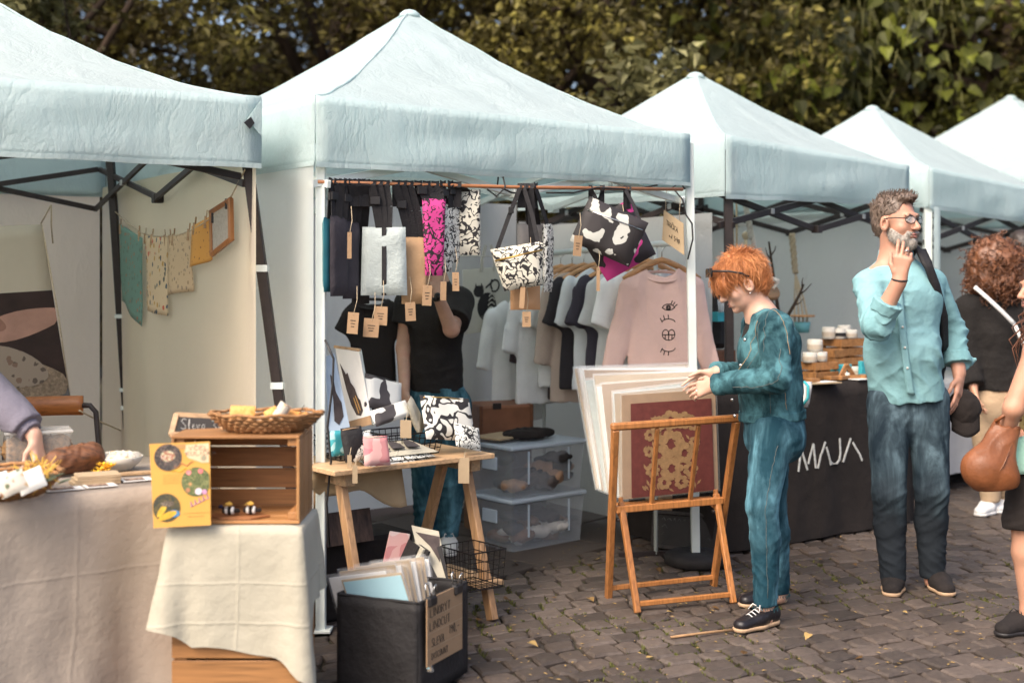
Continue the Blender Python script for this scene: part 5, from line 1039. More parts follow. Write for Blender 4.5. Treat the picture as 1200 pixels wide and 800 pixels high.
# vendor reaching over the honey-cloth table from the left
def reach():
    Y = 5.15; Ho = V3(-2.62,5.35,1.6); nk = V3(-2.55,5.33,1.36); hip = V3(-2.6,5.42,.88); sh = (V3(-2.36,5.3,1.28), V3(-2.72,5.36,1.3))
    sh = (V3(-2.3,5.24,1.27), V3(-2.74,5.4,1.28)); el = (P(-38,432,5.12), V3(-2.8,5.2,1.02)); wr = (P(40,510,5.0), V3(-2.7,4.98,.9)); hp = (V3(-2.52,5.42,.86), V3(-2.7,5.44,.86)); kn = (V3(-2.5,5.42,.48), V3(-2.72,5.44,.48)); an = (V3(-2.5,5.44,.09), V3(-2.72,5.46,.09))
    T, L, R, body, mid, wa, f = figure('stallholder in a grey-violet sweater reaching down to the basket from outside the frame', Ho, (.6,-.75,-.25), nk, sh, el, wr, hip, hp, kn, an, MT['skin_fair'], .006, 1., hand_d=(V3(.25,-.15,-.85), None), thumbs=(V3(-.2,-.75,.1), None), curl=.45)
    cap_hair(T, L, R, 1., Ho, MT['hair_brown'], 1.05)
    torso_cloth(T, 'sweater', MT['sweat_grey'], nk, hip, sh, mid, wa, f, .03, hip+UP*.0, .0075, [(sh[0], el[0], lerp(el[0],wr[0],.9)), (sh[1], el[1], wr[1])])
    d = nrm(wr[0]-el[0]); m0 = lerp(el[0], wr[0], .9); s = SDF(m0-.1, m0+.1, .0055); s.cone(m0-d*.035, m0+d*.03, .054, .046, .01, clip=[(m0+d*.025, d), (m0-d*.035, -d)]); s.wrinkle(.004, 40.); part('cuff', s.mesh(), MT['sweat_grey'], T, True)
    trousers(T, 'trousers', MT['jeans_low'], hip, hp, kn, an, .015, hip+UP*.05, f, .01)
    for a in an: shoe(a, a*V3(1,1,0)+V3(.08,-.17,0), a*V3(1,1,0)+V3(-.03,.07,0), T, MT['suede'], MT['black_plastic'], .046, .09)
reach()
# ================================================================== STALL GOODS
def onz(px, py, z): Y = F*(HCAM-z)/(py-HY); return P(px, py, Y)
def drape(corners, z, drop, flare, T=None, seg=.045, rings=12, corner_flare=.05, rip=.02, k=0., skip=None):
    """cloth over a polygonal top: corners counter-clockwise (x, y); drop, flare: functions of perimeter fraction"""
    c = [np.array(p[:2], float) for p in corners]; n = len(c); pts = []; nr = []; cw = []
    for i in range(n):
        a, b = c[i], c[(i+1) % n]; d = b-a; l = np.linalg.norm(d); d /= l; o = np.array([d[1], -d[0]]); m = max(3, int(l/seg))
        pv = c[i]-c[i-1]; pv /= np.linalg.norm(pv); po = np.array([pv[1], -pv[0]])
        for j in range(m):
            t = j/m; pts.append(a+d*l*t); q = min(t*l, (1-t)*l); w = max(0, 1-q/.07); cw.append(w)
            if j == 0: v_ = o+po; nr.append(v_/np.linalg.norm(v_))
            else: nr.append(o)
    m = len(pts); per = np.linspace(0, 1, m, endpoint=False)
    # soften normals
    nr = np.array(nr); nr = (np.roll(nr, 1, 0)+2*nr+np.roll(nr, -1, 0)); nr /= np.linalg.norm(nr, axis=1)[:,None]
    mb = MB(); vs = []
    for r in range(rings+1):
        v = r/rings
        for i in range(m):
            dr, fl = drop(per[i], pts[i]), flare(per[i], pts[i]); p = V3(pts[i][0], pts[i][1], z)
            w = wob(V3(p[0]*1.6, p[1]*1.6, 0), 4.5, k)+.5*wob(V3(p[0], p[1], v*.3), 11., k)
            off = (fl+corner_flare*cw[i]**1.5)*v**1.1+rip*w*v+.006*math.sin(min(1, v*8)*1.57)
            vs.append(p+V3(nr[i][0], nr[i][1], 0)*off-UP*(dr*v*(1+.0*w)+.004*(1-math.exp(-v*20)))+UP*(.008*wob(p, 3., k+1)*v))
    fs = [(r*m+i, (r+1)*m+i, (r+1)*m+(i+1) % m, r*m+(i+1) % m) for r in range(rings) for i in range(m)]
    fs.append(tuple(range(m))); mb.add(vs, fs); return mb
def pillow(c, ux, uy, w, h, t, mb=None, n=10, taper=1., e=5, bow=0., k=0., amp=.004):
    """soft flat pouch: c centre, ux width dir, uy up dir"""
    mb = mb or MB(); ux, uy = nrm(ux), nrm(uy); nn = np.cross(ux, uy)
    for sg in (1, -1):
        def fn(u, v):
            x, y = 2*u-1, 2*v-1; th = t/2*max(0, (1-abs(x)**e))**.5*max(0, (1-abs(y)**e))**.5; ww = w/2*(1+(taper-1)*(.5-.5*y))
            p = np.asarray(c)+ux*x*ww+uy*(y*h/2+bow*(1-x*x)); p = p+nn*sg*th+nn*amp*wob(p, 14., k)*min(1, th/t*3); return p
        g = MB(); g.grid(fn, n, n); 
        if sg < 0: g.f = [f[::-1] for f in g.f]
        mb.add(g.v, g.f)
    return mb
def ribbon(pts, w, side, mb=None, t=.003, n=1):
    mb = mb or MB(); pts = [np.asarray(p, float) for p in pts]; sd_ = nrm(side)
    for a, b in zip(pts[:-1], pts[1:]):
        u = nrm(b-a); s_ = nrm(sd_-u*np.dot(sd_, u)); nn = np.cross(u, s_); vs = [p+s_*i*w/2+nn*j*t/2 for p in (a, b) for j in (-1, 1) for i in (-1, 1)]
        mb.add(vs, [(0,1,5,4),(3,2,6,7),(2,0,4,6),(1,3,7,5),(0,2,3,1),(4,5,7,6)])
    return mb
# ---- stroke lettering
GL = {'A': [[(0,0),(.5,1),(1,0)],[(.2,.4),(.8,.4)]], 'C': [[(1,.85),(.6,1),(.15,.8),(0,.45),(.2,.1),(.6,0),(1,.15)]], 'D': [[(0,0),(0,1),(.6,.95),(1,.5),(.6,.05),(0,0)]], 'E': [[(1,1),(0,1),(0,0),(1,0)],[(0,.52),(.8,.52)]],
 'I': [[(.5,0),(.5,1)]], 'J': [[(.9,1),(.9,.25),(.6,0),(.25,.02),(0,.2)]], 'K': [[(0,0),(0,1)],[(1,1),(0,.45),(1,0)]], 'L': [[(0,1),(0,0),(1,0)]], 'M': [[(0,0),(.12,1),(.5,.15),(.88,1),(1,0)]], 'N': [[(0,0),(0,1),(1,0),(1,1)]],
 'O': [[(.5,1),(.1,.8),(0,.5),(.1,.15),(.5,0),(.9,.2),(1,.5),(.9,.85),(.5,1)]], 'R': [[(0,0),(0,1),(.7,.95),(.9,.72),(.6,.5),(0,.48)],[(.4,.48),(1,0)]], 'S': [[(1,.88),(.5,1),(.1,.8),(.4,.55),(.9,.35),(.8,.08),(.3,0),(0,.12)]], 'T': [[(0,1),(1,1)],[(.5,1),(.5,0)]],
 'U': [[(0,1),(.05,.2),(.4,0),(.8,.1),(1,1)]], 'V': [[(0,1),(.5,0),(1,1)]], 'Y': [[(0,1),(.5,.5),(1,1)],[(.5,.5),(.5,0)]], '0': [[(.5,1),(.1,.7),(.1,.3),(.5,0),(.9,.3),(.9,.7),(.5,1)]], '1': [[(.2,.75),(.55,1),(.55,0)]], '3': [[(.1,.9),(.6,1),(.85,.75),(.4,.53),(.9,.3),(.6,0),(.05,.1)]],
 '5': [[(.9,1),(.2,1),(.15,.55),(.6,.6),(.9,.3),(.5,0),(.05,.1)]], '9': [[(.9,.7),(.5,.45),(.1,.7),(.5,1),(.9,.75),(.7,0)]], ',': [[(.4,.1),(.3,-.15)]], '-': [[(.1,.45),(.9,.45)]], '%': [[(0,0),(1,1)],[(.1,.95),(.3,.8),(.1,.7),(.1,.95)],[(.7,.25),(.9,.1),(.7,0),(.7,.25)]],
 'l': [[(.3,0),(.5,.5),(.7,1),(.45,.95),(.3,.4),(.5,0),(.8,.15)]], 'e': [[(0,.25),(.7,.35),(.5,.55),(.1,.4),(.2,.05),(.9,.12)]], 'v': [[(0,.5),(.35,0),(.75,.5),(1,.45)]], 'a': [[(.8,.5),(.3,.5),(.05,.2),(.4,0),(.75,.4),(.7,.05),(1,.1)]], 'o': [[(.45,.5),(.05,.3),(.4,0),(.85,.2),(.45,.5)]], 'd': [[(.8,.4),(.3,.5),(.05,.2),(.4,0),(.8,.4),(.85,1),(.85,0)]]}
def write(txt, o, ux, uy, h, r, w=.55, gap=.22, jit=0., seed=1):
    mb = MB(); x = 0; rr = random.Random(seed); ux, uy = nrm(ux), nrm(uy)
    for ch in txt:
        acc = None; c = ch
        if ch in 'ČĚ': c = {'Č':'C','Ě':'E'}[ch]; acc = [[(.25,1.3),(.5,1.12),(.75,1.3)]]
        if ch == 'Í': c = 'I'; acc = [[(.4,1.12),(.75,1.32)]]
        if ch == ' ': x += h*w*.8; continue
        cw = w*(.35 if c in 'I1' else .6 if c in 'lev,' else .8 if c in 'ao' else 1.35 if c == 'M' else 1)
        for st in GL[c]+(acc or []):
            pts = [np.asarray(o)+ux*(x+a*h*cw+rr.uniform(-jit,jit)*h)+uy*((b+rr.uniform(-jit,jit))*h) for a, b in st]; mb.tube(pts, r, 4)
        x += h*(cw+gap)
    return mb
XX, YY = V3(1,0,0), V3(0,1,0)

# ---------------- left stall ------------------------------------------
tl = [(-2.45,3.52), (-1.2,4.57), (-1.23,5.32), (-2.75,5.0)]
TB = thing('table', 'folding table hidden under the beige linen cloth of the first stall', 'table', (-1.9,4.6,0))
mb = MB(); mb.prism([tuple(p) for p in tl], (0,0,.738), XX, YY, .03); part('table_top', mb, MT['plywood'], TB)
for p in tl:
    q = V3(p[0],p[1],0)*.93+V3(-1.9,4.6,0)*.07; mb = MB(); mb.bar(q, q+UP*.7, .035, .035); part('leg', mb, MT['steel_dark'], TB)
cl = drape(tl, .748, lambda s, p: .68, lambda s, p: .03, corner_flare=.05, rip=.04, k=2.)
solo('tablecloth', cl, MT['linen'], 'long beige linen tablecloth reaching the ground on the first stall', 'tablecloth', smooth=True)
def wicker_basket(name, label, c, rx, ry, h, m=None, rim=1., ux=XX, slope=.62):
    T = thing(name, label, 'basket', c); uy = nrm(np.cross(UP, ux)); K = 64; rows = 7; w = MB()
    for j in range(rows):
        f = j/(rows-1); sc = slope+(1-slope)*f**.8; z = h*(.06+.94*f**1.35)
        pts = []
        for i in range(K+1):
            a = 2*math.pi*i/K; e_ = .006*(1 if (i+j) % 2 else -1); pts.append(np.asarray(c)+ux*(rx*sc+e_)*math.cos(a)+uy*(ry*sc+e_)*math.sin(a)+UP*(z+.003*math.sin(a*9)))
        b = MB(); b.tube(pts, h*.085+.001, 5, False); part('woven_band', b, m or MT['wicker'], T, True)
    b = MB(); b.lathe([(.001,.004), (rx*slope,.006), (rx*slope,.012), (.001,.012)], c, 28, sy=ry/rx, ux=ux); part('base', b, m or MT['wicker'], T)
    for i in range(0, K, 4):
        a = 2*math.pi*(i+.5)/K; p0 = np.asarray(c)+ux*rx*slope*math.cos(a)+uy*ry*slope*math.sin(a)+UP*.004; p1 = np.asarray(c)+ux*rx*math.cos(a)+uy*ry*math.sin(a)+UP*h*1.05; w.tube([p0, lerp(p0,p1,.6)-UP*h*.08, p1], .0035, 4)
    part('stakes', w, m or MT['wicker'], T, True, kind='stuff'); return T
c = onz(-6, 580, .752); wicker_basket('wicker_basket', 'round wicker basket of paper packets under the reaching hand', c, .215, .2, .075)
rr = random.Random(3)
MT['wrapper'] = motif('printed_wrapper', (.55,.5,.42), [(.25,.12,.05),(.1,.12,.06),(.5,.35,.2)], 40); MT['straw'] = mat('yellow_straw', (.6,.36,.07), .8, .25, 20); MT['sage'] = mat('sage_leaf', (.1,.13,.08), .8, .2, 20)
for i, (x, y, z, lb) in enumerate([(36,563,.83,'cream printed packet standing at the right of the round basket'), (14,566,.84,'cream printed packet in the middle of the round basket'), (-4,569,.82,'cream printed packet at the left of the round basket')]):
    p = onz(x, y, z); mb = MB(); pillow(p, V3(.8,.3,.35), V3(-.4,.2,.8), .085, .07, .018, mb, 6); solo('packet', mb, MT['wrapper'] if i % 2 else MT['paper'], lb, 'packet', 'packets in the round basket', smooth=True)
st = MB()
for i in range(46): p = onz(45+rr.uniform(-16,12), 553+rr.uniform(-6,8), .83); d = V3(rr.uniform(-.05,.05), rr.uniform(-.03,.03), rr.uniform(.01,.06)); st.tube([p-d, p+d*.2+UP*.004, p+d], .0018, 3)
solo('straw', st, MT['straw'], None, None, kind='stuff')
mb = MB()
for i in range(14):
    p = onz(56+rr.uniform(-20,12), 565+rr.uniform(-5,4), .815); mb.add([p, p+V3(.02,.01,.012), p+V3(.05,rr.uniform(-.02,.02),.02), p+V3(.022,-.012,.012)], [(0,1,2,3)])
solo('sage_sprig', mb, MT['sage'], 'grey-green sprig lying over the basket rim beside the packets', 'sprig', sol=.001)
c = onz(88, 556, .75); s = SDF(c-V3(.2,.2,.05), c+V3(.2,.2,.2), .006); ax = nrm(V3(.8,.6,0)); s.cone(c+ax*-.06+UP*.055, c+ax*.06+UP*.062, .05, .055, .02); s.cut(c+ax*.105, ax); s.wrinkle(.008, 22.)
solo('loaf', s.mesh(), wood('crusty_brown', (.16,.06,.022), 0, .6, .5), 'brown crusty loaf with a cut end beside the yellow flowers', 'bread', smooth=True)
mb = MB(); c = onz(121, 555, .76)
for i in range(9):
    q = c+V3(rr.uniform(-.04,.04), rr.uniform(-.03,.03), rr.uniform(0,.03))
    for j in range(7): a = j*.9; d = V3(math.cos(a), math.sin(a), .5); mb.add([q, q+d*.012+V3(-d[1],d[0],0)*.006, q+d*.024, q+d*.012-V3(-d[1],d[0],0)*.006], [(0,1,2,3)])
solo('flowers', mb, mat('yellow_petal', (.7,.38,.02), .7, .2, 30), 'small bunch of yellow flowers beside the brown loaf', 'flowers', sol=.001)
c = onz(111, 566, .75)
for i in range(3):
    mb = MB(); mb.box(c+V3(.004*i,.003*i,.006+.0115*i), (.16-.006*i,.1,.011), nrm(V3(.85,.5-.04*i,0))); solo('notebook', mb, MT['kraft_light'], ['bottom kraft notebook of the stack before the brown loaf','middle kraft notebook of the stack before the brown loaf','topmost kraft notebook of the stack before the brown loaf'][i], 'notebook', 'kraft notebooks stacked', bev=.001)
c = onz(140, 551, .75); Bw = thing('bowl', 'white bowl heaped with patterned beeswax cloths at the back of the linen table', 'bowl', c); mb = MB(); mb.lathe([(.03,0),(.045,.003),(.075,.03),(.088,.055),(.085,.056),(.07,.032),(.001,.02)], c, 26); part('shell', mb, mat('cream_ceramic', (.6,.56,.48), .35, .05), Bw, True)
s = SDF(c-.12, c+V3(.12,.12,.12), .006); s.ell(c+UP*.05, (.082,.082,.022), k=.01); s.wrinkle(.014, 45.); part('wraps', s.mesh(), MT['wrapper'], Bw, True)
c = onz(44, 541, .75); CB = thing('food_box', 'clear plastic box of brown granola behind the reaching hand', 'box', c); ux = nrm(V3(.9,.42,0)); mb = MB(); mb.box(c+UP*.062, (.24,.16,.12), ux); part('shell', mb, clear('clear_plastic', (.75,.74,.7), .22, .2), CB, bev=.008); mb = MB(); mb.box(c+UP*.125, (.255,.175,.012), ux); part('lid', mb, clear('lid_plastic', (.7,.68,.64), .45, .25), CB, bev=.004)
s = SDF(c-.2, c+.2, .008); s.cone(c-ux*.08+UP*.05, c+ux*.08+UP*.05, .055, .055, .01); s.wrinkle(.02, 45.); part('contents', s.mesh(), mat('granola', (.2,.11,.045), .8, .5, 60, .5, 60), CB, True)
mb = MB(); mb.box(onz(95, 541, .75)+UP*.012, (.26,.15,.022), ux); solo('chopping_board', mb, MT['plywood'], 'pale wooden board lying behind the brown loaf', 'board', bev=.003)
for (x, y, w, lb, g) in [(75,573,.1,'photo card at the near end of the row on the linen cloth',1), (117,569,.085,'photo card with a dark edge, in the middle of the row on the linen',1), (160,562,.085,'photo card nearest the yellow poster on the linen cloth',1)]:
    c = onz(x, y, .753); T = thing('photo_card', lb, 'card', c, 'photo cards on the linen table'); ux = nrm(V3(.85,.5,0)); uy = V3(-ux[1],ux[0],0); mb = MB(); mb.box(c+UP*.0015, (w*1.25,.075,.002), ux); part('card', mb, MT['paper'], T); mb = MB(); mb.box(c+UP*.0032-ux*.008, (w*.8,.05,.0012), ux); part('photo', mb, patches('photo_print', [(.09,.05,.035),(.2,.11,.07),(.35,.24,.17),(.05,.035,.03)], 40), T)
mb = MB(); mb.box(onz(158, 556, .75)+UP*.006, (.12,.04,.01), nrm(V3(.9,.42,0))); solo('wooden_strip', mb, MT['plywood'], 'thin wooden strip on the linen beside the white bowl', 'board', bev=.001)
# chair behind the table
cc = P(62, 476, 5.62); CH = thing('chair', 'tubular metal chair with an orange-brown wooden backrest behind the linen table', 'chair', (cc[0],5.8,0)); ux = nrm(V3(.97,.25,0)); ny = V3(-ux[1],ux[0],0)
mb = MB(); mb.grid(lambda u, v: cc+ux*(u-.5)*.25+UP*(.5-v)*.085+ny*(.03*math.cos((u-.5)*2.4)), 10, 2); part('backrest', mb, wood('orange_ply', (.34,.12,.03), 0, .4), CH, True, sol=.014)
for sg in (-1, 1):
    p = cc+ux*.125*sg; mb = MB(); mb.tube([p+ny*.012, p+ux*.03*sg, p+ux*.055*sg-UP*.03, p+ux*.07*sg-UP*.2+ny*-.02, p+ux*.075*sg-UP*.5-ny*.04], .0125, 8); part('frame_tube', mb, MT['steel_dark'], CH, True)
    q = p+ux*.075*sg-UP*.5-ny*.04
    for d in (-.2, .18): mb = MB(); mb.tube([q, V3(q[0],q[1],0)+ny*d*-1.+UP*.0], .0125, 8); part('leg', mb, MT['steel_dark'], CH, True)
mb = MB(); mb.box(cc-UP*.47-ny*.2, (.4,.38,.022), ux); part('seat', mb, MT['dark_wood'], CH, bev=.006)
mb = MB(); mb.tube([P(93,481,5.55), P(120,495,6.2), P(143,505,7.3)], .004, 5); mb.tube([P(143,505,7.3), P(144,530,7.28)], .004, 5); solo('guy_cord', mb, MT['cord'], 'thin cord running from the chair back to the dark corner pole', 'cord', smooth=True)
# banner
BN = thing('banner', 'hanging banner printed with a hand over a bowl of grain, cream at its top', 'banner', P(-20,470,6.45)); tr, br = P(49,263,6.45), P(84,480,6.3); bd = nrm(V3(.9,.43,0)); nb = V3(bd[1],-bd[0],0)
def bnr(u, v): p = lerp(tr, br, v)-bd*(1-u)*1.05; return p+UP*(-.06*(1-u))+nb*(.012*wob(p, 3.))
mb = MB(); mb.grid(bnr, 14, 14); part('cloth', mb, mat('banner_cream', (.5,.43,.33), .8, .05, 4, .2, 6), BN, True, sol=.003)
def flat(poly, dz, m, nm, lab=None):
    mb = MB(); mb.add([bnr(a, b)+nb*dz for a, b in poly], [tuple(range(len(poly)))]); part(nm, mb, m, BN, sol=.0012)
mb = MB(); mb.grid(lambda u, v: bnr(u, .36+.63*v)+nb*.004, 12, 10); part('print', mb, mat('print_dark', (.035,.018,.014), .8, .3), BN, True)
mb = MB(); 
def blob(cu, cv, ru, rv, dz, m, nm, rot=0, n=24, j=.06, rows=5):
    mb = MB(); ring = [[bnr(min(1, cu+q*(ru*math.cos(t)*math.cos(rot)-rv*math.sin(t)*math.sin(rot))*(1+j*math.sin(3*t+cu*9))), cv+q*(ru*math.cos(t)*math.sin(rot)+rv*math.sin(t)*math.cos(rot))*(1+j*math.sin(3*t+cu*9)))+nb*dz for t in np.linspace(0, 2*math.pi, n, endpoint=False)] for q in (1,.66,.33)]
    vs = sum(ring, [])+[bnr(min(1,cu), cv)+nb*dz]; fs = [(r*n+i, r*n+(i+1) % n, (r+1)*n+(i+1) % n, (r+1)*n+i) for r in range(2) for i in range(n)]+[(2*n+i, 2*n+(i+1) % n, 3*n) for i in range(n)]; mb.add(vs, fs); part(nm, mb, m, BN, True)
skp = mat('print_skin', (.4,.22,.16), .8, .2, 6); blob(.84,.53,.2,.07,.006,skp,'print_hand',-.25); blob(.66,.5,.12,.05,.007,mat('print_knuckle', (.26,.13,.09), .8, .25, 6),'print_hand',.3)
blob(.7,.9,.33,.13,.008,mat('print_bowl', (.13,.12,.12), .8, .1),'print_bowl'); blob(.7,.84,.31,.13,.010,mat('print_grain', (.26,.19,.13), .9, .4, 60, .6, 90),'print_grain'); blob(.68,.74,.25,.11,.012,motif('print_floral', (.3,.23,.17), [(.1,.07,.05),(.2,.12,.08)], 22),'print_cloth',.2)
mb = MB(); mb.lathe([(.014,-.002),(.018,0),(.014,.002)], tr+V3(-.02,0,-.02)+nb*.004, 12, nb); part('eyelet', mb, MT['chrome'], BN, True)
for i, (a, b) in enumerate((((60,240),(48,262)), ((60,240),(62,285)))):
    mb = MB(); mb.tube([P(*a,6.35), P((a[0]+b[0])/2-1,(a[1]+b[1])/2+2,6.4), P(*b,6.44)], .004, 5); part('cord', mb, MT['cord'], BN, True)
mb = MB(); mb.tube([tr, lerp(tr, br, .5)+V3(.01,0,0), br], .004, 5); part('edge_cord', mb, MT['cord'], BN, True)
# clothes line with cloths
lx = [134,150,168,182,196,208,222,238,252,262,272,287]; ly = [247,262,274,277,277,276,271,262,252,243,228,199]; 
def LY(px):
    s_ = (px-CX)/F; d_ = B1-F1; t = (F1[0]-s_*F1[1])/(s_*d_[1]-d_[0]); return F1[1]+d_[1]*t-.16-.02*t
mb = MB(); mb.tube([P(a, b, LY(a)) for a, b in zip(lx, ly)], .0035, 5); solo('clothes_line', mb, MT['cord'], 'sagging cord pegged with printed cloths across the cream side wall', 'clothes line', smooth=True)
def hung(name, label, cat, x0, x1, y0, y1, b0, b1, m, group=None, k=0.):
    def fn(u, v):
        x = lerp(x0, x1, u); yt = lerp(y0, y1, u); yb = lerp(b0, b1, u); p = P(x, lerp(yt, yb, v), LY(x)); return p+V3(.7,.4,0)*(.018*v*math.sin(5*u+k)+.01*wob(p, 6., k)*v)
    mb = MB(); mb.grid(fn, 8, 12); return solo(name, mb, m, label, cat, group, smooth=True, sol=.002)
CG = 'printed cloths pegged to the line'
hung('printed_cloth', 'longest cloth on the line, green with small brown motifs', 'cloth', 140, 167, 262, 279, 352, 382, motif('teal_print', (.13,.25,.2), [(.3,.14,.08),(.1,.16,.13)], 30), CG, 1)
hung('printed_cloth', 'cream cloth with red and blue motifs pegged next to the green one', 'cloth', 170, 196, 276, 278, 364, 370, motif('multi_print', (.62,.48,.3), [(.5,.1,.05),(.05,.08,.1),(.45,.25,.05),(.1,.1,.08)], 26, .36), CG, 2)
hung('printed_cloth', 'plain beige cloth with fine grey motifs in the middle of the line', 'cloth', 197, 223, 277, 271, 346, 341, motif('beige_print', (.58,.43,.26), [(.35,.24,.13),(.3,.22,.15)], 34), CG, 3)
hung('printed_cloth', 'small orange cloth with dark marks pegged beside the little frame', 'cloth', 225, 249, 265, 252, 313, 304, motif('orange_print', (.62,.3,.06), [(.3,.12,.03)], 34, .2), CG, 4)
pl_ = MB(); p0 = P(138, 262, 6.9); pl_.box((0,0,-.02), (.011,.012,.055)); pl_.box((.004,0,.02), (.004,.012,.03), nrm(V3(1,0,.2))); 
pp = [(141,264),(163,272),(170,275),(178,276),(193,277),(199,277),(203,276),(221,270),(228,263),(241,255)]
pn_ = [ 'the far end of the green cloth','the near end of the green cloth','the far corner of the red and blue cloth','the middle of the red and blue cloth','the near corner of the red and blue cloth','the far corner of the beige cloth','the middle of the beige cloth','the near corner of the beige cloth','the far corner of the orange cloth','the near corner of the orange cloth']
pg = None
for (x, y), lb in zip(pp, pn_):
    p = P(x, y, LY(x)); l_ = 'small wooden peg at '+lb
    if pg is None: pg = solo('clothes_peg', pl_, MT['plywood'], l_, 'clothes peg', 'wooden pegs on the line', bev=.001, loc=(0,0,0)); pg.location = tuple(p); LOC[pg] = p
    else:
        o = pg.copy(); C.objects.link(o); o.location = tuple(p); o.rotation_euler = (0, .1*math.sin(x), .3*math.sin(x*3)); o['label'] = l_
FRm = thing('picture_frame', 'small light wood frame clipped to the near end of the clothes line', 'picture frame', P(259,297,5.75))
fc = [P(248,248,LY(248)), P(270,234,LY(270)), P(271,280,LY(271)), P(249,298,LY(249))]
for i in range(4): mb = MB(); a, b = fc[i], fc[(i+1) % 4]; d = nrm(b-a); mb.bar(a-d*.006, b+d*.006, .022, .02, V3(.6,-.8,0)); part('frame_side', mb, MT['beech'], FRm, bev=.002)
mb = MB(); mb.add(fc, [(3,2,1,0)]); part('mesh_panel', mb, mat('grey_weave', (.4,.36,.3), .9, .15, 80), FRm, sol=.004)
for x in (250, 266): p = P(x, np.interp(x, lx, ly)+2, LY(x)); mb = MB(); mb.box(p, (.015,.02,.045)); part('clip', mb, MT['black_plastic'], FRm, bev=.002)

# ---------------- crates, poster, basket ---------------------------------
def crate(name, label, o, w, d, h, openside='top', n=3, group=None, m=None, th=.011):
    """o: lower left front corner; axes world x, y, z"""
    T = thing(name, label, 'crate', V3(o[0]+w/2, o[1]+d/2, o[2]), group); o = np.asarray(o, float); m = m or MT['pine']
    def bx(nm, a, b, mm): mb = MB(); a = np.asarray(a); b = np.asarray(b); mb.box(o+(a+b)/2, np.abs(b-a)); part(nm, mb, mm, T, bev=.0022)
    if openside == 'top':
        g = .008; sh_ = (h-g*(n-1))/n
        for i in range(n):
            z0, z1 = i*(sh_+g), i*(sh_+g)+sh_
            bx('slat', (0,0,z0), (w,th,z1), m); bx('slat', (0,d-th,z0), (w,d,z1), m); bx('slat', (0,th+.001,z0), (th,d-th-.001,z1), MT['pine_y']); bx('slat', (w-th,th+.001,z0), (w,d-th-.001,z1), MT['pine_y'])
        for x in (th+.001, w-th-.036):
            for y in (th+.001, d-th-.026): bx('corner_post', (x,y,.014), (x+.035,y+.025,h-.004), MT['pine_z'])
        for i in range(3): bx('base_slat', (th+.001, th+.002+i*(d-.03)/3,.001), (w-th-.001, th+.002+(i+.92)*(d-.03)/3,.012), m)
    else:
        g = .006; sh_ = (h-g*(n-1))/n
        for i in range(n): bx('slat', (th,d-th,i*(sh_+g)), (w-th,d,i*(sh_+g)+sh_), m)
        k = 3; sd_ = (d-th-.002-.006*(k-1))/k
        for i in range(k):
            y0 = i*(sd_+.006); bx('slat', (0,y0,h-th), (w,y0+sd_,h), m); bx('slat', (0,y0,0), (w,y0+sd_,th), m); bx('slat', (w-th,y0,th+.001), (w,y0+sd_,h-th-.001), MT['pine_z']); bx('slat', (0,y0,th+.001), (th,y0+sd_,h-th-.001), MT['pine_z'])
        for x in (th+.001, w-th-.031):
            for z in (th+.001, h-th-.026): bx('corner_post', (x,.012,z), (x+.03,d-th-.002,z+.025), MT['pine_y'])
    return T
MT['pine_y'] = wood('pine_wood_side', (.38,.18,.065), 1)
crate('wooden_crate', 'bottom pine crate of the cloth-covered pedestal', (-1.13,4.25,0), .425, .32, .325, n=3, group='pine crates of the pedestal')
crate('wooden_crate', 'middle pine crate under the pale cloth, its lower slat showing', (-1.13,4.25,.327), .425, .32, .325, n=3, group='pine crates of the pedestal')
cr = crate('wooden_crate', 'pine crate lying on its side with two bee figures inside', (-1.14,4.28,.662), .43, .29, .295, 'front', 4, 'pine crates of the pedestal')
def pdrop(s, p):
    if p[1] < 4.262: 
        b = .405+.02*math.sin(p[0]*14); e_ = max(0, (p[0]+.80)/.1); l_ = max(0, (-1.06-p[0])/.08); return b+.10*e_**2-.09*l_
    if p[0] > -.71: return .27+.27*max(0, 1-(p[1]-4.25)/.1)
    if p[0] < -1.12: return .30
    return .3
def pflare(s, p):
    if p[1] < 4.262: return .006+.035*max(0, (-1.06-p[0])/.08)**1.5+.008*max(0, (p[0]+.8)/.1)
    return .018
mb = drape([(-1.14,4.245), (-.698,4.245), (-.698,4.58), (-1.14,4.58)], .658, pdrop, pflare, seg=.016, rings=18, corner_flare=.035, rip=.013, k=5.)
ccl = solo('cloth', mb, MT['linen_light'], 'pale creased cloth draped over the crate pedestal beneath the poster', 'cloth', smooth=True)
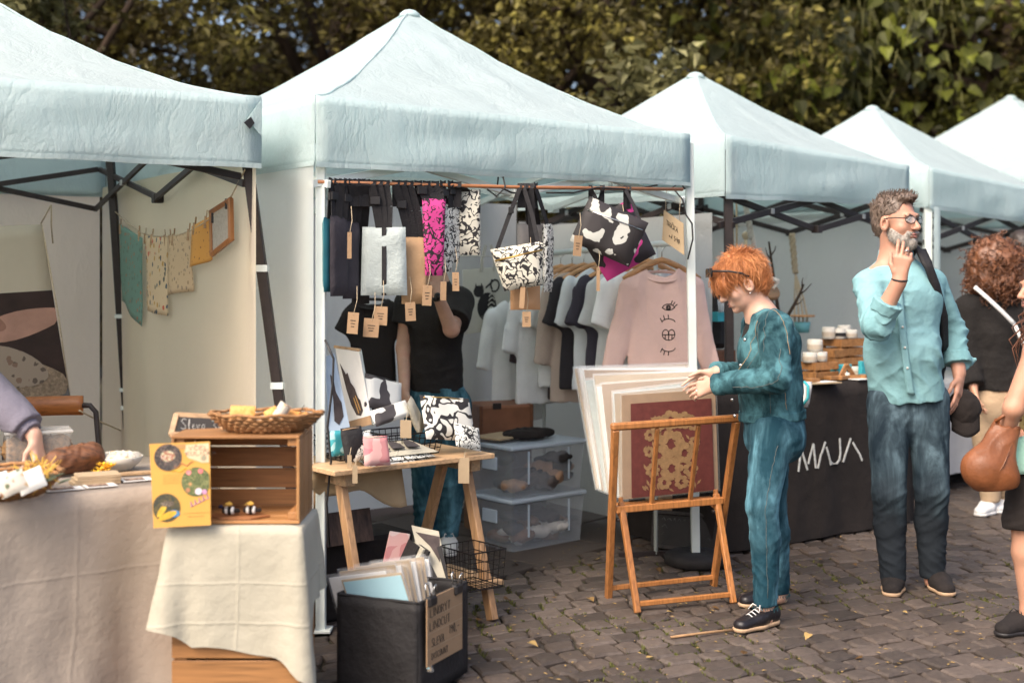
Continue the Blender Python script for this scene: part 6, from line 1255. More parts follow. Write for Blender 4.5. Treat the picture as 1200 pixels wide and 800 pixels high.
# crease lines ironed into the cloth come from geometry of the drape; poster
PO = thing('poster', 'yellow poster with three round photos leaning against the pine crate', 'poster', P(210,617,4.2)); a, b, c_, d_ = P(175,520,4.235), P(246,517,4.235), P(247,615,4.205), P(180,618.5,4.205)
def pos(u, v): return lerp(lerp(a, b, u), lerp(d_, c_, u), v)
pnm = nrm(np.cross(b-a, a-d_)); pnm = pnm if pnm[1] < 0 else -pnm
mb = MB(); mb.add([pos(0,1), pos(1,1), pos(1,0), pos(0,0)]+[pos(x,y)-pnm*.004 for x, y in ((0,1),(1,1),(1,0),(0,0))], [(0,1,2,3),(7,6,5,4),(0,4,5,1),(1,5,6,2),(2,6,7,3),(3,7,4,0)]); part('card', mb, mat('yellow_print', (.56,.3,.06), .6, .06, 5), PO)
ASP = .70
def disc(cu, cv, r, m, nm, dz=.0015, n=26, clip=True, ry=None, rot=0):
    vs = []
    for t in np.linspace(0, 2*math.pi, n, endpoint=False):
        x, y = r*math.cos(t), (ry or r)*math.sin(t); u = cu+(x*math.cos(rot)-y*math.sin(rot)); v = cv+(x*math.sin(rot)+y*math.cos(rot))*ASP; vs.append(pos(min(max(u,.012),.985), min(max(v,.01),.99))+pnm*dz)
    mb = MB(); mb.add(vs, [tuple(range(n))]); return part(nm, mb, m, PO, sol=.0006)
disc(.3,.17,.23, patches('photo_dark', [(.03,.022,.02),(.06,.05,.045),(.02,.015,.013),(.15,.1,.08)], 90), 'round_photo'); disc(.3,.155,.12, patches('photo_tin', [(.4,.22,.15),(.5,.5,.3),(.3,.12,.07),(.6,.5,.42)], 70), 'photo_detail', .0022, ry=.09)
disc(.76,.475,.25, patches('photo_green', [(.08,.1,.03),(.12,.14,.05),(.05,.07,.02),(.2,.2,.07)], 80), 'round_photo')
for (x, y, r, col) in ((.64,.36,.045,(.65,.2,.2)), (.84,.35,.045,(.65,.18,.18)), (.8,.59,.06,(.6,.5,.55)), (.66,.5,.03,(.45,.25,.1)), (.9,.6,.045,(.5,.25,.4)), (.62,.57,.04,(.35,.16,.08))): disc(x, y, r, mat('photo_flower', col, .7, .3, 60), 'photo_detail', .0024, 9)
disc(.24,.765,.24, patches('photo_bee', [(.03,.03,.02),(.06,.05,.02),(.025,.03,.02),(.09,.07,.02)], 60), 'round_photo'); disc(.26,.86,.17, mat('photo_petal', (.55,.32,.03), .7, .3, 40), 'photo_detail', .0022, 16, ry=.055, rot=-.35); disc(.16,.8,.13, mat('photo_petal_pale', (.6,.38,.04), .7, .3, 40), 'photo_detail', .0024, 16, ry=.05, rot=-.9); disc(.37,.84,.1, mat('photo_blue', (.06,.2,.38), .7, .2), 'photo_detail', .002, 14, ry=.06); disc(.26,.72,.12, patches('photo_wing', [(.25,.2,.14),(.09,.06,.04),(.05,.04,.03)], 120), 'photo_detail', .0026, 14, ry=.05)
pk_ = mat('print_peach', (.7,.47,.3), .7, .05)
mb = MB(); mb.add([pos(x,y)+pnm*.0014 for x, y in ((.6,.03),(.985,.02),(.985,.25),(.86,.25),(.76,.22),(.64,.19),(.58,.12))], [tuple(range(7))]); part('title_patch', mb, pk_, PO, sol=.0006)
mb = MB(); mb.add([pos(x,y)+pnm*.0014 for x, y in ((.34,.02),(.6,.02),(.6,.075),(.34,.08))], [(0,1,2,3)]); part('tape', mb, mat('brown_tape', (.42,.23,.08), .5, .1), PO, sol=.0006)
px_, py_ = pos(1,0)-pos(0,0), pos(0,0)-pos(0,1); wd_ = np.linalg.norm(px_)
mb = write('VČELÍ', pos(.655,.094)+pnm*.002, px_, py_, .0125, .0009, .95, .42); part('lettering', mb, MT['ink'], PO); mb = write('KULIČKA', pos(.605,.158)+pnm*.002, px_, py_, .0125, .0009, .9, .36); part('lettering', mb, MT['ink'], PO)
disc(.895,.195,.05, mat('print_badge', (.3,.27,.18), .7, .1), 'badge', .002, 14)
br_ = mat('print_brown', (.45,.2,.06), .7, .1)
for y0 in (.385,.415,.445,.475):
    mb = MB(); x = .2
    while x < .6: e_ = x+rr.uniform(.03,.07); mb.tube([pos(x,y0)+pnm*.001, pos(min(e_,.6),y0+rr.uniform(-.003,.003))+pnm*.001], .0007, 3); x = e_+.02
    part('small_print', mb, br_, PO)
for y0 in (.845,.885):
    mb = MB(); x = .53 if y0 < .86 else .6
    while x < (.95 if y0 < .86 else .86): e_ = x+rr.uniform(.03,.07); mb.tube([pos(x,y0)+pnm*.001, pos(e_,y0)+pnm*.001], .0007, 3); x = e_+.018
    part('small_print', mb, br_, PO)
mb = MB(); mb.tube([pos(.4+.32*t, .28+.018*math.sin(t*12)-.03*t)+pnm*.001 for t in np.linspace(0,1,16)], .0018, 4); part('squiggle', mb, mat('print_squiggle', (.42,.17,.07), .7, .1), PO); mb = MB(); mb.tube([pos(.36+.34*t, .345-.016*math.sin(t*12)-.03*t)+pnm*.001 for t in np.linspace(0,1,16)], .0018, 4); part('squiggle', mb, mat('print_squiggle_gold', (.55,.36,.03), .7, .1), PO)
mb = MB(); sp_ = mat('print_mauve', (.42,.22,.3), .7, .1)
for i in range(5):
    for sg in (-1, 1): mb.tube([pos(.68+.07*i,.76-.02*i)+pnm*.001, pos(.66+.07*i,.72-.02*i+(.05 if sg > 0 else 0)-.01)+pnm*.001], .0022, 4)
mb.tube([pos(.66,.77)+pnm*.001, pos(.98,.67)+pnm*.001], .0013, 4); part('fern_print', mb, sp_, PO)
# chalkboard on the crate
CBd = thing('chalkboard', 'small framed chalkboard with a chalked sale note on the pine crate', 'chalkboard', P(235,510,4.48)); ca, cb_, cc_, cd_ = P(207,486,4.5), P(262,489,4.53), P(261,511,4.47), P(201,509,4.44)
def cbp(u, v): return lerp(lerp(ca, cb_, u), lerp(cd_, cc_, u), v)
for (p, q) in (((0,0),(1,0)), ((1,0),(1,1)), ((1,1),(0,1)), ((0,1),(0,0))): mb = MB(); d = nrm(cbp(*q)-cbp(*p)); mb.bar(cbp(*p)-d*.004, cbp(*q)+d*.004, .015, .02, V3(0,-1,.2)); part('frame_side', mb, MT['plywood'], CBd, bev=.0015)
mb = MB(); mb.add([cbp(0,1), cbp(1,1), cbp(1,0), cbp(0,0)], [(0,1,2,3)]); part('slate', mb, MT['slate'], CBd, sol=.006)
mb = write('Sleva 30%', cbp(.16,.68)+V3(0,-.0045,0), cbp(1,0)-cbp(0,0), UP, .036, .0009, .52, .12, .02); part('chalk_lettering', mb, MT['chalk'], CBd)
c = P(312,509,4.4); c[2] = .958; wicker_basket('wicker_tray', 'wide oval wicker basket of beeswax wraps on top of the pine crate', c, .19, .12, .062, slope=.55)
hx = patches('orange_wrap', [(.68,.3,.07),(.62,.26,.05),(.7,.36,.1)], 60); lw = MT['wrapper']; tq_ = mat('teal_wrap', (.04,.16,.18), .8, .2)
BGp = 'wraps in the wicker tray'
def wrap(label, px, py, w, h, m, rot=0., tilt=.5, t=.012, Y=4.4):
    p = P(px, py-5, Y); ux = nrm(V3(math.cos(rot), .2, math.sin(rot))); uy = nrm(V3(-math.sin(rot)*.5, tilt, math.cos(rot))); mb = MB(); pillow(p, ux, uy, w, h, t, mb, 6, amp=.003); return solo('beeswax_wrap', mb, m, label, 'wrap', BGp, smooth=True)
wrap('orange patterned wrap standing at the back of the oval tray', 284, 489, .085, .055, hx, -.05, .5); wrap('teal wrap at the chalkboard end of the oval tray', 260, 498, .06, .018, tq_, -.25); wrap('grey folded wrap in the middle of the oval tray', 303, 496, .075, .022, lw, .25); wrap('narrow orange wrap leaning on the cream roll', 317, 491, .045, .05, hx, .5, .5); wrap('wide orange wrap at the far end of the oval tray', 350, 492, .1, .035, hx, -.15, .9); wrap('flat grey wrap at the front of the oval tray', 336, 498, .07, .014, lw, .1)
mb = MB(); mb.lathe([(.002,-.04),(.021,-.04),(.0215,.04),(.002,.04)], P(328,485,4.36), 14, nrm(V3(.5,.1,.8))); solo('cloth_roll', mb, lw, 'cream speckled roll standing among the orange wraps', 'roll', smooth=False)
mb = MB(); mb.tube([P(346,492,4.4), P(352,482,4.41), P(357,474,4.42)], [.003,.003,.001], 4); mb.tube([P(350,485,4.4), P(357,482,4.4)], [.002,.001], 4); solo('twig', mb, MT['bark'], 'little brown twig sticking up from the oval tray', 'twig', smooth=True)
c = V3(-.925,4.34,.675); mb = MB(); mb.prism([(.1*math.cos(t)*1.05,.065*math.sin(t)) for t in np.linspace(0,2*math.pi,7)[:-1]], c+UP*.006, XX, YY, .006); solo('leather_mat', mb, mat('tan_leather_mat', (.3,.12,.045), .6, .15, 12), 'six-sided leather mat under the two bee figures', 'mat', bev=.001)
def bee(label, p, extra):
    T = thing('bee_figure', label, 'figurine', p, 'striped bee figures in the crate'); s0 = np.asarray(p)+UP*.016
    for i in range(5): mb = MB(); x = -.02+.01*i; r = (.009,.0135,.0145,.013,.008)[i]; mb.lathe([(r*.86,-.005),(r,-.002),(r,.002),(r*.86,.005)], s0+XX*x, 12, XX); part('stripe', mb, MT['paper'] if i % 2 else MT['black_cloth'], T, True)
    mb = MB(); mb.lathe([(.001,-.008),(.006,-.006),(.0085,0),(.006,.006),(.001,.008)], s0+XX*.028, 10, XX); part('head', mb, MT['black_cloth'], T, True)
    for sg in (-1,1): mb = MB(); q = s0+UP*.014; mb.add([q, q+V3(-.02,sg*.014,.006), q+V3(-.008,sg*.034,.01), q+V3(.008,sg*.014,.006)], [(0,1,2,3)]); part('wing', mb, MT['straw'], T, sol=.0015)
    if extra: mb = MB(); mb.tube([s0+V3(-.025,.01,.01), s0+V3(-.034,.004,.012), s0+V3(-.026,-.004,.014)], .006, 6); part('bow', mb, mat('navy_ribbon', (.03,.03,.07), .8, .2), T, True)
bee('striped bee figure with a navy bow, nearest the poster', (-.955,4.33,.682), True); bee('striped bee figure without a bow, farther from the poster', (-.885,4.34,.682), False)

# ---------------- bags on the rod -----------------------------------------
rA, rB = P(372,213,5.34), P(800,222,6.42)
def rod(px): 
    s_ = (px-CX)/F; d = rB-rA; t = (s_*rA[1]-rA[0])/(d[0]-s_*d[1]); return rA+d*t
mb = MB(); mb.tube([rA, lerp(rA, rB, .5)-UP*.006, rB], .0085, 8); solo('copper_rod', mb, mat('copper_wood_rod', (.42,.17,.07), .4, .15, 12), 'thin copper-coloured rod under the tent edge carrying the bags', 'rod', smooth=True)
rd = nrm(rB-rA)
MT['p_teal'] = mat('teal_leatherette', (.02,.13,.16), .5, .2); MT['p_char'] = mat('charcoal_canvas', (.045,.038,.045), .8, .2, 12, .3, 40); MT['p_grey'] = mat('silver_grey_canvas', (.42,.47,.45), .6, .08, 7, .3, 60); MT['p_kraft'] = mat('washable_kraft', (.47,.29,.15), .6, .12, 6, .35, 12)
MT['d_pink'] = doodle('pink_doodle', (.6,.05,.24), (.02,.012,.015), 36, .2, 20); MT['d_bw'] = doodle('cream_doodle', (.6,.57,.47), (.018,.015,.015), 32, .2, 21); MT['d_bw2'] = doodle('white_doodle', (.66,.65,.58), (.02,.017,.016), 42, .25, 20)
MT['hide'] = patches('black_and_white_hide', [(.022,.018,.018),(.022,.018,.018),(.03,.024,.024),(.5,.5,.45),(.5,.5,.45)], 17); MT['pinkblack'] = patches('pink_and_black', [(.6,.04,.24),(.02,.014,.016),(.55,.04,.22)], 9)
SG = 'bags hanging from the rod'
def hang_bag(name, label, x0, x1, y0, y1, m, th=.03, yaw=0., dy=0., straps=((.3,),(.7,)), sw=.036, taper=1., tilt=0., buckle=True, flap=None, zipm=None, e=6, cat='pouch'):
    xm = (x0+x1)/2; R0 = rod(xm); Y = R0[1]+dy; c = P(xm, (y0+y1)/2, Y); w = (x1-x0)/F*Y/max(.2, math.cos(yaw)); h = (y1-y0)/F*Y
    ux = V3(math.cos(yaw)*math.cos(tilt), math.sin(yaw), -math.sin(tilt)); uy = nrm(V3(math.sin(tilt), 0, math.cos(tilt))); T = thing(name, label, cat, c-uy*h/2, SG)
    mb = MB(); pillow(c, ux, uy, w, h, th, mb, 12, taper, e); part('pouch_body', mb, m, T, True); nf = np.cross(nrm(ux), uy); nf = nf if nf[1] < 0 else -nf
    for i, s_ in enumerate(straps):
        f = s_[0]; q = c+nrm(ux)*(f-.5)*w*.9+uy*h*.46; r_ = rod(s_[1] if len(s_) > 1 else xm+(f-.5)*(x1-x0)*.55); off = V3(0,.012,0)
        mb = ribbon([q, lerp(q, r_, .5)+V3(.004*i,0,0), r_-UP*.012-off*.9, r_+UP*.012, r_+off*.9-UP*.01, r_+off*1.5-UP*min(.1, .1+.02*i)], sw, nrm(ux*(.6 if abs(yaw) > .7 else 1)+V3(.25*i,.05,0)))
        sp = part('strap', mb, MT['webbing'], T)
        if buckle and i == 0: b_ = lerp(q, r_, .62); mb = MB(); mb.box(b_+nf*.006, (sw*1.25,.012,.034), nrm(ux)); part('buckle', mb, MT['black_plastic'], sp, bev=.003)
    if flap: mb = ribbon([c+uy*h*.49+nf*th*.3, c+uy*h*.2+nf*(th*.5+.002), c-uy*h*.3+nf*(th*.5+.002), c-uy*h*.5+nf*.002], flap, nrm(ux)); part('centre_strap', mb, MT['webbing'], T)
    if zipm: mb = MB(); mb.tube([c+nrm(ux)*(-.45*w)+uy*h*.22+nf*th*.38, c+uy*h*.26+nf*(th*.5), c+nrm(ux)*(.45*w)+uy*h*.3+nf*th*.38], .004, 5); part('zip', mb, zipm, T, True)
    return T, c, ux, uy, nf
hang_bag('hanging_pouch', 'teal pouch at the tent-leg end of the rod', 381, 390, 255, 342, MT['p_teal'], .025, 1.2, straps=((.5,388),))
hang_bag('hanging_pouch', 'charcoal pouch hanging edge-on beside the teal one', 389, 405, 253, 347, MT['p_char'], .03, 1.05, straps=((.2,390),(.5,396),(.8,402)))
hang_bag('hanging_pouch', 'dark pouch with a kraft tag, third along the rod', 403, 419, 258, 350, MT['p_char'], .03, .95, .05, straps=((.2,407),(.6,413),(.9,419)))
hang_bag('hanging_pouch', 'black pouch half hidden behind the silver-grey one', 413, 432, 270, 356, MT['black_nylon'], .035, .7, .1, straps=((.4,424),(.7,429)))
hang_bag('hanging_pouch', 'silver-grey pouch with a black centre strap', 425, 475, 266, 346, MT['p_grey'], .04, .12, 0, straps=((.4,436),(.5,444),(.6,452)), flap=.02, taper=1.08)
hang_bag('hanging_pouch', 'crinkled kraft-coloured pouch next to the pink patterned one', 471, 500, 277, 356, MT['p_kraft'], .05, .35, .02, straps=((.3,464),(.5,472),(.8,480)), sw=.036)
hang_bag('hanging_pouch', 'pink pouch printed with black curls', 495, 522, 233, 323, MT['d_pink'], .04, .45, -.02, straps=((.2,490),(.6,500),(.8,510)), taper=.78)
hang_bag('hanging_pouch', 'thin black and white pouch tucked against the pink one', 517, 529, 238, 319, MT['d_bw2'], .03, .9, .02, straps=((.5,519),))
hang_bag('hanging_pouch', 'second thin black and white pouch, next to the eye-print one', 526, 538, 233, 308, MT['d_bw2'], .03, .95, .05, straps=((.5,528),))
hang_bag('hanging_pouch', 'cream pouch printed with black eyes and curls, flat to the front', 537, 563, 222, 299, MT['d_bw'], .03, .1, .03, straps=((.4,536),), buckle=False)
hang_bag('hanging_pouch', 'grey suede pouch behind the curl-print belt bag', 606, 642, 262, 322, mat('grey_suede', (.26,.24,.23), .8, .25, 9), .04, .2, .12, straps=((.4,616),(.7,622)), sw=.026)
hang_bag('hanging_pouch', 'tan leather pouch hanging below the curl-print belt bag', 598, 633, 318, 363, mat('tan_pouch', (.46,.26,.13), .5, .12, 8, .2, 30), .02, .1, .06, straps=((.85,621),), buckle=False)
hang_bag('belt_bag', 'cream belt bag with black curls and a gold zip', 578, 641, 287, 338, MT['d_bw'], .07, .05, -.05, straps=((.08,609),(.95,614)), sw=.02, taper=.72, tilt=-.16, zipm=MT['brass'], e=3.2, cat='bag')
hang_bag('hanging_pouch', 'narrow striped pouch edge-on beside the belt bag', 637, 647, 262, 342, MT['d_bw2'], .03, 1.1, .05, straps=((.5,628),), buckle=False)
hang_bag('shoulder_bag', 'pink and black shoulder bag hanging behind the hide one', 686, 760, 246, 318, MT['pinkblack'], .05, .15, .06, straps=((.3,706),(.95,737)), sw=.022, tilt=-.5, taper=.9, cat='bag')
hang_bag('shoulder_bag', 'tilted black and white hide bag with a long silver zip', 676, 752, 243, 300, MT['hide'], .06, .05, -.06, straps=((.1,692),(.9,733)), sw=.02, tilt=.42, zipm=MT['chrome'], e=4, buckle=False, cat='bag')
tags = [(407,420,366,391,'tag hanging lowest beneath the dark pouch'),(426,444,373,395,'wide kraft tag below the silver-grey pouch, nearest the tent leg'),(438,454,359,381,'kraft tag overlapping the wide one below the silver-grey pouch'),(475,487,354,376,'kraft tag below the crinkled kraft pouch'),(495,506,334,358,'kraft tag just below the pink pouch'),(516,523,330,352,'kraft tag below the thin pouch beside the pink one'),(530,538,319,341,'kraft tag beside the raised wrist, below the eye-print pouch'),(609,615,336,361,'narrow kraft tag in front of the tan pouch'),(612,622,365,383,'lowest kraft tag of the belt bag cluster'),(616,621,306,334,'pale tag on the zip of the belt bag'),(723,735,266,292,'kraft tag at the pointed end of the hide bag'),(672,682,276,300,'kraft tag at the upper end of the hide bag'),(699,703,313,341,'long narrow tag dangling under the pink and black bag'),(407,412,272,303,'slim tag tied high on the dark pouch')]
for (x0, x1, y0, y1, lb) in tags:
    Y = rod((x0+x1)/2)[1]-.07; T = thing('price_tag', lb, 'tag', P((x0+x1)/2, y1, Y), 'kraft tags on the bags'); c = P((x0+x1)/2, (y0+y1)/2, Y); w, h = (x1-x0)/F*Y, (y1-y0)/F*Y
    a_ = rr.uniform(-.12,.12); ux = nrm(V3(1,rr.uniform(-.2,.2),a_)); uz = nrm(V3(-a_,0,1)); mb = MB(); mb.box(c, (w,.0015,h), ux, None, uz); part('card', mb, MT['kraft'], T)
    if w > .03:
        for j in (0,1,2): mb = MB(); mb.box(c+uz*h*(.12-.14*j)-V3(0,.0016,0), (w*(.5-.1*j),.0008,.003), ux, None, uz); part('printed_line', mb, MT['ink'], T)
    mb = MB(); mb.tube([c+uz*h*.4+V3(0,-.002,0), c+uz*(h*.5+.05)+V3(.008,.02,0), c+uz*(h*.5+.11)+V3(0,.05,0)], .0014, 4); part('string', mb, MT['cord'], T, True)
# black cords on the tent bars
for lb, pts in (('loop of black cord knotted on the white truss at mid-rod', [(571,222,5.85),(582,230,5.83),(592,220,5.83),(590,208,5.85),(584,206,5.9),(583,218,5.92),(600,226,5.9),(622,228,5.95)]), ('black cord wound along the rod by the hide bag', [(640,226,6.0),(672,226,6.05),(700,220,6.1),(742,222,6.25),(770,217,6.4)]), ('black cord with a loose tail tied round the white front leg', [(803,222,6.5),(797,214,6.5),(788,220,6.48),(800,234,6.48),(804,252,6.47),(811,262,6.47),(812,280,6.47),(806,304,6.48)])):
    mb = MB(); mb.tube([P(*p) for p in pts], .0045, 5); solo('cord', mb, MT['black_plastic'], lb, 'cord', smooth=True)
mb = MB(); mb.tube([P(381,398,5.29), P(391,420,5.28), P(390,450,5.28), P(384,500,5.28), P(388,540,5.28), P(383,590,5.28), P(386,640,5.28)], .005, 5); solo('cable', mb, MT['black_plastic'], 'black cable running down the white leg of the bag stall', 'cable', smooth=True)
# price card on the leg
PC = thing('price_card', 'hand-lettered kraft price card hung by the white tent leg', 'sign', P(789,298,6.5)); a, b, c_, d_ = P(778,246,6.53), P(801,262,6.46), P(802,299,6.46), P(776,281,6.53)
def pcp(u, v): return lerp(lerp(a, b, u), lerp(d_, c_, u), v)
mb = MB(); mb.add([d_, c_, b, a], [(0,1,2,3)]); part('card', mb, MT['kraft_light'], PC, sol=.003); n_ = nrm(np.cross(c_-d_, a-d_)); n_ = n_ if n_[1] < 0 else -n_
mb = write('TRIČKA', pcp(.16,.42)+n_*.003, b-a, a-d_, .024, .0014, .5, .12, .03); part('lettering', mb, MT['ink'], PC); mb = write('od 590', pcp(.3,.75)+n_*.003, b-a, a-d_, .022, .0014, .5, .14, .03); part('lettering', mb, MT['ink'], PC)
for x in (.1,.8): mb = MB(); mb.tube([pcp(x,.06), pcp(x,.0)+UP*.06, pcp(x+.05,0)+UP*.12], .0015, 4); part('string', mb, MT['cord'], PC, True)

# ---------------- clothes rail ---------------------------------------------
g0, g1 = V3(.80,6.74,1.655), V3(.235,7.68,1.62); RK = thing('clothes_rail', 'white clothes rail with thin legs behind the print rack', 'clothes rail', V3(.5,7.2,0)); e_ = nrm(g1-g0)
mb = MB(); mb.tube([g0-e_*.1, g1+e_*.12], .017, 10); part('rail', mb, MT['steel_white'], RK, True)
for q in (g0+e_*.07, g1+e_*.08): mb = MB(); mb.tube([q, q*V3(1,1,0)+V3(0,0,.01)], .011, 8); part('leg', mb, MT['steel_white'], RK, True); mb = MB(); mb.bar(q*V3(1,1,0)+V3(-.2,-.05,.012), q*V3(1,1,0)+V3(.2,.05,.012), .03, .02); part('foot', mb, MT['steel_dark'], RK, bev=.003)
def hanger(p, ux, label):
    T = thing('coat_hanger', label, 'coat hanger', p-UP*.12, 'wooden hangers on the rail'); mb = MB(); pts = [p+ux*x+UP*(-.075-.10*abs(x/.21)**1.25) for x in np.linspace(-.21,.21,13)]; mb.tube(pts, [.012]+[.0165]*11+[.012], 8); part('shoulder_bar', mb, MT['hanger_wood'], T, True)
    mb = MB(); mb.tube([p-UP*.07, p-UP*.025, p+V3(.018,0,0)-UP*.006, p+V3(.012,0,.018), p+V3(-.012,0,.02)], .0028, 6); part('hook', mb, MT['chrome'], T, True)
def garment(name, label, p, ux, m, W=.24, Ln=.62, sleeve=.2, cat='t-shirt', k=0., group='tops on the clothes rail', neck=.085, sl_out=.07):
    """p: hook point on the rail"""
    n = nrm(np.cross(ux, UP)); t = p-UP*.118; s = SDF(p-V3(.45,.35,Ln+.2), p+V3(.45,.35,.0), .0085); fl = (n, .26)
    s.cone(t-UP*.18, t-UP*(Ln-.02), W*.82, W*.9, .03, flat=fl)
    for sg in (-1,1):
        a_ = t+ux*sg*(W-.045)-UP*.105; b_ = a_+ux*sg*sl_out-UP*sleeve; s.cone(t+ux*sg*.05-UP*.035, a_, .045, .06, .05, flat=(n,.45)); s.cone(a_, b_, .07, .062 if sleeve < .3 else .055, .03 if sleeve < .3 else .012, flat=(n,.45), clip=[(b_, nrm(b_-a_))])
    s.cut(t-UP*Ln, -UP); s.ell(t+UP*.02, (neck,.12,.065), np.array([ux, n, UP]), k=.01, sub=True)
    s.wrinkle(.016, 11., (1,1,.22), k); s.fold(t-UP*.25, ux+UP*.25, .25, 60., .008, k, .2); o = solo(name, s.mesh(), m, label, cat, group, smooth=True)
    mb = MB(); f_ = n if n[1] < 0 else -n; mb.tube([t+ux*(neck+.012)*math.cos(a)+f_*.042*math.sin(a)-UP*(.036+.034*max(0, math.sin(a))-.02*max(0,-math.sin(a))) for a in np.linspace(0, 2*math.pi, 19)], .0085, 6); part('collar', mb, m, o, True); return o
cols = [('sweatshirt','pale pink sweatshirt with drawn eyes and lips, nearest on the rail',(.68,.47,.4)), ('t_shirt','white tee hanging just behind the pink sweatshirt',(.8,.82,.8)), ('t_shirt','light grey tee between a white tee and the navy one',(.55,.57,.56)), ('t_shirt','navy charcoal tee, darkest of those with sleeves showing',(.045,.04,.055)), ('t_shirt','pale blue-grey tee behind the navy one',(.66,.7,.71)), ('t_shirt','black tee half hidden in the middle of the rail',(.03,.026,.03)), ('long_top','beige long-sleeved top near the far end of the rail',(.5,.4,.33)), ('t_shirt','white tee near the far end of the rail, behind the beige top',(.8,.82,.8)), ('long_top','dark plum top at the far end of the rail',(.05,.035,.04))]
GN = len(cols); gux = nrm(V3(.985,.17,0))
for i, (nm, lb, col) in enumerate(cols):
    q = lerp(g0, g1, (i+.15)/GN); q = q+V3(0,0,.0); ux = nrm(gux+V3(0,.04*math.sin(i*2.2),0)); hanger(q-UP*.01, ux, 'wooden hanger holding the '+['pink sweatshirt','white tee behind the sweatshirt','light grey tee','navy charcoal tee','pale blue-grey tee','black tee','beige top','far white tee','plum top'][i])
    garment(nm, lb, q-UP*.012, ux, mat('knit_%s_%d' % (nm, i), col, .9, .07, 5, .3, 18, cool=np.minimum(np.asarray(col)*1.07,.9)), *( (.215,.66,.44) if i == 0 else (.235,.66,.2) if i not in (6,8) else (.225,.74,.42)), cat='sweatshirt' if i == 0 else 't-shirt' if nm == 't_shirt' else 'top', k=i*1.3, sl_out=.1 if i == 0 else .07)
# drawn motif on the sweatshirt (flat print)
MO = bpy.data.objects.get('sweatshirt'); q0 = lerp(g0, g1, .15/GN); pn = nrm(np.cross(gux, UP)); pn = pn if pn[1] < 0 else -pn
BV = None
from mathutils.bvhtree import BVHTree
def surf(o, pts, dirn, off=.0015):
    """drop drawn points onto the surface of object o along -dirn"""
    me = o.data; b = BVHTree.FromPolygons([tuple(v.co) for v in me.vertices], [tuple(p.vertices) for p in me.polygons]); L0 = LOC[o]; out = []
    for p in pts:
        h = b.ray_cast(Vector(np.asarray(p)+np.asarray(dirn)*.4-L0), Vector(-np.asarray(dirn)), 1.)
        out.append((np.array(h[0])+L0+np.asarray(dirn)*off) if h[0] is not None else np.asarray(p))
    return out
def drawing(o, px, py, Y, sc, strokes, m, nm, r, dirn):
    c = P(px, py, Y); mb = MB()
    for st_ in strokes:
        st_ = [tuple(np.array(st_[i])*(1-t)+np.array(st_[i+1])*t) for i in range(len(st_)-1) for t in (0,.33,.67)]+[st_[-1]]
        mb.tube(surf(o, [c+gux*x*sc+UP*y*sc for x, y in st_], dirn), r, 4)
    return part(nm, mb, m, o)
arc = lambda cx, cy, rx, ry, a0, a1, n=9: [(cx+rx*math.cos(t), cy+ry*math.sin(t)) for t in np.linspace(a0, a1, n)]
pi = math.pi
eye = [arc(0,-.2,1,.8,.25,pi-.25), arc(0,.45,1.,.75,pi+.4,2*pi-.4), arc(0,.1,.33,.33,0,2*pi), arc(0,.1,.16,.16,0,2*pi), [(.35,.5),(.6,1.1)], [(.65,.4),(1.0,.9)], [(.9,.2),(1.35,.55)]]
lash = [arc(0,-.1,1,.55,.1,pi-.1), [(-.95,-.05),(-1.25,.55)], [(-.55,.25),(-.75,.95)], [(0,.42),(-.05,1.05)]]
lips = [arc(0,0,.95,.8,pi,2*pi), arc(-.45,0,.5,.75,0,pi), arc(.45,0,.5,.75,0,pi), [(-.95,0),(.95,0)], [(-.5,-.05),(-.5,-.6)], [(.5,-.05),(.5,-.6)], [(0,.1),(0,-.75)]]
for (y, st_) in ((361,eye), (377,lash), (392,lips), (408,[[(a, -b) for a, b in s_] for s_ in lash])): drawing(MO, 783, y, 6.72, .036, st_, MT['ink'], 'drawn_motif', .0024, pn)
# garments and tote at the back of the bag stall
def hung_top(px, py, Y, ux, name, label, col, W, Ln, sl, cat, k): 
    p = P(px, py, Y); return garment(name, label, p, nrm(ux), mat('cloth_'+name+str(k), col, .9, .08, 5, .3, 16, cool=np.minimum(np.asarray(col)*1.08,.9)), W, Ln, sl, cat, k, group=None)
hung_top(607, 330, 7.75, V3(.9,.4,0), 't_shirt', 'long white tee hanging apart, between the tote bag and the rail', (.82,.84,.82), .2, .72, .3, 't-shirt', 21.)
hung_top(632, 318, 7.55, V3(.8,.6,0), 't_shirt', 'white tee just behind the belt bag cluster', (.82,.84,.82), .2, .66, .25, 't-shirt', 22.)
o = hung_top(437, 322, 7.0, V3(1,.1,0), 'dress', 'black sleeveless dress hanging behind the tags by the print stand', (.022,.018,.018), .14, .68, .1, 'dress', 23.)
mb = MB(); 
def cord_line(p, q, sag, lb): mb = MB(); mb.tube([lerp(p, q, t)-UP*sag*math.sin(math.pi*t) for t in np.linspace(0,1,9)], .003, 4); solo('hanging_line', mb, MT['white_rope'], lb, 'cord', smooth=True)
cord_line(P(395,300,6.6), P(660,300,7.95), .0, 'thin line strung across the back of the bag stall')
TO = thing('tote_bag', 'pale tote bag printed with a striped curled cat on the back wall', 'bag', P(570,390,7.75)); ta, tb, tc, td = P(541,316,7.6), P(597,312,7.85), P(602,385,7.85), P(541,392,7.6)
mb = MB(); cct = (ta+tb+tc+td)/4; pillow(cct, tb-ta, UP, np.linalg.norm(tb-ta), np.linalg.norm(ta-td), .02, mb, 8); part('bag_body', mb, mat('natural_cotton', (.56,.54,.46), .9, .05, 6, .2, 12), TO, True)
tux = nrm(tb-ta); tn = nrm(np.cross(tux, UP)); tn = tn if tn[1] < 0 else -tn; tp = lambda x, y: cct+tux*x+UP*y+tn*.0115
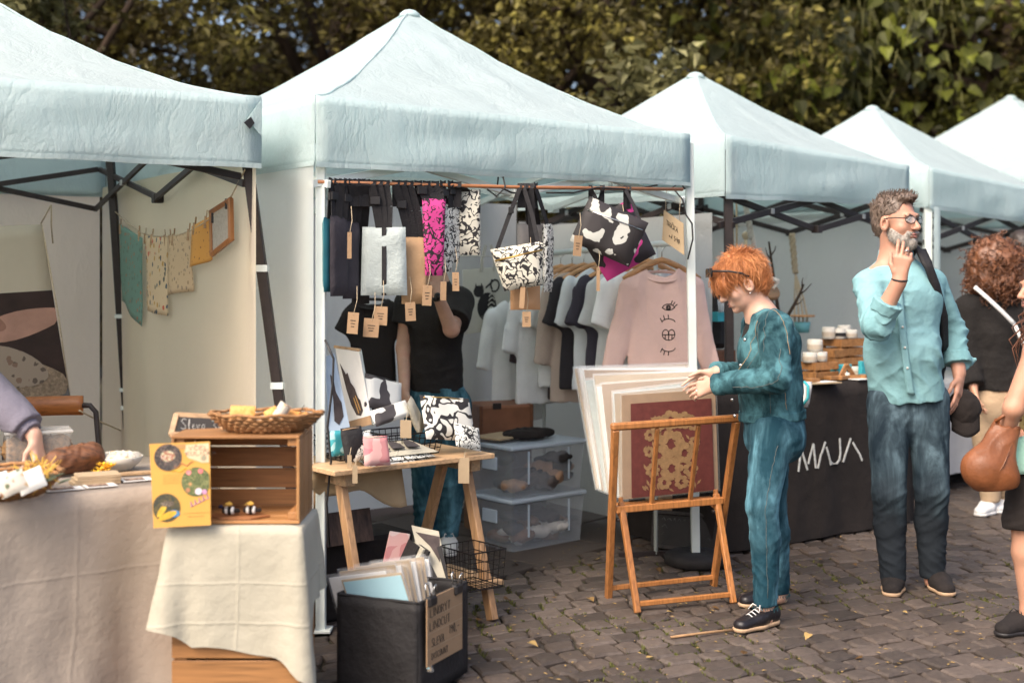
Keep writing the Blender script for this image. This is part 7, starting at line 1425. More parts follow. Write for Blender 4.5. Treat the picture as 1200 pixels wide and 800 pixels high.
for sg in (-1,1): mb = ribbon([tp(.05*sg,.17), tp(.05*sg,.24), tp(.02*sg,.33)], .02, tux); part('handle', mb, mat('cotton_tape', (.5,.47,.4), .9, .05), TO)
mb = MB()
for i, (cx_, cy_, rx, ry) in enumerate(((-.01,-.04,.075,.085), (-.075,.055,.04,.035))):
    mb.prism([(cx_+rx*math.cos(t), cy_+ry*math.sin(t)) for t in np.linspace(0,2*pi,22)[:-1]], tp(0,0)+tn*.001*i, tux, UP, .002)
for ex in (-.105,-.06): mb.prism([(ex,.075),(ex+.022,.075),(ex+.005,.105)], tp(0,0)+tn*.002, tux, UP, .002)
part('cat_print', mb, MT['ink'], TO); mb = MB(); mb.tube([tp(.05+.035*math.cos(t)*(1-.05*t), .085+.035*math.sin(t)*(1-.05*t)) for t in np.linspace(-2.2,4,16)]+[], .006, 5)
mb.tube([tp(-.02,.075), tp(.02,.1), tp(.03,.12)], .006, 5); part('cat_tail', mb, MT['ink'], TO); mb = MB()
for j in range(6): mb.tube([tp(.055-.004*j-.05*(1-t), .02-.027*j+.018*math.sin(t*3))+tn*.003 for t in np.linspace(0,1,6)], .0035, 4)
part('cat_stripes', mb, mat('cotton_print', (.55,.53,.46), .9, .05), TO)
# ---------------- trestle table -------------------------------------------
ZT = .71
tA, tB = onz(392, 552, ZT), onz(580, 531, ZT); tu = nrm(tB-tA); tn_ = V3(-tu[1], tu[0], 0); TL = np.linalg.norm(tB-tA); TD = .44
def tt(x, y, z=0): return V3(tA[0], tA[1], ZT)+tu*x+tn_*y+UP*z
TR = thing('trestle_table', 'pale wooden trestle table of pouches and baskets', 'table', (tA+tB)/2*V3(1,1,0))
mb = MB(); mb.box(tt(TL/2, TD/2, -.011), (TL, TD, .022), tu); part('table_top', mb, MT['plywood'], TR, bev=.003)
for x in (.11, TL-.06):
    for y0, y1 in ((.15, -.06), (.29, .56)):
        mb = MB(); a = tt(x, y0, -.024); b = tt(x+.0, y1, -ZT+.002); mb.bar(a, b, .032, .05, tu); part('leg', mb, MT['plywood_z'], TR, bev=.003)
    mb = MB(); mb.box(tt(x, .24, -.052), (.05,.36,.055), tu); part('cross_piece', mb, MT['plywood'], TR, bev=.002)
mb = MB(); mb.box(tt(TL-.075, .13, -ZT+.16), (.14,.4,.02), tu); part('lower_shelf', mb, MT['plywood'], TR, bev=.002)
mb = MB(); mb.box(tt(TL/2, .42, -.06), (TL-.3,.02,.07), tu); part('rail', mb, MT['plywood'], TR, bev=.002)
def wbasket(name, label, c, ux, w, d, h, flare=1.15, nx=9, ny=5, nz=4):
    T = thing(name, label, 'basket', c); ux = nrm(ux); uy = V3(-ux[1], ux[0], 0)
    def q(x, y, z): s_ = (1+(flare-1)*z/h); return np.asarray(c)+ux*(x*s_)+uy*(y*s_)+UP*z
    for j in range(nz+1):
        z = h*j/nz; mb = MB(); p = [q(-w/2,-d/2,z), q(w/2,-d/2,z), q(w/2,d/2,z), q(-w/2,d/2,z), q(-w/2,-d/2,z)]; mb.tube(p, .0034 if j == nz else .002, 5); part('rim' if j == nz else 'ring_wire', mb, MT['wire'], T)
    mb = MB()
    for i in range(nx+1): x = -w/2+w*i/nx; mb.tube([q(x,-d/2,h), q(x,-d/2,.002), q(x,d/2,.002), q(x,d/2,h)], .0018, 4)
    for i in range(ny+1): y = -d/2+d*i/ny; mb.tube([q(-w/2,y,h), q(-w/2,y,.004), q(w/2,y,.004), q(w/2,y,h)], .0018, 4)
    part('mesh_wires', mb, MT['wire'], T, kind='stuff'); return T
wbasket('wire_basket', 'black wire basket at the right end of the trestle table', tt(.50,.26,.003), tu, .25, .2, .095); wbasket('wire_basket', 'black wire basket behind the stacked flat pouches, nearer the prints', tt(.255,.31,.003), tu, .2, .19, .09)
MT['d_face'] = doodle('black_white_face_print', (.64,.62,.55), (.018,.015,.015), 14, .27, 24); MT['leafprint'] = patches('leaf_print', [(.63,.62,.57),(.05,.042,.042),(.6,.6,.56),(.035,.03,.03)], 11); MT['pinkgraph'] = patches('pink_red_print', [(.62,.18,.2),(.7,.4,.36),(.6,.25,.24),(.72,.55,.5)], 13)
def tp_(name, label, px, py, w, h, t, m, rot=0., lean=.3, dy=.2, taper=1., cat='pouch', yaw=None, zc=None, e=5, zipm=None):
    Y = dy; c = P(px, py, Y); ux = nrm(tu*1 if yaw is None else yaw); back = V3(-ux[1], ux[0], 0); ux = nrm(ux*math.cos(rot)+UP*math.sin(rot)); uy = nrm(np.cross(back, ux)*-1); uy = uy if uy[2] > 0 else -uy; uy = nrm(uy+back*lean)
    mb = MB(); pillow(c, ux, uy, w, h, t, mb, 10, taper, e, amp=.005); o = solo(name, mb, m, label, cat, smooth=True)
    if zipm: nf = np.cross(ux, uy); nf = nf if nf[1] < 0 else -nf; z = MB(); z.tube([c+uy*h*.44-ux*w*.44+nf*.004, c+uy*h*.45+nf*t*.4, c+uy*h*.44+ux*w*.44+nf*.004], .003, 4); part('zip', z, zipm, o, True)
    return o
tp_('pouch', 'large cream pouch with a bold black face print in the right wire basket', 525, 490, .27, .2, .05, MT['d_face'], -.12, .45, 5.62, zipm=MT['brass'])
tp_('pouch', 'second black print pouch slumped over the front rim of the right basket', 548, 512, .14, .11, .04, MT['d_bw2'], -.25, .5, 5.55)
tp_('pouch', 'cream cardlike pouch standing at the inner end of the right basket', 487, 487, .08, .16, .03, MT['linen_light'], .35, .3, 5.58, yaw=nrm(tu+tn_*.9))
tp_('pouch', 'white pouch with black leaf print standing behind the near basket', 449, 462, .2, .155, .04, MT['leafprint'], -.28, .4, 5.62, zipm=MT['black_plastic'])
tp_('pouch', 'white and black leaf print pouch lying across the near basket', 458, 484, .19, .075, .04, MT['leafprint'], .2, .6, 5.52)
for i in range(3):
    c = tt(.33+.015*i, .1+.012*i, .012+.017*i); mb = MB(); pillow(c, nrm(tu+tn_*(.1-.06*i)), nrm(tn_-tu*.1+UP*.22), .3, .17, .018, mb, 10, 1.12, amp=.003); o = solo('flat_pouch', mb, MT['linen_light'] if i == 2 else MT['d_bw2'], ['bottom flat pouch of the stack, black-printed','middle flat pouch of the stack, black-printed','top cream flat pouch with three dark pointed leaves'][i], 'pouch', 'flat pouches stacked', smooth=True)
    if i == 2:
        n_ = np.cross(nrm(tu), nrm(tn_+UP*.22)); n_ = n_ if n_[2] > 0 else -n_; L_ = MB()
        for j in range(3): a = c+tu*(-.085+.075*j)-tn_*.055+n_*.0108; L_.prism([(-.028,0),(.034,0),(.038,.05),(.012,.105),(-.012,.055)], a, tu, nrm(tn_+UP*.22), .003)
        part('leaf_print', L_, mat('dark_print_ink', (.05,.042,.042), .8, .35, 40), o)
tp_('pouch', 'small pink and red marbled pouch standing at the table front', 441, 528, .115, .12, .035, MT['pinkgraph'], -.05, .25, 5.2, 1.1, zipm=MT['linen_light'])
tp_('pouch', 'black and white pouch squeezed behind the pink marbled one', 424, 522, .12, .115, .04, MT['d_bw2'], .1, .3, 5.27); tp_('pouch', 'black pouch with a pale zip standing upright at the table corner', 414, 520, .1, .14, .045, MT['black_nylon'], .05, .2, 5.25, zipm=MT['kraft']); tp_('pouch', 'teal marbled pouch at the corner by the white leg', 397, 519, .08, .105, .03, patches('teal_marble', [(.04,.3,.34),(.3,.5,.5),(.03,.2,.25)], 14), 0, .2, 5.3)
for (x0, x1, y0, y1, Y, lb) in ((469,482,492,513,5.35,'kraft tag on the front rim of the near wire basket'), (537,550,536,566,5.5,'pale tag hanging over the right table edge'), (407,412,533,552,5.17,'slim kraft tag standing by the black pouch'), (413,419,545,566,5.12,'kraft tag on a string over the table corner')):
    T = thing('price_tag', lb, 'tag', P((x0+x1)/2, y1, Y), 'tags on the trestle table'); mb = MB(); mb.box(P((x0+x1)/2,(y0+y1)/2,Y), ((x1-x0)/F*Y,.0016,(y1-y0)/F*Y), nrm(V3(1,.2,-.05))); part('card', mb, MT['kraft_light'], T); mb = MB(); mb.tube([P((x0+x1)/2,y0+2,Y-.002), P((x0+x1)/2+2,y0-9,Y+.02)], .0014, 4); part('string', mb, MT['cord'], T)
# prints standing at the table's near end
def print_sheet(name, label, a, b, c, d, m_sheet, art, art_m, group=None, th=.004):
    T = thing(name, label, 'print', (np.asarray(c)+d)/2, group); mb = MB(); n = nrm(np.cross(b-a, a-d)); n = n if n[1] < 0 else -n; mb.add([d, c, b, a]+[p-n*th for p in (d, c, b, a)], [(0,1,2,3),(7,6,5,4),(0,4,5,1),(1,5,6,2),(2,6,7,3),(3,7,4,0)]); part('sheet', mb, m_sheet, T)
    for poly, am in zip(art, art_m): mb = MB(); mb.add([lerp(lerp(a, b, u), lerp(d, c, u), v)+n*.0018 for u, v in poly], [tuple(range(len(poly)))]); part('printed_art', mb, am, T, sol=.0008)
    return T
ik = mat('soft_black_print', (.055,.04,.038), .8, .5, 14, detail=6); gd = mat('gold_print', (.4,.22,.06), .6, .3, 30); bl = mat('pale_blue_print', (.42,.5,.58), .8, .08)
PG = 'prints standing on the trestle table'
ga = [(.1,.18),(.28,.32),(.36,.3),(.42,.42),(.55,.5),(.62,.62),(.7,.66),(.74,.8),(.62,.86),(.45,.84),(.3,.7),(.2,.5)]
print_sheet('art_print', 'framed print of a dark feathery leaf with gold lines beside the white leg', P(393,408,5.66), P(421,412,5.6), P(436,497,5.5), P(408,504,5.56), MT['paper'], [ga, [(.36,.5),(.4,.5),(.58,.82),(.54,.83)], [(.46,.5),(.5,.52),(.66,.78),(.62,.8)], [(.28,.5),(.32,.5),(.46,.8),(.42,.82)], [(0,.9),(1,.88),(1,1),(0,1)]], [ik, gd, gd, gd, MT['kraft']], PG)
mb = MB(); 
for p, q in (((392,406),(422,410)), ((422,410),(437,498))): mb = MB(); mb.bar(P(*p,5.68), P(*q,5.62 if q[1] < 450 else 5.52), .012, .012, V3(0,-1,0)); solo('display_rail', mb, MT['steel_white'] if p[0] > 400 else MT['plywood'], 'slim '+('metal side' if p[0] > 400 else 'wooden top')+' rail of the print stand by the white leg', 'print stand')
print_sheet('art_print', 'pale blue print with a dark paddle shape at the stand\'s near edge', P(381,418,5.45), P(392,414,5.5), P(410,500,5.42), P(386,508,5.36), bl, [[(.3,.25),(.5,.3),(.56,.5),(.8,.66),(.78,.84),(.5,.93),(.28,.86),(.34,.6)]], [ik], PG)
# under the table
s = SDF(tt(0,.1,-ZT)-V3(.35,.2,0), tt(TL,.7,-.12)+V3(.1,.2,0), .012)
ub = thing('storage_crate', 'black fabric storage crate standing under the trestle table', 'box', tt(.36,.5,-ZT)); mb = MB(); mb.box(tt(.36,.46,-ZT+.175), (.5,.26,.34), tu); part('crate_body', mb, MT['black_cloth'], ub, bev=.015)
mb = MB(); mb.box(tt(.2,.38,-ZT+.39), (.3,.22,.14), tu, None, nrm(UP+tn_*.25)); part('record_sleeves', mb, mat('sleeve_edges', (.06,.035,.025), .6, .6, 60, stretch=(1,1,.05)), ub)
mb = MB(); mb.grid(lambda u, v: tt(.02+.43*u, .2+.02*math.sin(u*11)*v+.03*math.sin(u*4+1)*v, -.03-(.07+.1*u+.025*math.sin(u*9))*v), 14, 8); solo('hanging_cloth', mb, mat('tan_cotton', (.46,.33,.19), .9, .1, 6, .3, 12), 'tan cotton cloth sagging below the trestle table top', 'cloth', smooth=True, sol=.004)
wbasket('wire_basket', 'black wire basket on the low shelf of the trestle leg', tt(TL-.17,-.06,-ZT+.172), tu, .17, .2, .16, 1.12, 6, 6, 4)
print_sheet('art_print', 'black and cream graphic print leaning behind the plastic-wrapped cards', P(482,615,5.35), P(514,622,5.33), P(528,690,5.2), P(500,690,5.22), MT['linen_light'], [[(.1,.1),(1,.1),(.8,.55),(.55,.3)], [(.0,.3),(.35,.5),(.7,1),(.1,1)], [(.8,.3),(1,.25),(1,.9),(.9,.8)]], [ik, MT['ink'], MT['ink']])
mb = MB(); mb.box(P(463,650,5.38), (.09,.012,.19), nrm(V3(.9,.3,-.2)), None, nrm(V3(.2,.2,.95))); solo('folded_bag', mb, MT['pinkgraph'], 'red and pale printed sheet wedged behind the dark prints', 'print', bev=.003)
for i in range(3): mb = MB(); mb.box(P(474+6*i,662+3*i,5.3-.02*i), (.012,.1,.2), nrm(V3(.85,.5,-.35)), None, nrm(V3(.4,.1,.9))); solo('folio', mb, MT['black_nylon'] if i != 1 else MT['linen_light'], ['dark folio leaning farthest back behind the card stack','cream folio between two dark ones behind the card stack','dark folio nearest the black and cream print'][i], 'folder', 'folios leaning behind the cards', bev=.002)
# black fabric box of prints with its kraft sign
bz = .335; k0, k1, k2 = onz(490,704,bz), onz(548,668,bz), onz(395,694,bz); 
k0 = onz(490,708,bz); k1 = onz(547,682,bz); k2 = onz(396,697,bz); k3 = k1+(k2-k0)
BB = thing('print_box', 'black fabric box full of plastic-wrapped prints at the front', 'box', (k0+k1+k2+k3)/4*V3(1,1,0))
for nm, a, b in (('side_panel',k2,k0), ('side_panel',k0,k1), ('side_panel',k1,k3), ('side_panel',k3,k2)):
    n_ = nrm(np.cross(b-a, UP))
    mb = MB(); mb.grid(lambda u, v: lerp(a, b, u)*V3(1,1,0)+UP*bz*(1-v)+n_*(.008*math.sin(math.pi*u)*math.sin(math.pi*v)+.006*wob(lerp(a,b,u)+UP*v*.3, 7.))*(1 if 0<u<1 else 0)+UP*.004*wob(lerp(a,b,u), 9.)*(1-v), 16, 10); part(nm, mb, MT['black_nylon'], BB, True, sol=.008)
    mb = MB(); mb.tube([lerp(a, b, t)+UP*(.002+.004*wob(lerp(a,b,t), 9.)) for t in np.linspace(0,1,10)], .006, 6); part('rim', mb, MT['black_nylon'], BB, True)
mb = MB(); cz = UP*.02; mb.add([k0*V3(1,1,0)+cz, k1*V3(1,1,0)+cz, k3*V3(1,1,0)+cz, k2*V3(1,1,0)+cz], [(0,1,2,3)]); part('bottom', mb, MT['black_cloth'], BB)
fu, fv = nrm((k0-k2)*V3(1,1,0)), nrm((k3-k2)*V3(1,1,0)); ORD = ['first','second','third','fourth','fifth','sixth','seventh','eighth','ninth','tenth','last']; slv = clear('plastic_sleeve', (.9,.9,.88), .1, .12); cfr = (k0-k2); 
for i in range(11):
    t = i/10; base_ = lerp(k2, k3, .16+.60*(1-t))*V3(1,1,0)+fu*(.035-.015*t)+UP*.06; lean = nrm(UP+fv*(-.10+.42*(1-t*.9))*1.+fu*(-.12)); w = .225+.02*t; h = .35+.012*math.sin(i*2.1)
    if i == 10: base_ = base_+fu*.02
    fo = fu; fu = nrm(fu+lean*.2); lean = nrm(lean-fo*.2); base_ = base_-UP*.02
    if i == 10: base_ = base_+fo*.06; w = .255; h = .36
    T = thing('wrapped_print', ('pale blue plastic-wrapped print at the front of the black box' if i == 10 else ORD[10-i]+' plastic-wrapped print counted from the front of the packed row in the black box'), 'print', base_, 'plastic-wrapped prints in the black box')
    n_ = nrm(np.cross(fu, lean)); n_ = n_ if n_[1] < 0 else -n_
    mb = MB(); mb.box(base_+fu*w/2+lean*h/2, (w,.006,h), fu, None, lean); part('backing_board', mb, MT['kraft_light'] if i % 3 else MT['paper'], T, bev=.001)
    mb = MB(); mb.box(base_+fu*w/2+lean*(h/2+.004), (w+.012,.011,h+.016), fu, None, lean); part('plastic_sleeve', mb, slv, T)
    if i == 10:
        mb = MB(); mb.box(base_+fu*(w/2+.004)+lean*h/2+n_*.0062, (w-.012,.002,h-.016), fu, None, lean); part('print_face', mb, mat('pale_blue_face', (.36,.56,.62), .5, .05), T)
        for (x, y, a, b) in ((.155,.06,.05,.045), (.11,.03,.035,.03), (.19,.03,.03,.03)): mb = MB(); mb.box(base_+fu*x+lean*(y+.1)+n_*.0082, (a,.002,b), nrm(fu+lean*.3), None, nrm(lean-fu*.3)); part('print_mark', mb, MT['ink'], T)
    fu = fo
# sign
SG_ = thing('sign', 'kraft card sign with handwritten print prices clipped to the black box', 'sign', P(516,760,4.75)); ru = nrm((k1-k0)*V3(1,1,0)); rn = nrm(np.cross(ru, UP)); rn = rn if rn[1] < 0 else -rn
o_ = lerp(k0, k1, .06)*V3(1,1,0)+rn*.022+UP*(bz-.225); sw_ = np.linalg.norm((k1-k0)[:2])*.72
mb = MB(); mb.box(o_+ru*sw_/2+UP*.12, (sw_,.004,.24), ru); part('card', mb, MT['kraft'], SG_)
for z_ in (.06,.115,.17): mb = MB(); mb.box(o_+ru*sw_/2+UP*z_+rn*.0021, (sw_,.0008,.0016), ru); part('corrugation_line', mb, MT['kraft_light'], SG_)
for tx, x, z, h in (('LINORYT',.08,.172,.03), ('LINOCUT',.07,.125,.03), ('SLEVA',.12,.065,.028), ('DISCOUNT',.12,.02,.022), ('190,-',.62,.08,.03)):
    n = len(tx); ww = .5 if tx != 'DISCOUNT' else .42; sc_ = sw_*(.62 if n == 7 else .36 if n == 5 else .5)/(n*h*(ww+.16)); mb = write(tx, o_+ru*sw_*x+UP*z+rn*.003, ru, UP, h, .0012, ww*sc_, .16*sc_, .04, seed=n); part('lettering', mb, MT['ink'], SG_)
for f in (.12,.86):
    c = o_+ru*sw_*f+UP*.24; B = thing('binder_clip', 'black binder clip holding the '+('near' if f < .5 else 'far')+' top corner of the kraft sign', 'clip', c-UP*.03); mb = MB(); mb.prism([(-.012,-.03),(.012,-.03),(.004,.006),(-.004,.006)], c+ru*.028, rn, UP, .056) if False else mb.box(c-UP*.012, (.055,.026,.036), ru); part('clip_body', mb, MT['black_plastic'], B, bev=.006)
    for sg in (-1,1): mb = MB(); mb.tube([c+ru*-.016+UP*.004+rn*.008*sg, c+ru*-.01+UP*.04+rn*.018*sg, c+UP*.05+rn*.02*sg, c+ru*.01+UP*.04+rn*.018*sg, c+ru*.016+UP*.004+rn*.008*sg], .0022, 5); part('wire_arm', mb, MT['chrome'], B, True)
# suitcase, storage boxes
sb0 = P(600,648,6.86)*V3(1,1,0); bu = nrm(V3(.76,.65,0)); bv = V3(-bu[1], bu[0], 0); bw, bd_, bh = .53, .36, .285
MT['bin'] = clear('frosted_plastic', (.62,.68,.74), .15, .25); MT['bin_rim'] = clear('frosted_rim', (.62,.72,.82), .65, .3)
def bin_(label, z, mats, seed):
    T = thing('storage_bin', label, 'storage box', sb0+bu*bw/2+bv*bd_/2+UP*z, 'translucent storage boxes'); mb = MB(); q = lambda x, y, zz, s_=1: sb0+bu*(bw/2+(x-.5)*bw*s_)+bv*(bd_/2+(y-.5)*bd_*s_)+UP*(z+zz)
    b_ = [q(x,y,0,.93) for x, y in ((0,0),(1,0),(1,1),(0,1))]; t_ = [q(x,y,bh-.03) for x, y in ((0,0),(1,0),(1,1),(0,1))]
    for i in range(4): mb = MB(); j = (i+1) % 4; mb.add([b_[i], b_[j], t_[j], t_[i]], [(0,1,2,3)]); part('side_wall', mb, MT['bin'], T, sol=.003)
    mb = MB(); mb.add(b_, [(3,2,1,0)]); part('floor', mb, MT['bin'], T, sol=.003)
    mb = MB(); c_ = q(.5,.5,bh-.016); mb.box(c_, (bw+.03,bd_+.03,.024), bu); part('lid', mb, MT['bin_rim'], T, bev=.007)
    for x in (.22,.78):
        mb = MB(); mb.box(q(x,0,bh*.55)-bv*.004, (.012,.008,bh*.62), bu); part('rib', mb, MT['bin_rim'], T, bev=.002)
    mb = MB(); mb.box(q(0,.5,bh*.62)-bu*.006, (.012,.12,.07), bu); part('handle_grip', mb, MT['bin_rim'], T, bev=.003)
    rg2 = np.random.default_rng(seed)
    for i, (m_, top) in enumerate(mats):
        s = SDF(q(0,0,0)-V3(.5,.2,0), q(1,1,bh)+V3(.2,.2,.02), .011)
        for k in range(9): c = q(rg2.uniform(.12,.86), rg2.uniform(.1,.55), rg2.uniform(.03, top)); s.ell(c, (rg2.uniform(.05,.1), rg2.uniform(.04,.07), rg2.uniform(.025,.045)), k=.012)
        s.wrinkle(.022, 17., k=seed+i); 
        if (s.F < 0).any(): part('folded_clothes', s.mesh(), m_, T, True)
bin_('lower translucent storage box holding mostly white clothes', 0.002, [(mat('white_stuff', (.55,.53,.5), .9, .2, 12), .1), (mat('dark_stuff', (.06,.05,.055), .9, .4, 12), .19), (mat('brown_stuff', (.2,.11,.07), .9, .3, 12), .15)], 4)
bin_('upper translucent storage box holding dark and tan things', bh+.004, [(mat('black_stuff', (.03,.025,.025), .9, .4, 12), .2), (mat('tan_stuff', (.36,.22,.14), .9, .3, 12), .16), (mat('grey_stuff', (.1,.085,.08), .9, .3, 12), .1)], 9)
zz = 2*bh+.012; cbx = sb0+bu*bw*.52+bv*bd_*.5+UP*zz; s = SDF(cbx-V3(.3,.3,.02), cbx+V3(.3,.3,.12), .008); s.ell(cbx+UP*.02, (.17,.1,.035), np.array([bu,bv,UP]), k=.01); s.cut(cbx, -UP); s.wrinkle(.012, 16.)
solo('folded_garment', s.mesh(), MT['black_cloth'], 'folded black garment on top of the translucent boxes', 'garment', smooth=True); mb = MB(); mb.box(sb0+bu*.12+bv*.24+UP*(zz+.012), (.26,.2,.012), nrm(bu+bv*.2)); solo('paper_pad', mb, MT['kraft_light'], 'pale paper pad beside the folded black garment on the boxes', 'paper', bev=.002)
SC = thing('suitcase', 'brown fibre suitcase with a metal catch at the back of the bag stall', 'suitcase', P(590,520,7.55)); su = nrm(V3(.93,.36,0)); sc0 = P(583,494,7.5); mb = MB(); mb.box(sc0, (.33,.3,.22), su); part('case', mb, mat('brown_fibre', (.24,.1,.05), .55, .2, 8, .15, 30), SC, bev=.012); sfn = nrm(np.cross(su, UP)); sfn = sfn if sfn[1] < 0 else -sfn
for x in (-.155,.155): mb = MB(); mb.box(sc0+su*x+UP*0, (.022,.306,.226), su); part('edge_binding', mb, MT['dark_wood'], SC, bev=.004)
mb = MB(); mb.box(sc0+UP*.108+sfn*.152-su*.06, (.05,.012,.035), su); part('catch', mb, MT['steel_dark'], SC, bev=.002)
mb = MB(); mb.box(sc0*V3(1,1,0)+UP*((sc0[2]-.112)/2), (.32,.28,sc0[2]-.114), su); solo('carton', mb, mat('brown_card', (.2,.11,.06), .85, .15, 6), 'brown carton under the suitcase behind the storage boxes', 'box', bev=.004)

# ---------------- print rack ------------------------------------------------
RKp = thing('print_rack', 'folding beech rack with two slats holding a fan of large prints', 'rack', V3(.75,5.9,0)); bm = MT['beech']
Ra, Rb = P(713,700,5.92)*V3(1,1,0), P(836,686,6.14)*V3(1,1,0); tl_, tr_ = P(721,503,5.62), P(863,493,5.82); Fa, Fb = P(745,718,5.65)*V3(1,1,0), P(862,706,5.83)*V3(1,1,0)
pu = nrm(tr_-tl_)
def rbar(nm, a, b, w=.034, d=.02, side=None): mb = MB(); mb.bar(a, b, w, d, pu if side is None else side); return part(nm, mb, bm, RKp, bev=.004)
rbar('post', Ra, tl_, .03, .032); rbar('post', Rb, tr_, .03, .032)
mb = MB(); mb.bar(tl_-pu*.02+UP*.012, tr_+pu*.02+UP*.012, .034, .036, UP); part('top_rail', mb, bm, RKp, bev=.008)
l0, l1 = lerp(Ra, tl_, .535), lerp(Rb, tr_, .535); mb = MB(); mb.bar(l0+pu*.016, l1-pu*.016, .032, .03, UP); part('lower_rail', mb, bm, RKp, bev=.004)
for f in (.34,.68): rbar('slat', lerp(l0, l1, f)+UP*.01, lerp(tl_, tr_, f)-UP*.008, .022, .016)
pv0, pv1 = lerp(Ra, tl_, .5), lerp(Rb, tr_, .5); q0, q1 = pv0+pu*.045, pv1-pu*.045
bt0, bt1 = q0+V3(-.01,.13,-.0), q1+V3(-.02,.12,0)
bt0[2] = bt1[2] = .425
rbar('rear_post', Fa+pu*.01, q0+UP*.06, .028, .026); rbar('rear_post', Fb-pu*.01, q1+UP*.06, .028, .026); rbar('back_support', q0, bt0, .026, .02); rbar('back_support', q1, bt1, .026, .02); mb = MB(); mb.bar(bt0-pu*.02, bt1+pu*.02, .03, .03, UP); part('back_rail', mb, bm, RKp, bev=.006)
for nm, a, b in (('stretcher', lerp(Ra, tl_, .06), lerp(Rb, tr_, .06)), ('stretcher', lerp(Fa, q0, .09), lerp(Fb, q1, .09))): mb = MB(); mb.bar(a+pu*.01, b-pu*.01, .022, .02, UP); part(nm, mb, bm, RKp, bev=.003)
for q in (q0, q1):
    mb = MB(); mb.box(q+UP*.03-pu*.0, (.014,.03,.1), pu, None, nrm(UP+V3(0,.2,0))); part('hinge_plate', mb, bm, RKp, bev=.004)
    mb = MB(); mb.lathe([(.008,-.02),(.008,.02)], q-UP*.02, 10, pu); part('bolt', mb, MT['steel_dark'], RKp, True)
fA, fB, fC, fD = P(729,463,5.86), P(838,456,6.03), P(842,574,6.06), P(730,585,5.88)
sleeve2 = clear('large_plastic_sleeve', (.88,.9,.88), .2, .12); ns = 10; PGk = 'large prints in the beech rack'
for i in range(ns-1, -1, -1):
    t = i/(ns-1); off = V3(-.20*t, .5*t, .0)
    a, b, c_, d_ = fA+off+UP*(.06*t)-pu*.0+V3(0,.10*t,.02*t), fB+off*V3(.25,1,1)+UP*.06*t+V3(0,.1*t,.02*t), fC+off*V3(.4,.62,1)-UP*.0, fD+off*V3(.5,.62,1)
    a, b = a+V3(rr.uniform(-.018,.018)*(i>0),0,rr.uniform(-.03,.02)*(i>0)), b+V3(0,0,rr.uniform(-.03,.02)*(i>0))
    n_ = nrm(np.cross(b-a, a-d_)); n_ = n_ if n_[1] < 0 else -n_
    lb = {0:'front print with a kraft border and a red panel of pale flowers', ns-1:'pink and white abstract print standing tallest at the back of the beech rack', ns-2:'print just in front of the pink and white one at the back of the rack'}.get(i, ORD[i]+' large sleeved print counted from the red one backward in the beech rack')
    T = thing('large_print', lb, 'print', (c_+d_)/2, PGk if 'counted' in lb else None)
    def quad(nm, u0, v0, u1, v1, dz, m, th=.0): 
        q = lambda u, v: lerp(lerp(a, b, u), lerp(d_, c_, u), v)+n_*dz; mb = MB(); mb.add([q(u0,v1), q(u1,v1), q(u1,v0), q(u0,v0)]+[q(x,y)-n_*th for x, y in ((u0,v1),(u1,v1),(u1,v0),(u0,v0))], [(0,1,2,3),(7,6,5,4),(0,4,5,1),(1,5,6,2),(2,6,7,3),(3,7,4,0)]); return part(nm, mb, m, T)
    quad('board', 0, 0, 1, 1, 0, MT['kraft'] if i == 0 else (MT['paper'], MT['kraft_light'], MT['p_grey'], MT['kraft'])[i % 4], .005)
    quad('plastic_sleeve', -.012, -.02 if i else -.025, 1.015, 1.01, .004, sleeve2 if i else clear('thin_sleeve', (.88,.9,.88), .06, .1), .014)
    if i == 0:
        quad('red_panel', .085, .085, .95, .99, .0055, mat('brick_red_print', (.135,.036,.03), .6, .15, 30), .001)
        fl = mat('flower_print', (.3,.18,.085), .6, .2, 40); mb = MB(); rg2 = np.random.default_rng(12)
        q = lambda u, v: lerp(lerp(a, b, u), lerp(d_, c_, u), v)+n_*.0068; L = []
        for (cu, cv, r) in [(.36,.30,.07),(.5,.27,.085),(.64,.28,.075),(.74,.33,.05),(.28,.4,.05),(.5,.5,.12),(.37,.6,.08),(.64,.6,.09),(.5,.74,.1),(.3,.74,.06),(.7,.76,.065),(.42,.87,.06),(.6,.88,.06),(.27,.56,.045),(.75,.5,.05)]:
            for j in range(7):
                an_ = 2*pi*j/7+cu*9; pu_, pv_ = cu+r*.8*math.cos(an_), cv+r*.8*math.sin(an_); ring = [q(pu_+r*.5*math.cos(w)*(1 if True else 1), pv_+r*.4*math.sin(w)) for w in np.linspace(0, 2*pi, 9)[:-1]]; mb.add([p+n_*.0003*j for p in ring], [tuple(range(8))])
        for k in range(60):
            cu, cv = rg2.uniform(.2,.82), rg2.uniform(.24,.95); an_ = rg2.uniform(0, 2*pi); d1, d2 = .035, .012; L_ = [(cu-d1*math.cos(an_),cv-d1*math.sin(an_)),(cu+d2*math.sin(an_),cv-d2*math.cos(an_)),(cu+d1*math.cos(an_),cv+d1*math.sin(an_)),(cu-d2*math.sin(an_),cv+d2*math.cos(an_))]
            mb.add([q(x, y)-n_*.0004 for x, y in L_], [(0,1,2,3)])
        part('flower_print', mb, fl, T, kind='stuff')
    if i == ns-1:
        quad('pink_art', .02, .02, .98, .9, .0055, mat('pink_wash', (.62,.4,.35), .7, .3, 7, cool=(.66,.6,.55), detail=6), .001)
        for (x, y) in ((.36,.14),(.58,.12),(.66,.16),(.78,.1)): quad('dark_mark', x, y, x+.05, y+.05, .0068, MT['ink'], .0008)
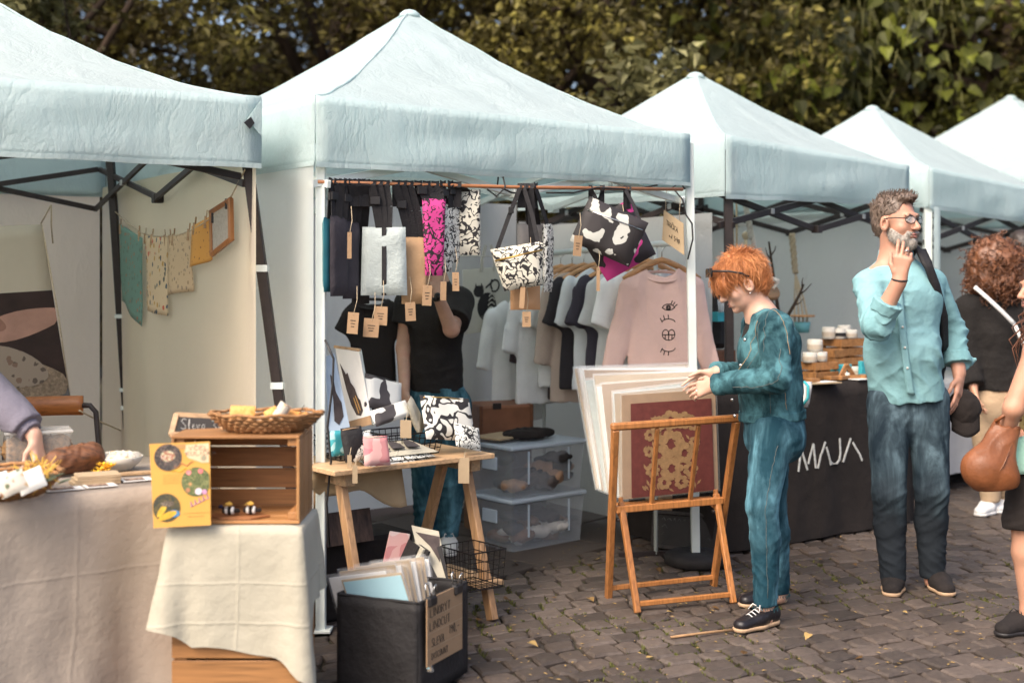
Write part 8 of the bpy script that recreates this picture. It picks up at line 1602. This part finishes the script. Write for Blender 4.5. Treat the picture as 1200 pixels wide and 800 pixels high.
# weight at the white leg, chalkboard behind
wl = V3((816-600)/F*6.56, 6.58, 0); mb = MB(); mb.lathe([(.13,.004),(.16,.012),(.165,.05),(.14,.068),(.05,.075),(.045,.07)], wl, 26); solo('tent_weight', mb, mat('black_rubber', (.02,.017,.016), .75, .3, 15, .2, 40), 'round black weight at the foot of the white front leg', 'weight', smooth=True)
KB = thing('chalkboard', 'dark chalkboard with faint chalk writing leaning behind the print rack', 'chalkboard', V3(1.15,7.0,0)); a, b, c_, d_ = P(768,600,7.0), P(846,606,6.75), P(846,668,6.68), P(766,648,6.9)
c_[2] = d_[2] = .03; q = lambda u, v: lerp(lerp(a, b, u), lerp(d_, c_, u), v); n_ = nrm(np.cross(b-a, a-d_)); n_ = n_ if n_[1] < 0 else -n_
mb = MB(); mb.add([d_, c_, b, a], [(0,1,2,3)]); part('slate', mb, MT['slate'], KB, sol=.008)
for p, r_ in (((0,0),(1,0)), ((1,0),(1,1)), ((1,1),(0,1)), ((0,1),(0,0))): mb = MB(); mb.bar(q(*p), q(*r_), .03, .02, n_); part('frame_side', mb, MT['steel_dark'], KB, bev=.002)
mb = MB()
for j in range(3):
    x = .12
    while x < .85: w_ = rr.uniform(.03,.09); mb.tube([q(x,.2+.22*j)+n_*.006, q(x+w_*.5,.14+.22*j+rr.uniform(-.03,.03))+n_*.006, q(x+w_,.22+.22*j)+n_*.006], .0015, 3); x += w_+.03
part('chalk_scrawl', mb, mat('faint_chalk', (.16,.15,.14), .95, .3), KB)
mb = MB(); mb.box(P(805,585,7.15)*V3(1,1,0)+UP*.29, (.42,.2,.2), nrm(V3(.93,.36,0))); solo('carton', mb, MT['kraft'], 'open kraft carton standing behind the dark chalkboard', 'box', bev=.003)
mb = MB(); mb.box(P(805,585,7.15)*V3(1,1,0)+UP*.095, (.4,.18,.18), nrm(V3(.93,.36,0))); solo('carton', mb, MT['black_cloth'], 'black box beneath the kraft carton behind the chalkboard', 'box', bev=.003)

# ---------------- third stall -------------------------------------------------
mA, mB_ = V3(1.06,6.77,0), V3(2.38,7.70,0); mu = nrm(mB_-mA); mv = V3(-mu[1], mu[0], 0); mz = .872; ML = np.linalg.norm(mB_-mA)
MTb = thing('table', 'trade table hidden beneath the black cloth of the third stall', 'table', (mA+mB_)/2+mv*.3); mb = MB(); mb.box((mA+mB_)/2+mv*.31+UP*(mz-.02), (ML-.02,.58,.02), mu); part('table_top', mb, MT['plywood'], MTb)
for x in (.04, ML-.04):
    for y in (.05,.56): mb = MB(); p = mA+mu*x+mv*y; mb.bar(p, p+UP*(mz-.032), .03, .03); part('leg', mb, MT['steel_dark'], MTb)
cn_ = [mA, mB_, mB_+mv*.62, mA+mv*.62]; MC = solo('tablecloth', drape(cn_, mz, lambda s, p: mz-.015, lambda s, p: .015, corner_flare=.03, rip=.022, k=7.), MT['black_cloth'], 'black tablecloth with MAJA in white letters, down to the cobbles', 'tablecloth', smooth=True)
mn = -mv; LP = {'M':[[(937,521),(933,552)],[(937,527),(944,550)],[(945,543),(951,519)],[(951,520),(953,548)]], 'A':[[(955,548),(958,533),(964,517)],[(965,523),(971,544)]], 'J':[[(983,513),(984,530),(983,538),(979,543),(974,543),(970,540)]], 'B':[[(987,541),(995,513)],[(997,518),(1004,531),(1007,539)]]}
def onfront(px, py):
    s_ = (px-CX)/F; t = (s_*mA[1]-mA[0])/(mu[0]-s_*mu[1]); p = mA+mu*t; return V3(p[0], p[1], HCAM-(py-HY)/F*p[1])
for k_, ss in LP.items():
    for st_ in ss:
        pts = [onfront(*p) for p in st_]; pts = [lerp(pts[i], pts[i+1], t) for i in range(len(pts)-1) for t in (0,.25,.5,.75)]+[pts[-1]]
        pts = surf(MC, pts, mn, .003); mb = ribbon(pts, .0125, mu if abs(pts[0][2]-pts[-1][2]) > .05 else UP, t=.003); part('letter_stroke', mb, MT['chalk'], MC)
def mt(px, y, z=0):
    """on the black table: by picture column and distance behind the front edge"""
    s_ = (px-CX)/F; o = mA+mv*y; t = (s_*o[1]-o[0])/(mu[0]-s_*mu[1]); p = o+mu*t; return V3(p[0], p[1], mz+.006+z)
def lcrate(label, c, w, d, h, n=3, cat='crate'):
    T = thing('display_crate', label, cat, c, 'wooden display crates on the black table'); g = .012; sh_ = (h-g*(n-1))/n; ux = mu
    for i in range(n):
        z = i*(sh_+g)+sh_/2
        for y in (-d/2, d/2): mb = MB(); mb.box(c+mv*y+UP*z, (w,.009,sh_), ux); part('slat', mb, MT['pine'], T, bev=.001)
        for x in (-w/2, w/2): mb = MB(); mb.box(c+ux*x+UP*z, (.009,d-.012,sh_), ux); part('slat', mb, MT['pine'], T, bev=.001)
    for x in (-1,1):
        for y in (-1,1): mb = MB(); mb.box(c+ux*x*(w/2-.014)+mv*y*(d/2-.014)+UP*h/2, (.018,.018,h-.004), ux); part('corner_post', mb, MT['pine_z'], T)
    mb = MB(); mb.box(c+UP*.006, (w-.02,d-.02,.01), ux); part('base_board', mb, MT['pine'], T)
    return T
lcrate('slatted crate with white candle tins on it behind the denim-jacketed woman', mt(958,.22), .2, .14, .1, 2); lcrate('taller slatted crate near the turquoise shirt with jars along its top', mt(990,.40), .26, .16, .215, 4)
lcrate('small open slatted crate between the two larger ones', mt(976,.31), .09, .1, .16, 3)
cand = mat('candle_wax', (.62,.58,.5), .5, .06); clb = mat('cream_label', (.5,.42,.32), .7, .1)
for i, (x, y, z, r, h, lb) in enumerate([(949,.2,.1,.042,.055,'cream candle jar, nearest the woman, on the slatted crate'), (961,.22,.1,.042,.055,'cream candle jar in front of the stacked one on the slatted crate'), (955,.24,.157,.045,.07,'big cream candle jar stacked on two others'), (971,.40,.217,.04,.07,'tall cream jar with a wooden band atop the taller crate'), (983,.38,.217,.042,.062,'cream jar with a dark label atop the taller crate'), (989,.46,.217,.042,.075,'cream jar standing at the back atop the taller crate'), (996,.38,.217,.046,.05,'wide low cream jar atop the taller crate'), (1003,.2,.0,.035,.055,'small cream jar on the cloth beside the turquoise shirt')]):
    c = mt(x, y, z); T = thing('candle_jar', lb, 'candle', c, 'cream candle jars'); mb = MB(); mb.lathe([(r*.9,0),(r,.004),(r,h),(r*.92,h+.003),(r*.9,h-.006),(.001,h-.008)], c, 18); part('jar', mb, cand, T, True); mb = MB(); mb.lathe([(r+.001,h*.25),(r+.0012,h*.62)], c, 18); part('label_band', mb, clb if i != 4 else MT['ink'], T)
tqb = mat('turquoise_card', (.05,.4,.45), .6, .1)
for i, (x, y, lb) in enumerate([(980,.17,'turquoise box card standing before the taller crate'), (991,.16,'second turquoise box card, next to the small jar')]): mb = MB(); mb.box(mt(x,y)+UP*.04, (.075,.03,.08), mu); solo('gift_box', mb, tqb, lb, 'box', bev=.002)
mb = MB(); mb.box(mt(1011,.14)+UP*.05, (.05,.03,.09), mu); solo('gift_box', mb, tqb, 'turquoise box half hidden by the man\'s sleeve', 'box', bev=.002)
for i, (x, y, w, lb) in enumerate([(952,.05,.07,'wooden coaster at the woman\'s end of the black table edge'), (985,.09,.09,'wooden coaster before the turquoise cards'), (1000,.08,.08,'wooden coaster near the small jar'), (974,.1,.06,'small wooden block before the middle crate'), (1012,.06,.09,'wooden coaster beside the turquoise shirt hem')]): mb = MB(); mb.box(mt(x,y)+UP*.012, (w,.06,.022), nrm(mu+mv*.3*math.sin(i*2))); solo('wooden_piece', mb, MT['pine'], lb, 'woodwork', bev=.002)
for i, (x, y, lb) in enumerate([(966,.02,'white flyer overhanging the black table edge'), (1008,.03,'white flyer near the man\'s sleeve')]): mb = MB(); mb.box(mt(x,y)+UP*.003, (.12,.08,.004), mu); solo('flyer', mb, MT['paper'], lb, 'flyer')
mb = MB(); mb.box(mt(962,.0)+UP*.001-mv*.02, (.22,.06,.006), nrm(mu-mv*.12)); solo('thin_board', mb, MT['kraft_light'], 'thin kraft board jutting over the black table edge', 'board')
TWm = thing('wooden_triangle', 'small wooden triangle stand holding something white on the black table', 'ornament', mt(992,.1))
for p, q in (((985,0),(992,.07)), ((992,.07),(1000,0)), ((985,0),(1000,0))): mb = MB(); mb.bar(mt(p[0],.1,p[1]+.012), mt(q[0],.1,q[1]+.012), .012, .03, mv); part('bar', mb, MT['pine'], TWm)
mb = MB(); mb.lathe([(.018,0),(.02,.035),(.004,.04)], mt(992,.1), 12); part('white_figure', mb, cand, TWm, True)
pbx = MB(); pillow(P(944,462,6.95), V3(1,.5,0), nrm(V3(.15,0,1)), .06, .14, .04, pbx, 7); solo('gift_bag', pbx, MT['paper'], 'white paper bag with crumpled top hung at the woman\'s back', 'bag', smooth=True)
mb = MB(); mb.tube([P(942,447,6.9), P(947,452,6.88), P(947,466,6.88), P(941,474,6.9)], .008, 6); solo('ribbon', mb, tqb, 'turquoise ribbon looped over the white paper bag', 'ribbon', smooth=True)
# hanging shelf on ropes
HS = thing('hanging_shelf', 'small wooden shelf hung on twisted white ropes from the tent roof', 'shelf', P(893,345,7.6)); sx = P(896,338,7.6)
mb = MB(); mb.lathe([(.002,-.012),(.095,-.012),(.1,0),(.095,.012),(.002,.012)], sx, 22, nrm(V3(.35,-.55,.75))); part('shelf_board', mb, wood('dark_shelf_wood', (.2,.11,.05), 0), HS)
def rope(p, q, r, m, par, nm='rope', sag=0, tw=3):
    n = 26; mb = MB(); d = nrm(q-p); a = nrm(np.cross(d, V3(0,1,0))); b = np.cross(d, a); L = np.linalg.norm(q-p)
    for k in range(tw): mb.tube([lerp(p, q, t/n)+r*.55*(a*math.cos(L*t/n*95*.012/r*.9+2*pi*k/tw)+b*math.sin(L*t/n*95*.012/r*.9+2*pi*k/tw)) for t in range(n+1)], r*.6, 5)
    return part(nm, mb, m, par, True)
for p, q in (((873,233),(884,290)), ((884,290),(894,322)), ((894,322),(912,330)), ((894,322),(891,352)), ((912,330),(906,338)), ((872,233),(880,280))): rope(P(*p,7.55), P(*q,7.55), .014 if p[1] < 330 else .008, MT['white_rope'], HS)
for x, x2, y, lb in ((863,864,338,'thin natural cord hanging over the copper-haired woman, thinner of two'), (858,860,300,'thin natural cord nearest the dark pole')): mb = MB(); mb.tube([P(x,234,7.4), P((x+x2)/2,285,7.4), P(x2,y,7.4)], .007, 5); solo('cord', mb, MT['cord'], lb, 'cord', smooth=True)
mb = MB(); mb.lathe([(.022,-.004),(.026,0),(.022,.004)], P(874,276,8.0), 14, V3(0,1,0)); mb.tube([P(874,281,8.0), P(874,300,8.0), P(872,318,8.0)], .012, 6); solo('macrame_loop', mb, MT['cord'], 'looped macrame hanger behind the copper hair', 'macrame', smooth=True)
MH = thing('macrame_hanger', 'long beige macrame plant hanger on the grey tent wall', 'macrame', P(936,385,8.4)); p0 = P(928,274,8.4)
rope(p0, P(932,320,8.4), .02, MT['cord'], MH, 'cord_twist'); mb = MB()
for dx in (-7,-2,3,8): mb.tube([P(932,320,8.4), P(936+dx*.7,350,8.4), P(938+dx,372,8.4), P(938+dx*.8,385,8.4)], .006, 5)
part('cords', mb, MT['cord'], MH, True); mb = MB(); mb.lathe([(.045,0),(.055,.07),(.052,.07),(.044,.01)], P(940,386,8.4)-UP*.02, 16); part('pot', mb, mat('turquoise_pot', (.16,.42,.44), .5, .1), MH, True); mb = MB(); mb.lathe([(.08,-.006),(.085,0),(.08,.006)], P(940,370,8.4), 18); part('wooden_hoop', mb, MT['hanger_wood'], MH, True)
def branch(label, pts, tw):
    T = thing('branch', label, 'branch', P(*pts[-1]), 'bare branches on the black table'); mb = MB(); q = [P(*p) for p in pts]; n = len(q); mb.tube(q, [.006+.008*i/(n-1) for i in range(n)], 6); part('stem', mb, MT['bark'], T, True)
    mb = MB()
    for a, b, c in tw: mb.tube([P(*a), P(*b), P(*c)], [.006,.004,.002], 5)
    part('twigs', mb, MT['bark'], T, True)
branch('dark forked branch standing behind the copper-haired woman', [(901,283,7.9),(904,305,7.9),(908,335,7.88),(912,365,7.85),(915,410,7.8)], [((904,305,7.9),(899,298,7.9),(897,290,7.9)), ((908,335,7.88),(901,318,7.9),(896,300,7.92)), ((903,300,7.9),(908,293,7.9),(909,288,7.9)), ((912,365,7.85),(906,355,7.85),(903,345,7.85))])
branch('brown branch with knobbly twigs leaning toward the macrame hanger', [(942,333,7.8),(937,345,7.8),(930,358,7.8),(922,372,7.78),(915,405,7.75)], [((937,345,7.8),(944,340,7.8),(951,332,7.8)), ((940,338,7.8),(940,330,7.8),(941,325,7.8)), ((930,358,7.8),(937,355,7.8),(941,350,7.8))])
# behind the pole: speaker-like dark stand with goods
mb = MB(); mb.box(P(841,372,7.5)*V3(1,1,0)+UP*1.24, (.11,.1,.36), mu); solo('dark_bag', mb, MT['black_nylon'], 'black case standing by the dark tent pole above the turquoise packet', 'case', bev=.03)
mb = MB(); mb.box(P(841,396,7.5)*V3(1,1,0)+UP*.965, (.16,.14,.17), mu); solo('wooden_box', mb, MT['dark_wood'], 'dark wooden box of wares behind the dark tent pole', 'box', bev=.004)
mb = MB(); mb.box(P(843,371,7.35), (.075,.05,.055), mu); solo('gift_box', mb, tqb, 'turquoise packet on the dark box left of the tent pole', 'box', bev=.002)
for x, lb in ((846,'small clear drinking glass above the turquoise packet'),): c = P(x,362,7.3); mb = MB(); mb.lathe([(.02,0),(.028,.075),(.026,.075),(.018,.004)], c-UP*.02, 14); solo('glass', mb, clear('thin_glass', (.8,.85,.85), .3, .05), lb, 'glass', smooth=True)
# ---------------- white-cloth table at the fourth tent ---------------------------
w0, w1 = V3(2.58,8.42,0), V3(3.95,9.72,0); wu = nrm(w1-w0); wv = V3(-wu[1], wu[0], 0); FT = thing('table', 'table under the grey-white cloth of the stall behind the man', 'table', (w0+w1)/2+wv*.3); mb = MB(); mb.box((w0+w1)/2+wv*.3+UP*.725, (1.86,.56,.02), wu); part('table_top', mb, MT['plywood'], FT)
for x in (.05,1.8):
    for y in (.05,.55): mb = MB(); mb.bar(w0+wu*x+wv*y, w0+wu*x+wv*y+UP*.71, .03, .03); part('leg', mb, MT['steel_dark'], FT)
solo('tablecloth', drape([w0, w1, w1+wv*.6, w0+wv*.6], .74, lambda s, p: .62, lambda s, p: .02, rip=.03, k=9.), mat('grey_white_cloth', (.5,.48,.46), .9, .08, 5, .4, 9), 'grey-white tablecloth of the stall seen past the man\'s jeans', 'tablecloth', smooth=True)
wall(K4, Q4, 2.0, T4, MT['wall_grey'], .04, .02, 31., 'back_wall'); wall(R4+v3*.1, Q4, 1.95, T4, MT['wall_grey'], .04, .02, 32.)
wall(K3-u3*.66, K3-u3*.02, 1.95, T3, MT['wall_grey'], .04, .02, 33., 'back_wall', 20)
shb, _ = tree('shrub', 'small green shrub glimpsed between the man and the curly-haired person', (3.75,11.0,0), 1.5, (.28,.3,.3), MT['leaf_cat'], .07, 26, 40, 61, 1.5, .02, None, .12, .1)
# ---------------- litter ------------------------------------------------------------
lfm = leafmat('fallen_leaf', (.16,.085,.03), (.36,.24,.09), .1); q_ = lfm.node_tree; g_ = [n for n in q_.nodes if n.type == 'NEW_GEOMETRY'][0]; oi = q_.nodes.new('ShaderNodeObjectInfo'); rp_ = [n for n in q_.nodes if n.type == 'VALTORGB'][0]; q_.links.new(oi.outputs['Random'], rp_.inputs[0])
flv = heart(.055).mesh('leaf_litter', smooth=True); flv.materials.append(lfm)
spots = [(835,711),(700,655),(688,662),(712,672),(782,716),(770,665),(655,668),(601,660),(948,742),(1058,716),(1040,612),(905,742),(560,726),(620,752),(760,770),(985,640),(1000,660),(930,690),(690,700),(1120,740),(808,600),(790,640),(760,632),(745,640),(870,765),(650,700),(1010,770),(1075,640),(960,655),(590,700)]
for i, (x, y) in enumerate(spots):
    p = onz(x, y, .012); o = bpy.data.objects.new('fallen_leaf', flv); C.objects.link(o); o.location = tuple(p); o.rotation_euler = (rr.uniform(-.25,.25), rr.uniform(-.25,.25), rr.uniform(0,6.3)); o.scale = (rr.uniform(.4,.85),)*3; props(o, 'small dry yellow-brown leaf lying on the cobbles', 'leaf', 'dry leaves on the cobbles')
cr_ = MB()
for i in range(420):
    p = onz(rr.uniform(545,1195), rr.uniform(610,800), .004); a = rr.uniform(0,6.3); l = rr.uniform(.004,.014); d = V3(math.cos(a), math.sin(a), 0)*l; e_ = V3(-d[1], d[0], 0)*rr.uniform(.2,.5); cr_.add([p-d, p+e_+UP*.002, p+d+UP*.001, p-e_+UP*.003], [(0,1,2,3)])
solo('debris', cr_, lfm, None, None, kind='stuff')
mo = MB()
for i in range(3600):
    c, q = cells[rr.randrange(min(len(cells), 330))]; k = rr.randrange(len(q)); p2 = lerp(q[k], q[(k+1) % len(q)], rr.random()); p = V3(p2[0], p2[1], -.016)
    if wob(p, 1.6) < -.05: continue
    for j in range(3): a = rr.uniform(0,6.3); d = V3(math.cos(a), math.sin(a), 0)*rr.uniform(.004,.011); mo.add([p-d, p+d, p+d*.6+UP*rr.uniform(.008,.02)+V3(d[1],-d[0],0)*.5], [(0,1,2)])
solo('moss', mo, mat('moss_green', (.085,.088,.022), .95, .3, 20, island=.4), None, None, kind='stuff')
mb = MB(); mb.tube([onz(786,746,.012), onz(825,741,.014), onz(862,737,.012)], .006, 5); solo('stick', mb, mat('pale_stick', (.34,.2,.1), .8, .2, 20), 'thin straight stick lying on the cobbles by the woman\'s shoe', 'stick', smooth=True)
